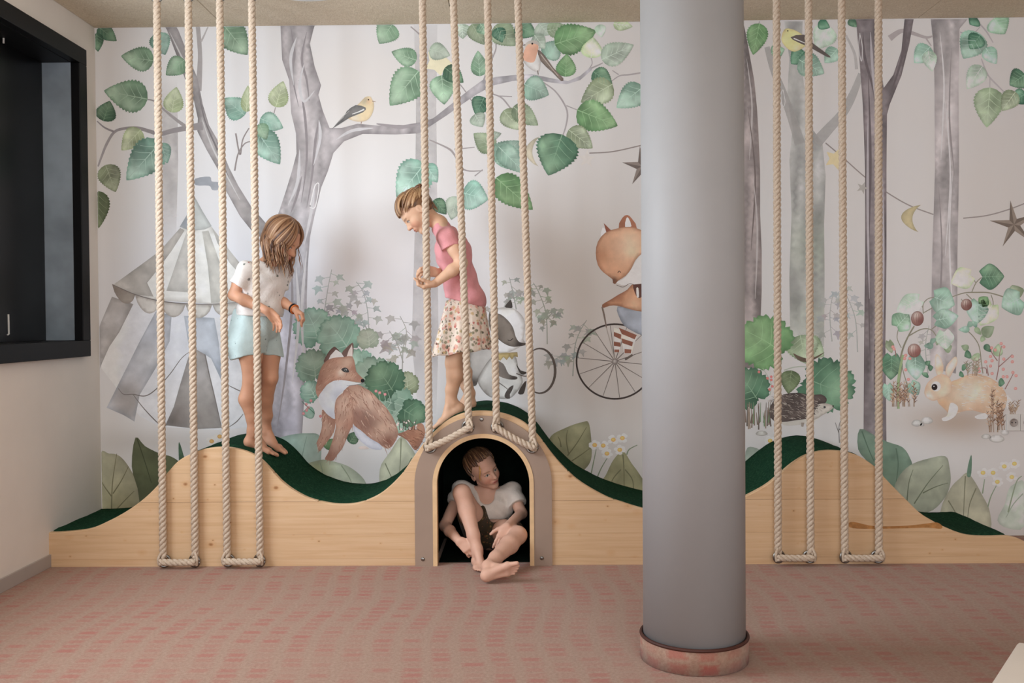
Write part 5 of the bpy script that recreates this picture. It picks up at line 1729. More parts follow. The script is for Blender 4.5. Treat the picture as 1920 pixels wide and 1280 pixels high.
b2.stroke([(1014, 102), (1028, 120), (1046, 142)], [1.6, 0.8], (176, 156, 140), 6)
b2.dot(998, 82, 1.8, (30, 24, 24), 6)
b2.stroke([(1008, 132), (1009, 140)], 1.2, (90, 70, 60), 5.2, 0)
b2.done('mural_bird')
b3 = Motif(14.0)
b3.fill([(1470, 56), (1482, 54), (1500, 62), (1514, 76), (1508, 88), (1490, 97), (1475, 90), (1465, 75)], (204, 182, 108), 5, 3, 5, edge=(170, 146, 84), ew=1.5, blobs=[(1495, 92, 8, (200, 180, 150), 0.7), (1472, 57, 3, (70, 54, 44), 0.8)])
b3.fill([(1482, 70), (1507, 65), (1525, 82), (1556, 105), (1551, 107), (1522, 91), (1497, 80)], (88, 74, 68), 5.5, 2, 5)
b3.stroke([(1488, 72), (1500, 77), (1512, 82)], [2.4, 1], (196, 186, 176), 6)
b3.dot(1477, 58, 1.3, (30, 24, 24), 6)
b3.done('mural_bird')

# ------------------------------------------------------------------ children: smooth bodies grown from tapered limbs
def unit(v):
    v = np.asarray(v, float)
    return v/np.linalg.norm(v)


class Field:
    """signed distance field sampled on a grid; shapes are blended in with soft joints"""

    def __init__(self, lo, hi, h):
        self.lo, self.h = np.asarray(lo, float), h
        self.n = np.ceil((np.asarray(hi, float)-self.lo)/h).astype(int)+1
        self.D = np.full(self.n, 0.2, np.float32)

    def local(self, lo, hi, pad):
        a = np.clip(np.floor((np.asarray(lo)-pad-self.lo)/self.h).astype(int), 0, self.n-1)
        b = np.clip(np.ceil((np.asarray(hi)+pad-self.lo)/self.h).astype(int)+1, 1, self.n)
        if np.any(b <= a):
            return None, None
        sl = tuple(slice(a[i], b[i]) for i in range(3))
        ax = [(self.lo[i]+self.h*np.arange(a[i], b[i])).astype(np.float32) for i in range(3)]
        return sl, np.meshgrid(*ax, indexing='ij', sparse=True)

    def blend(self, sl, d, k, sub=False):
        A = self.D[sl]
        if sub:
            A, d2 = -A, d
            hh = np.maximum(k-np.abs(A-d2), 0)/max(k, 1e-6)
            self.D[sl] = -(np.minimum(A, d2)-hh*hh*k*0.25) if False else np.maximum(self.D[sl], -d)+np.maximum(k-np.abs(self.D[sl]+d), 0)**2/(4*max(k, 1e-6))
            return
        hh = np.maximum(k-np.abs(A-d), 0)/max(k, 1e-6)
        self.D[sl] = np.minimum(A, d)-hh*hh*k*0.25

    def cone(self, a, b, ra, rb=None, k=0.012, sub=False, cut=None):
        """limb piece from a to b with radii ra, rb; cut = list of (point, normal) planes that end it square"""
        a, b = np.asarray(a, float), np.asarray(b, float)
        rb = ra if rb is None else rb
        r = max(ra, rb)
        sl, g = self.local(np.minimum(a, b)-r, np.maximum(a, b)+r, k+0.012)
        if sl is None:
            return
        ab = b-a
        L2 = float(ab@ab)+1e-12
        X, Y, Z = g[0]-a[0], g[1]-a[1], g[2]-a[2]
        t = np.clip((X*ab[0]+Y*ab[1]+Z*ab[2])/L2, 0, 1)
        d = np.sqrt((X-t*ab[0])**2+(Y-t*ab[1])**2+(Z-t*ab[2])**2)-(ra+(rb-ra)*t)
        for (p, n) in cut or ():
            p, n = np.asarray(p, float), unit(n)
            d = np.maximum(d, (g[0]-p[0])*n[0]+(g[1]-p[1])*n[1]+(g[2]-p[2])*n[2])
        self.blend(sl, d.astype(np.float32), k, sub)

    def chain(self, pts, rad, k=0.012):
        for i in range(len(pts)-1):
            self.cone(pts[i], pts[i+1], rad[i], rad[i+1], k)

    def ell(self, c, R, r, k=0.012, sub=False, cut=None):
        """ellipsoid: centre, 3 axes (rows), radii"""
        c, R, r = np.asarray(c, float), np.asarray(R, float), np.asarray(r, float)
        m = r.max()
        sl, g = self.local(c-m, c+m, k+0.012)
        if sl is None:
            return
        X, Y, Z = g[0]-c[0], g[1]-c[1], g[2]-c[2]
        q = [(X*R[i][0]+Y*R[i][1]+Z*R[i][2]) for i in range(3)]
        k0 = np.sqrt(sum((q[i]/r[i])**2 for i in range(3)))
        k1 = np.sqrt(sum((q[i]/r[i]**2)**2 for i in range(3)))+1e-6
        d = k0*(k0-1)/k1
        for (p, n) in cut or ():
            p, n = np.asarray(p, float), unit(n)
            d = np.maximum(d, (g[0]-p[0])*n[0]+(g[1]-p[1])*n[1]+(g[2]-p[2])*n[2])
        self.blend(sl, d.astype(np.float32), k, sub)

    def cutplane(self, p, n, k=0.0):
        n = unit(n)
        ax = [(self.lo[i]+self.h*np.arange(self.n[i])-p[i]).astype(np.float32) for i in range(3)]
        g = np.meshgrid(*ax, indexing='ij', sparse=True)
        self.D = np.maximum(self.D, (g[0]*n[0]+g[1]*n[1]+g[2]*n[2]).astype(np.float32))

    def ripple(self, amp, kvec, phase=0.0, warp=0.0):
        ax = [(self.lo[i]+self.h*np.arange(self.n[i])).astype(np.float32) for i in range(3)]
        g = np.meshgrid(*ax, indexing='ij', sparse=True)
        w_ = warp*np.sin(g[0]*23+g[2]*17+1.3)+warp*np.sin(g[1]*31-g[2]*11)
        self.D = self.D+(amp*np.sin(g[0]*kvec[0]+g[1]*kvec[1]+g[2]*kvec[2]+phase+w_)).astype(np.float32)

    def skin(self):
        """surface nets"""
        D, h = self.D, self.h
        D[0], D[-1] = 0.1, 0.1
        D[:, 0], D[:, -1] = 0.1, 0.1
        D[:, :, 0], D[:, :, -1] = 0.1, 0.1
        S = D < 0
        nx, ny, nz = D.shape
        cnt = np.zeros((nx-1, ny-1, nz-1), np.uint8)
        for dx in (0, 1):
            for dy in (0, 1):
                for dz in (0, 1):
                    cnt += S[dx:nx-1+dx, dy:ny-1+dy, dz:nz-1+dz]
        act = np.argwhere((cnt > 0) & (cnt < 8))
        idx = np.full(cnt.shape, -1, np.int32)
        idx[act[:, 0], act[:, 1], act[:, 2]] = np.arange(len(act))
        co = np.array([(i, j, k) for i in (0, 1) for j in (0, 1) for k in (0, 1)])
        val = np.stack([D[act[:, 0]+c[0], act[:, 1]+c[1], act[:, 2]+c[2]] for c in co], 1).astype(np.float64)
        acc = np.zeros((len(act), 3))
        num = np.zeros(len(act))
        for a in range(8):
            for b in range(a+1, 8):
                if np.abs(co[a]-co[b]).sum() != 1:
                    continue
                va, vb = val[:, a], val[:, b]
                m = (va < 0) != (vb < 0)
                t = np.where(m, va/np.where(m, va-vb, 1), 0)
                acc += np.where(m[:, None], co[a]+t[:, None]*(co[b]-co[a]), 0)
                num += m
        V = self.lo+h*(act+acc/num[:, None])
        Q = []
        for ax in range(3):
            o1, o2 = [(1, 2), (2, 0), (0, 1)][ax]
            sa = [slice(1, -1)]*3
            sb = [slice(1, -1)]*3
            sa[ax] = slice(0, -1)
            sb[ax] = slice(1, None)
            A, B = S[tuple(sa)], S[tuple(sb)]
            for flip, mk in ((False, A & ~B), (True, ~A & B)):
                e = np.argwhere(mk)
                off = np.ones(3, int)
                off[ax] = 0
                e = e+off
                d1, d2 = np.zeros(3, int), np.zeros(3, int)
                d1[o1] = 1
                d2[o2] = 1
                q = [idx[tuple((e-d).T)] for d in (d1+d2, d2, np.zeros(3, int), d1)]
                q = np.stack(q if not flip else q[::-1], 1)
                Q.append(q)
        Q = np.vstack(Q)
        Q = Q[(Q >= 0).all(1)]
        return V, Q


def relax(V, Q, it=2, lam=0.5):
    n = len(V)
    a = np.concatenate([Q[:, i] for i in range(4)])
    b = np.concatenate([Q[:, (i+1) % 4] for i in range(4)])
    deg = np.bincount(a, minlength=n)+np.bincount(b, minlength=n)
    for _ in range(it):
        S_ = np.zeros_like(V)
        for i in range(3):
            S_[:, i] = np.bincount(a, V[b, i], n)+np.bincount(b, V[a, i], n)
        V = V+(S_/np.maximum(deg, 1)[:, None]-V)*lam
    return V


def rot(v, ax, a):
    ax = unit(ax)
    v = np.asarray(v, float)
    return v*math.cos(a)+np.cross(ax, v)*math.sin(a)+ax*(ax@v)*(1-math.cos(a))


def hand(F, W, d, n, t, curl=(0.5, 0.6, 0.4), spread=0.05, s=1.0, thumb=(0.75, 0.5), tc=0.3, k=0.006):
    """W wrist, d towards the fingers, n out of the palm, t towards the thumb"""
    W, d, n, t = np.asarray(W, float), unit(d), unit(n), unit(t)
    off = (0.022, 0.0075, -0.007, -0.021)
    kl = (0.060, 0.063, 0.060, 0.054)
    fl = ((0.030, 0.020, 0.016), (0.033, 0.022, 0.017), (0.030, 0.021, 0.016), (0.023, 0.016, 0.014))
    for i in range(4):
        kn = W+(d*kl[i]+t*off[i])*s
        F.cone(W+t*off[i]*0.55*s+d*0.006*s, kn, 0.0125*s, 0.0100*s, 0.010)
        dd = unit(d+t*(off[i]*spread*20))
        p = kn
        r = (0.0086, 0.0080, 0.0074, 0.0064)
        rr = 0.0082 if i < 3 else 0.0072
        for j in range(3):
            dd = rot(dd, np.cross(dd, n), curl[j]*(1+0.08*i))
            q = p+dd*fl[i][j]*s
            F.cone(p, q, rr*s*(1-0.09*j), rr*s*(1-0.09*(j+1)), 0.0035)
            p = q
    b0 = W+(d*0.012+t*0.016)*s
    dd = unit(d*thumb[1]+t*thumb[0]+n*tc)
    m0 = b0+dd*0.030*s
    F.cone(b0, m0, 0.0125*s, 0.0095*s, 0.010)
    dd = unit(dd+d*0.45+n*tc*0.6)
    m1 = m0+dd*0.024*s
    F.cone(m0, m1, 0.0092*s, 0.0086*s, 0.004)
    dd = unit(dd+d*0.35+n*tc*0.5)
    F.cone(m1, m1+dd*0.018*s, 0.0086*s, 0.0072*s, 0.004)


def foot(F, H, d, u, ins, s=1.0, curl=0.0):
    """H heel point on the ground, d towards the toes, u up, ins towards the big toe; returns ankle"""
    H, d, u, ins = np.asarray(H, float), unit(d), unit(u), unit(ins)
    def pt(a, b_, c): return H+(d*a+u*b_+ins*c)*s
    F.cone(pt(0.020, 0.024, 0), pt(0.030, 0.026, 0), 0.0245*s, 0.025*s, 0.012)
    F.cone(pt(0.025, 0.019, -0.008), pt(0.118, 0.013, -0.022), 0.018*s, 0.0125*s, 0.014)
    F.cone(pt(0.030, 0.024, 0.006), pt(0.130, 0.016, 0.018), 0.020*s, 0.0155*s, 0.016)
    F.cone(pt(0.118, 0.013, -0.022), pt(0.130, 0.016, 0.018), 0.0125*s, 0.0155*s, 0.014)
    ank = pt(0.034, 0.085, 0.0)
    F.cone(ank, pt(0.095, 0.032, 0.006), 0.025*s, 0.018*s, 0.018)
    F.cone(pt(0.034, 0.062, 0.018), pt(0.034, 0.062, -0.018), 0.011*s, 0.010*s, 0.016)
    F.cone(ank, pt(0.022, 0.026, 0), 0.021*s, 0.024*s, 0.016)
    toes = ((0.022, 0.150, 0.176, 0.0112), (0.006, 0.150, 0.178, 0.0082), (-0.006, 0.145, 0.170, 0.0078), (-0.017, 0.137, 0.160, 0.0074), (-0.027, 0.128, 0.148, 0.0070))
    for c, a0, a1, r in toes:
        F.cone(pt(a0-0.028, 0.014, c*0.9), pt(a0, 0.013+0.3*curl*0.02, c), r*1.1*s, r*s, 0.006)
        F.cone(pt(a0, 0.013+0.3*curl*0.02, c), pt(a1, 0.009+curl*0.012, c*1.02), r*s, r*0.9*s, 0.0025)
    return ank


class Head:
    """head with its own axes: f = where the face looks, u = up, l = towards its left ear; s = 1 for a head 0.2 m high"""

    def __init__(self, c, f, u, s=1.0):
        self.c, self.f = np.asarray(c, float), unit(f)
        u = np.asarray(u, float)
        self.u = unit(u-self.f*(u@self.f))
        self.l = np.cross(self.u, self.f)
        self.s = s
        self.R = np.array([self.f, self.l, self.u])

    def p(self, f, l, u):
        return self.c+(self.f*f+self.l*l+self.u*u)*self.s

    def loc(self, V):
        return ((V-self.c)@self.R.T)/self.s

    def grow(self, F):
        s, R = self.s, self.R
        def E(f, l, u, r, k, sub=False): F.ell(self.p(f, l, u), R, np.array(r)*s, k*s, sub)
        E(-0.012, 0, 0.028, (0.090, 0.072, 0.080), 0.02)
        E(0.016, 0, -0.028, (0.066, 0.058, 0.074), 0.03)
        for sg in (1, -1):
            E(0.042, sg*0.031, -0.036, (0.030, 0.026, 0.028), 0.020)
            F.cone(self.p(0.0, sg*0.050, -0.058), self.p(0.055, sg*0.012, -0.090), 0.013*s, 0.013*s, 0.022*s)
            E(-0.012, sg*0.070, -0.014, (0.017, 0.007, 0.026), 0.006)
            E(-0.006, sg*0.0765, -0.012, (0.010, 0.004, 0.016), 0.004, True)
        E(0.058, 0, -0.090, (0.018, 0.018, 0.015), 0.018)
        E(0.062, 0, 0.016, (0.018, 0.045, 0.016), 0.018)
        for sg in (1, -1):      # eye hollows, eyeballs, lids
            E(0.094, sg*0.029, -0.004, (0.020, 0.018, 0.013), 0.016, True)
            E(0.0635, sg*0.0285, -0.005, (0.0125, 0.0135, 0.0118), 0.003)
            F.cone(self.p(0.0755, sg*0.017, 0.0015), self.p(0.070, sg*0.042, 0.001), 0.0034*s, 0.003*s, 0.004*s)
        F.cone(self.p(0.073, 0, 0.004), self.p(0.094, 0, -0.027), 0.0075*s, 0.0095*s, 0.014*s)
        E(0.096, 0, -0.031, (0.0105, 0.0105, 0.009), 0.008)
        for sg in (1, -1):
            E(0.086, sg*0.0095, -0.034, (0.009, 0.0065, 0.0065), 0.006)
        E(0.074, 0, -0.058, (0.013, 0.024, 0.013), 0.012)
        E(0.0835, 0, -0.0555, (0.007, 0.019, 0.0045), 0.004)
        E(0.0825, 0, -0.0645, (0.007, 0.016, 0.0052), 0.004)
        E(0.098, 0, -0.060, (0.014, 0.020, 0.0012), 0.003, True)

    def paint(self, V, K, smile=0.0):
        q = self.loc(V)
        f, l, u = q[:, 0], np.abs(q[:, 1]), q[:, 2]
        front = f > 0.045

        def put(m, c, a=1.0):
            m = np.clip(m, 0, 1)[:, None]*a
            K[:, :3] = K[:, :3]*(1-m)+np.asarray(c)*m
        sm = lambda d, w_: np.clip(0.5-d/w_, 0, 1)
        put(sm(np.hypot((l-0.036)/1.2, u+0.040)-0.018, 0.02)*front, lin((206, 128, 104)), 0.45)         # cheeks
        put(sm(np.hypot(l/2.6, u+0.0585)-0.0078, 0.004)*(f > 0.07), lin((178, 98, 90)), 0.8)           # lips
        put(sm(np.hypot(l/8.0, u+0.060)-0.0016, 0.002)*(f > 0.07), lin((104, 52, 48)), 0.8)
        eye = np.hypot((l-0.0285)/1.55, u+0.0050)
        put(sm(eye-0.0072, 0.002)*(f > 0.055), lin((222, 212, 206)))
        put(sm(np.hypot(l-0.0285, u+0.0045)-0.0062, 0.002)*(f > 0.055)*(eye < 0.0078), lin((88, 96, 88)))
        put(sm(np.hypot(l-0.0285, u+0.0045)-0.0028, 0.002)*(f > 0.055), lin((18, 16, 16)))
        lash = np.abs(np.hypot((l-0.0285)/1.55, u+0.0055)-0.0082)
        put(sm(lash-0.0012, 0.002)*(u > -0.006)*(f > 0.05), lin((70, 46, 38)), 0.85)
        brow = np.abs(u-0.0155+((l-0.030)/0.024)**2*0.004)
        put(sm(brow-0.0026, 0.003)*(l > 0.010)*(l < 0.046)*front, lin((128, 92, 66)), 0.6)
        put(sm(np.hypot(l-0.0085, u+0.0385)-0.0026, 0.003)*(f > 0.08), lin((128, 66, 56)), 0.7)


def mat_skin():
    m, nt, b = newmat('skin')
    at = nd(nt, 'ShaderNodeAttribute', attribute_name='Col')
    co = objco(nt)
    n1 = noise_node(nt, 22, 4, 0.6, co)
    sc = nd(nt, 'ShaderNodeVectorMath', operation='SCALE')
    nt.links.new(at.outputs['Color'], sc.inputs[0])
    nt.links.new(mathn(nt, 'MULTIPLY_ADD', n1.outputs[0], 0.16, 0.92), sc.inputs['Scale'])
    nt.links.new(sc.outputs[0], b.inputs['Base Color'])
    b.inputs['Roughness'].default_value = 0.52
    b.inputs['Subsurface Weight'].default_value = 0.12
    b.inputs['Subsurface Radius'].default_value = (0.012, 0.005, 0.003)
    b.inputs['Subsurface Scale'].default_value = 0.6
    return m


def mat_hair():
    m, nt, b = newmat('hair')
    at = nd(nt, 'ShaderNodeAttribute', attribute_name='Col')
    nt.links.new(at.outputs['Color'], b.inputs['Base Color'])
    b.inputs['Roughness'].default_value = 0.42
    b.inputs['Specular IOR Level'].default_value = 0.4
    return m


def mat_cloth(name, base, spots=(), rough=0.85, weave=700, var=0.05, fold=0.0):
    """cotton; spots = [(scale, radius, share, rgb)] printed sprigs"""
    m, nt, b = newmat(name)
    co = objco(nt)
    n1 = noise_node(nt, 12, 3, 0.6, co)
    c0 = L4(base)
    r = ramp(nt, n1.outputs[0], [(0.3, tuple(x*(1-var*2) for x in c0[:3])), (0.7, tuple(min(1, x*(1+var)) for x in c0[:3]))])
    col = r.outputs[0]
    for i, (sc, rad, share, rgb) in enumerate(spots):
        mp = nd(nt, 'ShaderNodeMapping')
        mp.inputs['Location'].default_value = (i*3.1, i*1.7, i*2.3)
        nt.links.new(co, mp.inputs['Vector'])
        v = nd(nt, 'ShaderNodeTexVoronoi', feature='F1')
        v.inputs['Scale'].default_value = sc
        nt.links.new(mp.outputs[0], v.inputs['Vector'])
        se = nd(nt, 'ShaderNodeSeparateColor')
        nt.links.new(v.outputs['Color'], se.inputs[0])
        jit = noise_node(nt, sc*3.0, 2, 0.6, mp.outputs[0])
        ds = mathn(nt, 'ADD', v.outputs['Distance'], mathn(nt, 'MULTIPLY', mathn(nt, 'SUBTRACT', jit.outputs[0], 0.5), rad*1.6))
        mk = ramp(nt, ds, [(rad*0.75, (1, 1, 1)), (rad*1.15, (0, 0, 0))])
        on = mathn(nt, 'LESS_THAN', se.outputs[0], share)
        col = mixc(nt, col, L4(rgb), mathn(nt, 'MULTIPLY', mathn(nt, 'MULTIPLY', mk.outputs[0], on), 0.85))
    nt.links.new(col, b.inputs['Base Color'])
    b.inputs['Roughness'].default_value = rough
    b.inputs['Specular IOR Level'].default_value = 0.1
    b.inputs['Sheen Weight'].default_value = 0.12
    w1_ = noise_node(nt, weave, 2, vec=co)
    w2_ = noise_node(nt, 26, 3, 0.6, co, 0.8)
    hsum = mathn(nt, 'ADD', mathn(nt, 'MULTIPLY', w1_.outputs[0], 0.25), mathn(nt, 'MULTIPLY', w2_.outputs[0], 2.2))
    bump(nt, b, hsum, 0.35, 0.006)
    return m


M['skin'] = mat_skin()
M['hair'] = mat_hair()


def skincol(V, rgb, seed=0.0):
    K = np.ones((len(V), 4), np.float32)
    K[:, :3] = lin(rgb)
    return K


def put_body(name, F, parent, K_fn, mat, it=2):
    V, Q = F.skin()
    V = relax(V, Q, it)
    K = K_fn(V)
    return npmesh(name, V, Q, mat, parent, True, K)


def locks(name, paths, cols, parent, r0=0.006, sides=6, base=None):
    """hair drawn as many tapered locks, one mesh"""
    Vs, Qs, Ks, off = [], [], [], 0
    if base is not None:
        V, Q, K = base
        Vs.append(V)
        Ks.append(K)
        Qs += [tuple(q) for q in Q]
        off += len(V)
    for (pth, rr), c in zip(paths, cols):
        m_ = len(pth)
        t = np.linspace(0, 1, m_)
        rad = rr*np.minimum(1.0, 0.25+3.0*t)*(1-t**3*0.92)
        V, Q, T = tube_arrays(pth, rad, sides)
        Vs.append(V)
        Qs += [tuple(q) for q in Q+off]+[tuple(q) for q in T+off]
        K = np.ones((len(V), 4), np.float32)
        K[:, :3] = lin(c)
        Ks.append(K)
        off += len(V)
    o = mesh(name, np.vstack(Vs), Qs, M['hair'], parent, True, np.vstack(Ks))
    return o


def cap_base(hd, shape, h, rgb, cutf=None):
    """scalp layer of hair under the locks"""
    lo, hi = hd.c-0.16*hd.s, hd.c+0.16*hd.s
    F = Field(lo, hi, h)
    shape(F)
    V, Q = F.skin()
    V = relax(V, Q, 2)
    K = np.ones((len(V), 4), np.float32)
    q = hd.loc(V)
    nz = np.sin(q[:, 1]*260+6*np.sin(q[:, 0]*40))*0.5+0.5
    K[:, :3] = lin(rgb)*(0.75+0.5*nz[:, None])
    return V, Q, K


def onbench(px, py):
    """where the view ray of a pixel meets the waves of the bench"""
    best = None
    for Y in np.linspace(-BD+0.02, -0.02, 300):
        p = P(px, py, Y)
        e = abs(p[2]-float(top(p[0]))-0.002)
        if best is None or e < best[0]:
            best = (e, p)
    return best[1]


def person(label, loc, group=None):
    return tag(empty('person', loc), label, 'person', group)


rk = random.Random(21)
HSK = 0.0027

# ================================================================== girl by the tent (white sprigged top, light blue shorts)
Y1 = -0.37
def j1(px, py, dy=0.0): return P(px, py, Y1+dy)
rh, lh = onbench(459, 834), onbench(486, 826)
rt, lt = onbench(514, 856), onbench(518, 842)
g1 = person('child in sprigged white top and light blue shorts standing on the bench, looking down', (j1(480, 800)[0], Y1, float(rh[2])))
F = Field(j1(418, 870, 0)-np.array([0.02, 0.24, 0.02]), j1(590, 390, 0)+np.array([0.02, 0.26, 0.02]), HSK)
f1 = unit((0.78, -0.62, 0.0))           # way she faces
r1 = np.array([f1[1], -f1[0], 0.0])     # her right side
up1 = unit(j1(500, 500)-j1(482, 610))
hd1 = Head(j1(530, 449, -0.01), (0.76, -0.30, -0.56), (0.45, -0.1, 0.9), 1.02)
hd1.grow(F)
sR, sL = j1(463, 508, -0.085), j1(531, 506, 0.085)
neck0 = j1(500, 497)
F.cone(neck0, hd1.p(-0.018, 0, -0.06), 0.031, 0.030, 0.02)
ch, wa, hp = j1(494, 530), j1(490, 572), j1(484, 612)
R1 = np.array([r1, f1, np.cross(r1, f1)])
F.ell(ch, R1, (0.115, 0.078, 0.105), 0.03)
F.ell(wa, R1, (0.098, 0.070, 0.085), 0.03)
F.ell(hp, R1, (0.110, 0.085, 0.085), 0.03)
F.cone(neck0, sR, 0.030, 0.038, 0.03)
F.cone(neck0, sL, 0.030, 0.038, 0.03)
eR, wR = j1(438, 553, -0.10), j1(502, 583, -0.175)
F.chain([sR, j1(449, 528, -0.095), eR], [0.036, 0.033, 0.027], 0.015)
F.chain([eR, eR+(wR-eR)*0.35, wR], [0.027, 0.029, 0.0195], 0.012)
hdv = unit(j1(530, 612, -0.20)-wR)
hand(F, wR, hdv, unit(np.array([-0.75, 0.25, -0.6])), unit(np.array([0.45, -0.25, 0.35])), (0.30, 0.35, 0.25), 0.03, 0.95, (0.45, 0.85), 0.35)
eL, wL = j1(519, 560, 0.06), j1(551, 579, -0.01)
F.chain([sL, eL], [0.036, 0.027], 0.015)
F.chain([eL, eL+(wL-eL)*0.4, wL], [0.027, 0.027, 0.0195], 0.012)
hdl = unit(j1(578, 596, -0.035)-wL)
hand(F, wL, hdl, unit(np.array([-0.35, 0.15, -0.9])), unit(np.array([-0.05, -0.95, 0.1])), (0.75, 0.85, 0.6), 0.02, 0.92, (0.45, 0.8), 0.6)
# legs
aR = foot(F, rh, rt-rh, (0.1, 0, 1), np.cross((0, 0, 1), unit(rt-rh)), 1.0, 0.3)
aL = foot(F, lh, lt-lh, (0.1, 0, 1), -np.cross((0, 0, 1), unit(lt-lh)), 0.95, 0.2)
hipR, hipL = j1(473, 628, -0.055), j1(498, 626, 0.055)
kR, kL = j1(471, 712, -0.075), j1(506, 708, 0.02)
F.chain([hipR, j1(470, 665, -0.07), kR], [0.072, 0.056, 0.040], 0.02)
F.chain([kR, j1(464, 748, -0.08), (aR+kR)/2*0.5+aR*0.5, aR], [0.039, 0.042, 0.029, 0.023], 0.016)
F.chain([hipL, j1(504, 665, 0.05), kL], [0.072, 0.056, 0.041], 0.02)
mL = (kL+aL)/2+np.array([-0.016, 0.0, 0.02])
F.chain([kL, mL, aL*0.75+kL*0.25, aL], [0.039, 0.041, 0.028, 0.023], 0.016)


def k1c(V):
    K = skincol(V, (204, 152, 122))
    hd1.paint(V, K)
    return K


put_body('body', F, g1, k1c, M['skin'])
# top
F = Field(j1(425, 620)-np.array([0.02, 0.2, 0.02]), j1(560, 470)+np.array([0.02, 0.22, 0.04]), 0.004)
F.ell(ch, R1, (0.128, 0.090, 0.115), 0.03)
F.ell(wa, R1, (0.120, 0.090, 0.100), 0.04)
F.ell(j1(486, 590), R1, (0.122, 0.098, 0.075), 0.04)
F.cone(neck0+up1*-0.012, sR, 0.036, 0.046, 0.03)
F.cone(neck0+up1*-0.012, sL, 0.036, 0.046, 0.03)
sl1 = unit(j1(447, 534, -0.097)-sR)
F.cone(sR, j1(441, 545, -0.10), 0.049, 0.047, 0.02, cut=[(j1(446, 535, -0.096), sl1)])
sl2 = unit(eL-sL)
F.cone(sL, eL, 0.048, 0.046, 0.02, cut=[(sL+(eL-sL)*0.62, sl2)])
F.ripple(0.0022, (40, 30, 55), 0.4, 1.2)
F.ripple(0.0016, (-70, 20, 60), 2.0, 1.5)
F.cutplane(j1(500, 593), -up1+np.array([0.12, 0, 0]))
F.cone(neck0+up1*0.012, neck0+up1*0.09, 0.048, 0.06, 0.01, True)
M['top1'] = mat_cloth('sprigged_cotton', (233, 226, 220), ((24, 0.20, 0.34, (104, 100, 96)), (30, 0.16, 0.16, (170, 70, 72)), (28, 0.18, 0.26, (84, 96, 86))))
put_body('top', F, g1, lambda V: skincol(V, (230, 225, 220)), M['top1'])
# shorts
F = Field(j1(425, 690)-np.array([0.03, 0.22, 0.02]), j1(545, 570)+np.array([0.03, 0.22, 0.03]), 0.004)
F.ell(hp+np.array([0, 0, 0.01]), R1, (0.124, 0.100, 0.105), 0.03)
hemR, hemL = j1(462, 668, -0.07), j1(509, 664, 0.05)
F.cone(hipR, hemR-np.array([0, 0, 0.05]), 0.080, 0.080, 0.015, cut=[(hemR, (0.16, 0, -1))])
F.cone(hipL, hemL-np.array([0, 0, 0.05]), 0.074, 0.064, 0.008, cut=[(hemL, (-0.22, 0, -1))])
F.cone(j1(468, 595, 0), j1(452, 650, -0.06), 0.090, 0.075, 0.02, cut=[(hemR, (0.16, 0, -1))])
F.ripple(0.0030, (62, 40, 12), 0.9, 1.0)
F.cutplane(j1(480, 578), (0, 0, 1))
M['shorts1'] = mat_cloth('pale_blue_cotton', (190, 206, 204), ((30, 0.13, 0.22, (118, 134, 136)), (44, 0.10, 0.2, (140, 156, 156))))
put_body('shorts', F, g1, lambda V: skincol(V, (190, 206, 204)), M['shorts1'])
# wrist bands
for off_, c_, nm in ((0.020, (30, 26, 30), 'black_wristband'), (0.006, (206, 110, 52), 'orange_wristband')):
    cpos = wL-unit(wL-eL)*off_+unit(wL-eL)*0.012
    dv_ = unit(wL-eL)
    a_ = unit(np.cross(dv_, (0, 0, 1)))
    b2_ = np.cross(dv_, a_)
    tube(nm, ring_path(cpos, a_, b2_, 0.0225, 26), 0.0042, plain(nm, c_, 0.6), g1, 8)

# long loose hair
def hair1():
    paths, cols = [], []
    hd, s = hd1, hd1.s
    pal = [(104, 72, 50), (132, 94, 66), (158, 120, 88), (186, 150, 118), (78, 52, 38), (146, 108, 80)]
    n_ = 0
    while n_ < 210:
        az = rk.uniform(-math.pi, math.pi)             # 0 = face
        if abs(az) < 0.45:
            continue
        z0 = rk.uniform(0.55, 1.0)
        # on the scalp from parting down
        pts = []
        ea = rk.uniform(-0.15, 0.15)
        for t in np.linspace(0.05, 1.0, 9):
            th = t*math.pi*0.62
            azz = az*(0.35+0.65*t**0.5) if abs(az) < 1.5 else az
            q = np.array([math.sin(th)*math.cos(azz)*0.098-0.012, math.sin(th)*math.sin(azz)*0.083, math.cos(th)*0.092+0.026])
            pts.append(hd.p(*q))
        p = pts[-1].copy()
        v = unit(pts[-1]-pts[-2])
        length = rk.uniform(0.08, 0.19) if abs(az) > 1.0 else rk.uniform(0.09, 0.16)
        ph = rk.uniform(0, 6)
        for k in range(9):
            v = unit(v*0.62+np.array([0.02, -0.02, -1.0])*0.38)
            side = hd.l*math.sin(ph+k*0.9)*0.006+hd.f*math.cos(ph+k*0.8)*0.005
            p = p+v*length/9+side
            pts.append(p.copy())
        paths.append((np.array(catmull(pts, 2)), rk.uniform(0.0045, 0.0085)))
        cols.append(rk.choice(pal))
        n_ += 1
    # loose strands hanging past the cheek
    for k in range(9):
        l0 = rk.choice((-1, 1))*rk.uniform(0.055, 0.075)
        p = hd.p(rk.uniform(0.03, 0.06), l0, 0.02)
        pts = [p]
        for q in range(10):
            p = p+np.array([rk.uniform(-0.003, 0.006), rk.uniform(-0.003, 0.003), -rk.uniform(0.012, 0.019)])
            pts.append(p)
        paths.append((np.array(catmull(pts, 3)), rk.uniform(0.0016, 0.003)))
        cols.append(rk.choice(pal))

    def shape(F):
        F.ell(hd.p(-0.020, 0, 0.036), hd.R, np.array((0.092, 0.080, 0.083))*s, 0.01)
        F.ell(hd.p(-0.045, 0, -0.02), hd.R, np.array((0.062, 0.074, 0.085))*s, 0.03)
    locks('hair', paths, cols, g1, base=cap_base(hd, shape, 0.004, (120, 84, 58)))


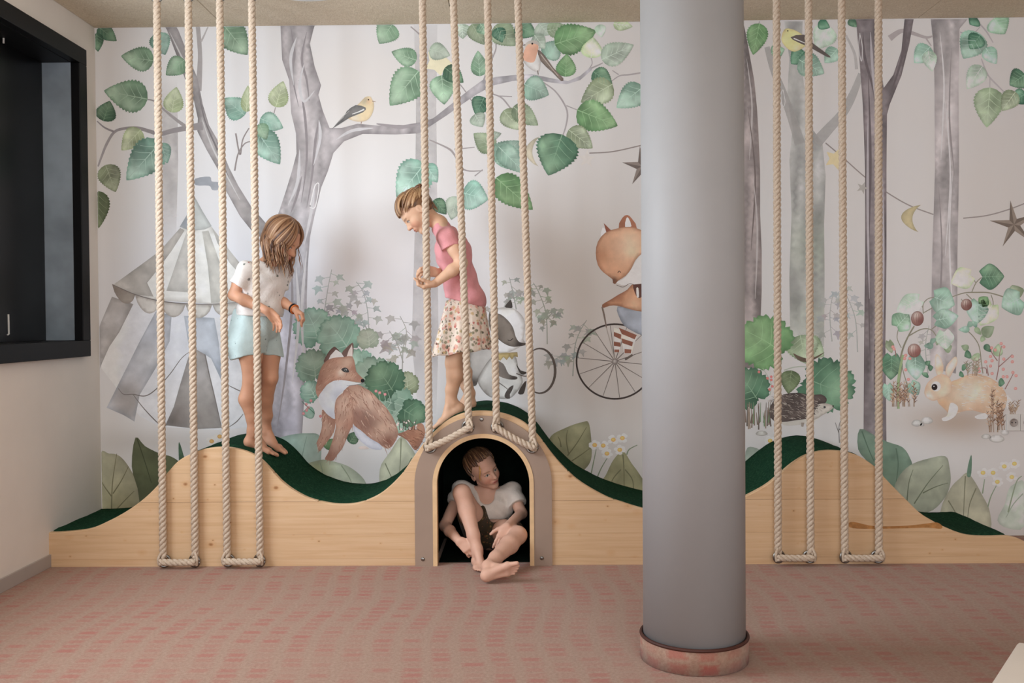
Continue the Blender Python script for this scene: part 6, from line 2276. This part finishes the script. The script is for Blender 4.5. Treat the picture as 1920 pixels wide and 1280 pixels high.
hair1()

# ================================================================== girl in pink on the tunnel hump
Y2 = -0.46
def j2(px, py, dy=0.0): return P(px, py, Y2+dy)
lh2, lt2 = P(873, 762, -0.475), P(822, 785, -0.485)
lh2[2], lt2[2] = float(top(lh2[0]))+0.002, float(top(lt2[0]))+0.002
g2 = person('child in pink T-shirt and floral skirt standing on the tunnel hump, holding a rope', (j2(850, 760)[0], Y2, float(lh2[2])))
F = Field(j2(725, 800)-np.array([0.02, 0.22, 0.03]), j2(935, 345)+np.array([0.02, 0.28, 0.02]), HSK)
f2 = unit((-0.97, -0.22, 0.0))
r2 = np.array([f2[1], -f2[0], 0.0])
hd2 = Head(j2(781, 396, 0.0), (-0.62, -0.16, -0.77), (-0.72, -0.05, 0.69), 0.95)
hd2.grow(F)
R2 = np.array([r2, f2, np.cross(r2, f2)])
spine = unit(j2(832, 430)-j2(868, 560))
R2 = np.array([r2, unit(np.cross(spine, r2)), spine])
neck2 = j2(824, 419, 0.02)
F.cone(neck2, hd2.p(-0.030, 0, -0.055), 0.033, 0.031, 0.02)
sL2, sR2 = j2(838, 446, -0.095), j2(840, 440, 0.12)
ch2, wa2, hp2 = j2(850, 475, 0.015), j2(864, 530, 0.015), j2(872, 580, 0.015)
F.ell(ch2, R2, (0.112, 0.080, 0.105), 0.03)
F.ell(wa2, R2, (0.095, 0.068, 0.095), 0.03)
F.ell(hp2, np.eye(3)[[1, 0, 2]], (0.100, 0.080, 0.085), 0.03)
F.cone(neck2, sL2, 0.030, 0.036, 0.03)
F.cone(neck2, sR2, 0.030, 0.036, 0.03)
eL2, wL2 = j2(866, 493, -0.125), j2(816, 531, -0.145)
F.chain([sL2, j2(853, 468, -0.115), eL2], [0.037, 0.034, 0.028], 0.015)
F.chain([eL2, eL2+(wL2-eL2)*0.35, wL2], [0.028, 0.030, 0.0195], 0.012)
hand(F, wL2, unit((-0.80, -0.25, -0.32)), unit((-0.30, -0.05, 0.95)), unit((0.0, -1.0, 0.1)), (0.75, 0.9, 0.7), 0.02, 0.95, (0.3, 0.9), 0.7)
eR2, wR2 = j2(850, 505, 0.12), j2(818, 511, -0.03)
F.chain([sR2, eR2], [0.036, 0.028], 0.015)
F.chain([eR2, wR2], [0.028, 0.0195], 0.012)
hand(F, wR2, unit((-0.75, -0.62, 0.12)), unit((-0.4, 0.5, -0.76)), unit((-0.1, -0.3, 0.95)), (0.55, 0.7, 0.5), 0.02, 0.95, (0.5, 0.8), 0.5)
d2 = lt2-lh2
aL2 = foot(F, lh2, d2, np.cross(unit(d2), np.cross((0, 0, 1), unit(d2))), np.cross((0, 0, 1), unit(d2)), 1.0, 0.0)
rh2 = lh2+np.array([0.035, 0.13, 0])
rh2[2] = float(top(rh2[0]))+0.003
dr2 = d2+np.array([0.02, 0.02, 0.012])
aR2 = foot(F, rh2, dr2, (0.1, 0, 1), -np.cross((0, 0, 1), unit(dr2)), 1.0, 0.0)
kL2, kR2 = j2(851, 680, -0.04), j2(857, 680, 0.08)
F.chain([j2(866, 600, -0.03), j2(858, 640, -0.04), kL2], [0.062, 0.056, 0.042], 0.02)
F.chain([kL2, kL2*0.68+aL2*0.32+np.array([0.012, 0, 0]), aL2*0.75+kL2*0.25, aL2], [0.041, 0.043, 0.030, 0.0235], 0.016)
F.chain([j2(872, 600, 0.075), j2(862, 640, 0.08), kR2], [0.072, 0.060, 0.042], 0.02)
F.chain([kR2, kR2*0.68+aR2*0.32+np.array([0.012, 0, 0]), aR2*0.75+kR2*0.25, aR2], [0.040, 0.042, 0.030, 0.0235], 0.016)


def k2c(V):
    K = skincol(V, (214, 172, 142))
    hd2.paint(V, K)
    return K


put_body('body', F, g2, k2c, M['skin'])
F = Field(j2(795, 600)-np.array([0.02, 0.2, 0.02]), j2(925, 400)+np.array([0.02, 0.24, 0.02]), 0.004)
F.ell(ch2, R2, (0.124, 0.092, 0.118), 0.03)
F.ell(wa2, R2, (0.112, 0.088, 0.110), 0.04)
F.ell(j2(872, 566, 0.012), R2, (0.128, 0.110, 0.08), 0.03)
F.cone(neck2-spine*0.02, sL2, 0.038, 0.046, 0.03)
F.cone(neck2-spine*0.02, sR2, 0.038, 0.046, 0.03)
sd2 = unit(j2(853, 474, -0.117)-sL2)
sd2c = unit(np.array([0.35, -0.1, -1.0]))
F.cone(sL2, j2(852, 478, -0.117), 0.050, 0.050, 0.018, cut=[(j2(846, 464, -0.112), sd2c)])
F.cone(sR2, eR2, 0.048, 0.047, 0.018, cut=[(sR2+(eR2-sR2)*0.55, unit(eR2-sR2))])
F.ripple(0.0020, (38, 30, -60), 0.4, 1.4)
F.ripple(0.0014, (80, 10, 50), 2.0, 1.5)
F.cutplane(j2(868, 566, 0), (-0.26, 0, -1))
F.cone(neck2+spine*0.028, neck2+spine*0.10+f2*0.02, 0.040, 0.055, 0.01, True)
M['pink'] = mat_cloth('pink_cotton', (222, 152, 154), (), var=0.04)
put_body('t_shirt', F, g2, lambda V: skincol(V, (214, 138, 140)), M['pink'])
# flared skirt with soft pleats
wc_, hc_ = j2(870, 553, 0.010), j2(866, 660, 0.010)
V, Q, m_, n_ = [], [], 22, 128
for i in range(m_):
    t = i/(m_-1)
    c_ = wc_+(hc_-wc_)*t
    ax_, ay_ = 0.088+0.056*t**0.9, 0.100+0.048*t**0.9
    for k in range(n_):
        a = 2*math.pi*k/n_
        fo = 1+(0.055*t)*math.sin(11*a+1.5*math.sin(2*a)+0.6*t)+0.02*t*math.sin(23*a+2)
        V.append((c_[0]+ax_*fo*math.cos(a), c_[1]+ay_*fo*math.sin(a), c_[2]+0.030*math.cos(a)*(1-t)+0.018*t*math.cos(a)+0.004*t*math.sin(7*a)))
for i in range(m_-1):
    for k in range(n_):
        Q.append((i*n_+k, (i+1)*n_+k, (i+1)*n_+(k+1) % n_, i*n_+(k+1) % n_))
M['floral'] = mat_cloth('floral_cotton', (232, 216, 200), ((30, 0.42, 0.62, (218, 160, 142)), (44, 0.34, 0.45, (192, 98, 92)), (40, 0.34, 0.60, (134, 132, 104)), (52, 0.30, 0.55, (78, 74, 62)), (36, 0.34, 0.45, (206, 176, 128))))
sk = mesh('skirt', V, Q, M['floral'], g2, True)
so = sk.modifiers.new('thick', 'SOLIDIFY')
so.thickness = 0.004
so.offset = 0


def hair2():
    hd = hd2
    pal = [(132, 96, 66), (160, 122, 86), (184, 146, 108), (112, 80, 56), (146, 108, 76), (200, 164, 126)]
    paths, cols = [], []
    bun = hd.p(-0.104, 0.0, 0.062)
    def surf(th, az, k=1.0):
        return hd.p(math.sin(th)*math.cos(az)*0.095*k-0.012, math.sin(th)*math.sin(az)*0.079*k, math.cos(th)*0.087*k+0.028)
    # swept up to the bun
    for i in range(150):
        az = rk.uniform(0.75, 2*math.pi-0.75)
        th0 = rk.uniform(1.45, 1.9) if abs(az-math.pi) < 1.2 else rk.uniform(1.2, 1.62)
        a = surf(th0, az, 1.0)
        th1, az1 = 0.75, math.pi+rk.uniform(-0.5, 0.5)
        pts = []
        A = unit(np.array([math.sin(th0)*math.cos(az), math.sin(th0)*math.sin(az), math.cos(th0)]))
        B = unit(np.array([-0.90, rk.uniform(-0.12, 0.12), 0.42]))
        for t in np.linspace(0, 1, 12):
            q = unit(A*(1-t)+B*t)
            kk = 1.02+0.03*math.sin(math.pi*t)+rk.uniform(0, 0.01)
            pts.append(hd.p(q[0]*0.095*kk-0.012, q[1]*0.079*kk, q[2]*0.087*kk+0.028))
        paths.append((np.array(catmull(pts, 2)), rk.uniform(0.004, 0.007)))
        cols.append(rk.choice(pal))
    # fringe combed over the forehead
    for i in range(60):
        l0 = rk.uniform(-0.062, 0.062)
        pts = []
        for t in np.linspace(0, 1, 10):
            th = -0.25+t*1.62
            pts.append(hd.p(math.sin(th)*0.099*(1-0.25*(l0/0.07)**2)-0.010, l0*(0.7+0.35*t), math.cos(th)*0.090*(1-0.35*(l0/0.075)**2)+0.030))
        paths.append((np.array(catmull(pts, 2)), rk.uniform(0.004, 0.0065)))
        cols.append(rk.choice(pal))
    # bun: coiled locks
    for i in range(34):
        ax_ = unit(np.array([rk.gauss(0, 1), rk.gauss(0, 1), rk.gauss(0, 1)]))
        u_ = unit(np.cross(ax_, (0.3, 0.5, 0.8)))
        v_ = np.cross(ax_, u_)
        r_ = rk.uniform(0.018, 0.026)
        pts = [bun+r_*(math.cos(a)*u_+math.sin(a)*v_)+ax_*rk.uniform(-0.002, 0.002) for a in np.linspace(0, rk.uniform(3.5, 6.0), 14)]
        paths.append((np.array(pts), rk.uniform(0.004, 0.007)))
        cols.append(rk.choice([(96, 60, 42), (120, 80, 54), (140, 96, 66)]))
    for i in range(8):   # stray hairs at the nape
        p = hd.p(-0.085, rk.uniform(-0.05, 0.05), -0.03)
        pts = [p]
        for q in range(5):
            p = p+np.array([rk.uniform(0.002, 0.010), rk.uniform(-0.003, 0.003), -rk.uniform(0.006, 0.012)])
            pts.append(p)
        paths.append((np.array(catmull(pts, 3)), 0.0018))
        cols.append(rk.choice(pal))

    def shape(F):
        F.ell(hd.p(-0.020, 0, 0.036), hd.R, np.array((0.089, 0.076, 0.080))*hd.s, 0.01)
        F.ell(hd.p(-0.050, 0, 0.0), hd.R, np.array((0.050, 0.064, 0.060))*hd.s, 0.03)
        F.ell(bun, hd.R, np.array((0.024, 0.024, 0.024)), 0.01)
    locks('hair', paths, cols, g2, base=cap_base(hd, shape, 0.004, (122, 88, 60)))


hair2()

# ================================================================== child sitting in the tunnel mouth
def j3(px, py, Y): return P(px, py, Y)
g3 = person('child in off-white T-shirt and dark patterned shorts sitting barefoot in the tunnel mouth', (float(AX), -0.35, 0))
F = Field((AX-0.29, -1.02, -0.02), (AX+0.30, -0.02, 0.62), HSK)
hd3 = Head(j3(906, 879, -0.33), (0.60, -0.78, -0.10), (-0.42, -0.16, 0.90), 0.94)
hd3.grow(F)
nk3 = j3(913, 925, -0.29)
F.cone(nk3, hd3.p(-0.02, 0, -0.06), 0.033, 0.031, 0.02)
sR3, sL3 = j3(866, 918, -0.28), j3(960, 922, -0.28)
ch3, wa3, hp3 = j3(917, 952, -0.28), j3(923, 1000, -0.27), (float(j3(922, 1030, -0.25)[0]), -0.25, 0.085)
R3 = np.eye(3)
F.ell(ch3, R3, (0.112, 0.078, 0.09), 0.03)
F.ell(wa3, R3, (0.098, 0.075, 0.085), 0.03)
F.ell(hp3, R3, (0.112, 0.095, 0.082), 0.03)
F.cone(nk3, sR3, 0.028, 0.036, 0.03)
F.cone(nk3, sL3, 0.028, 0.036, 0.03)
# raised right knee, foot flat on the carpet
kR3 = j3(866, 924, -0.49)
hR3 = PZ(893, 1042, 0.0)
hR3[1] = -0.575
hR3[0] = j3(893, 1050, -0.575)[0]
tR3 = PZ(904, 1072, 0.0)
aR3 = foot(F, (hR3[0], hR3[1], 0.002), (tR3[0]-hR3[0], tR3[1]-hR3[1]-0.02, 0), (0, 0, 1), (1, 0.1, 0), 0.95, 0.2)
F.chain([np.array(hp3)+np.array([-0.06, -0.02, 0.0]), (np.array(hp3)+kR3)/2+np.array([-0.03, -0.02, 0]), kR3], [0.070, 0.058, 0.043], 0.02)
F.chain([kR3, kR3*0.68+aR3*0.32+np.array([0, 0.018, 0]), aR3*0.75+kR3*0.25, aR3], [0.042, 0.042, 0.030, 0.0235], 0.016)
# left leg folded outwards, foot on its side with the sole to the viewer
kL3 = j3(971, 1003, -0.56)
heel3 = PZ(909, 1085, 0.026)
toe3 = j3(966, 1064, heel3[1]+0.01)
dd3 = unit(toe3-heel3)
up3 = unit(np.array([-0.12, 0.93, 0.42]))
aL3 = foot(F, heel3-dd3*0.012-up3*0.004, dd3, up3, unit(np.cross(up3, dd3))*(1 if np.cross(up3, dd3)[2] > 0 else -1), 0.98, -0.6)
F.chain([np.array(hp3)+np.array([0.06, -0.02, 0.0]), (np.array(hp3)+kL3)/2+np.array([0.0, 0.0, 0.01]), kL3], [0.070, 0.058, 0.044], 0.02)
F.chain([kL3, kL3*0.66+aL3*0.34+np.array([0.006, 0.012, 0.0]), aL3*0.75+kL3*0.25, aL3], [0.042, 0.044, 0.031, 0.024], 0.016)
# right arm round the shin, hand at the ankle
eR3, wR3 = j3(834, 985, -0.40), j3(861, 1014, -0.575)
F.chain([sR3, eR3], [0.036, 0.028], 0.015)
F.chain([eR3, eR3+(wR3-eR3)*0.35, wR3], [0.028, 0.028, 0.0195], 0.012)
hand(F, wR3, unit((0.72, -0.30, -0.55)), unit((0.05, 0.80, -0.55)), unit((0.55, 0.1, 0.75)), (0.45, 0.8, 0.6), 0.03, 0.95, (0.5, 0.75), 0.3)
# left arm, hand resting on the thigh with hanging fingers
eL3, wL3 = j3(978, 962, -0.36), j3(951, 986, -0.545)
F.chain([sL3, eL3], [0.036, 0.028], 0.015)
F.chain([eL3, wL3], [0.028, 0.0195], 0.012)
hand(F, wL3, unit((-0.38, -0.42, -0.80)), unit((-0.1, 0.75, -0.45)), unit((-0.85, 0.0, 0.30)), (0.20, 0.30, 0.25), 0.10, 0.98, (0.8, 0.6), 0.1)


def k3c(V):
    K = skincol(V, (214, 170, 148))
    hd3.paint(V, K)
    return K


put_body('body', F, g3, k3c, M['skin'])
F = Field((AX-0.26, -0.50, 0.08), (AX+0.28, -0.10, 0.46), 0.004)
F.ell(ch3, R3, (0.124, 0.090, 0.10), 0.03)
F.ell(wa3, R3, (0.112, 0.088, 0.10), 0.04)
F.cone(nk3-np.array([0, 0, 0.02]), sR3, 0.036, 0.045, 0.03)
F.cone(nk3-np.array([0, 0, 0.02]), sL3, 0.036, 0.045, 0.03)
for s_, e_, fr in ((sR3, eR3, 0.42), (sL3, eL3, 0.62)):
    F.cone(s_, e_, 0.050, 0.050, 0.018, cut=[(s_+(e_-s_)*fr, unit(e_-s_))])
F.ripple(0.0024, (20, 30, 85), 0.4, 1.2)
F.ripple(0.0016, (60, 10, 70), 2.0, 1.5)
F.cutplane((0, 0, float(j3(920, 1001, -0.30)[2])), (0, -0.25, -1))
F.cone(nk3+np.array([0.0, -0.055, -0.002]), nk3+np.array([-0.005, -0.03, 0.05]), 0.042, 0.055, 0.01, True)
F.cone(nk3+np.array([0, 0, 0.012]), nk3+np.array([0, 0, 0.08]), 0.045, 0.055, 0.01, True)
M['top3'] = mat_cloth('off_white_cotton', (226, 216, 206), (), var=0.03)
put_body('t_shirt', F, g3, lambda V: skincol(V, (220, 210, 200)), M['top3'])
F = Field((AX-0.24, -0.56, 0.004), (AX+0.26, -0.12, 0.36), 0.004)
F.ell(hp3, R3, (0.124, 0.106, 0.090), 0.03)
hpv = np.array(hp3)
for hp_, k_, fr in ((hpv+np.array([-0.06, -0.02, 0.0]), kR3, 0.50), (hpv+np.array([0.06, -0.02, 0.0]), kL3, 0.50)):
    F.cone(hp_, k_, 0.082, 0.070, 0.03, cut=[(hp_+(k_-hp_)*fr, unit(k_-hp_))])
F.ripple(0.0026, (50, 40, 30), 0.9, 1.0)
F.cutplane((0, 0, 0.006), (0, 0, -1))
M['shorts3'] = mat_cloth('dark_floral_cotton', (74, 62, 46), ((60, 0.30, 0.35, (140, 112, 70)), (80, 0.26, 0.25, (150, 90, 64)), (70, 0.24, 0.3, (40, 46, 36))))
put_body('shorts', F, g3, lambda V: skincol(V, (74, 62, 46)), M['shorts3'])


def hair3():
    hd = hd3
    pal = [(84, 58, 42), (106, 76, 54), (128, 94, 66), (68, 46, 34), (150, 114, 80)]
    paths, cols = [], []
    for i in range(170):
        az = rk.uniform(0.70, 2*math.pi-0.70)
        side = abs(az-math.pi)
        th0 = 1.18 if side > 1.9 else rk.uniform(1.3, 1.9)
        A = unit(np.array([math.sin(th0)*math.cos(az), math.sin(th0)*math.sin(az), math.cos(th0)]))
        if i < 95:      # hairline above the forehead
            a2 = rk.uniform(-0.75, 0.75)
            A = unit(np.array([0.80*math.cos(a2), math.sin(a2)*1.0, 0.62+rk.uniform(-0.05, 0.10)]))
        B = unit(np.array([-0.95, rk.uniform(-0.15, 0.15), 0.30]))
        pts = []
        for t in np.linspace(0, 1, 12):
            q = A*(1-t)+B*t+np.array([0, 0, 0.55])*math.sin(math.pi*t)*0.6
            q = unit(q)
            kk = 1.02+0.03*math.sin(math.pi*t)+rk.uniform(0, 0.012)
            pts.append(hd.p(q[0]*0.096*kk-0.012, q[1]*0.080*kk, q[2]*0.088*kk+0.028))
        paths.append((np.array(catmull(pts, 2)), rk.uniform(0.004, 0.007)))
        cols.append(rk.choice(pal))
    # fair loose wisp curling at the temple
    pts = [hd.p(0.055, -0.048, 0.062), hd.p(0.066, -0.058, 0.040), hd.p(0.060, -0.066, 0.015), hd.p(0.050, -0.068, -0.005), hd.p(0.052, -0.064, -0.022)]
    for k in range(3):
        paths.append((catmull([p_+np.array([0.002*k, 0, 0.002*k]) for p_ in pts], 5), 0.002))
        cols.append((206, 160, 98))

    def shape(F):
        F.ell(hd.p(-0.028, 0, 0.038), hd.R, np.array((0.083, 0.077, 0.081))*hd.s, 0.01)
        F.ell(hd.p(-0.050, 0, 0.0), hd.R, np.array((0.052, 0.066, 0.066))*hd.s, 0.03)
    locks('hair', paths, cols, g3, base=cap_base(hd, shape, 0.004, (92, 66, 48)))


hair3()
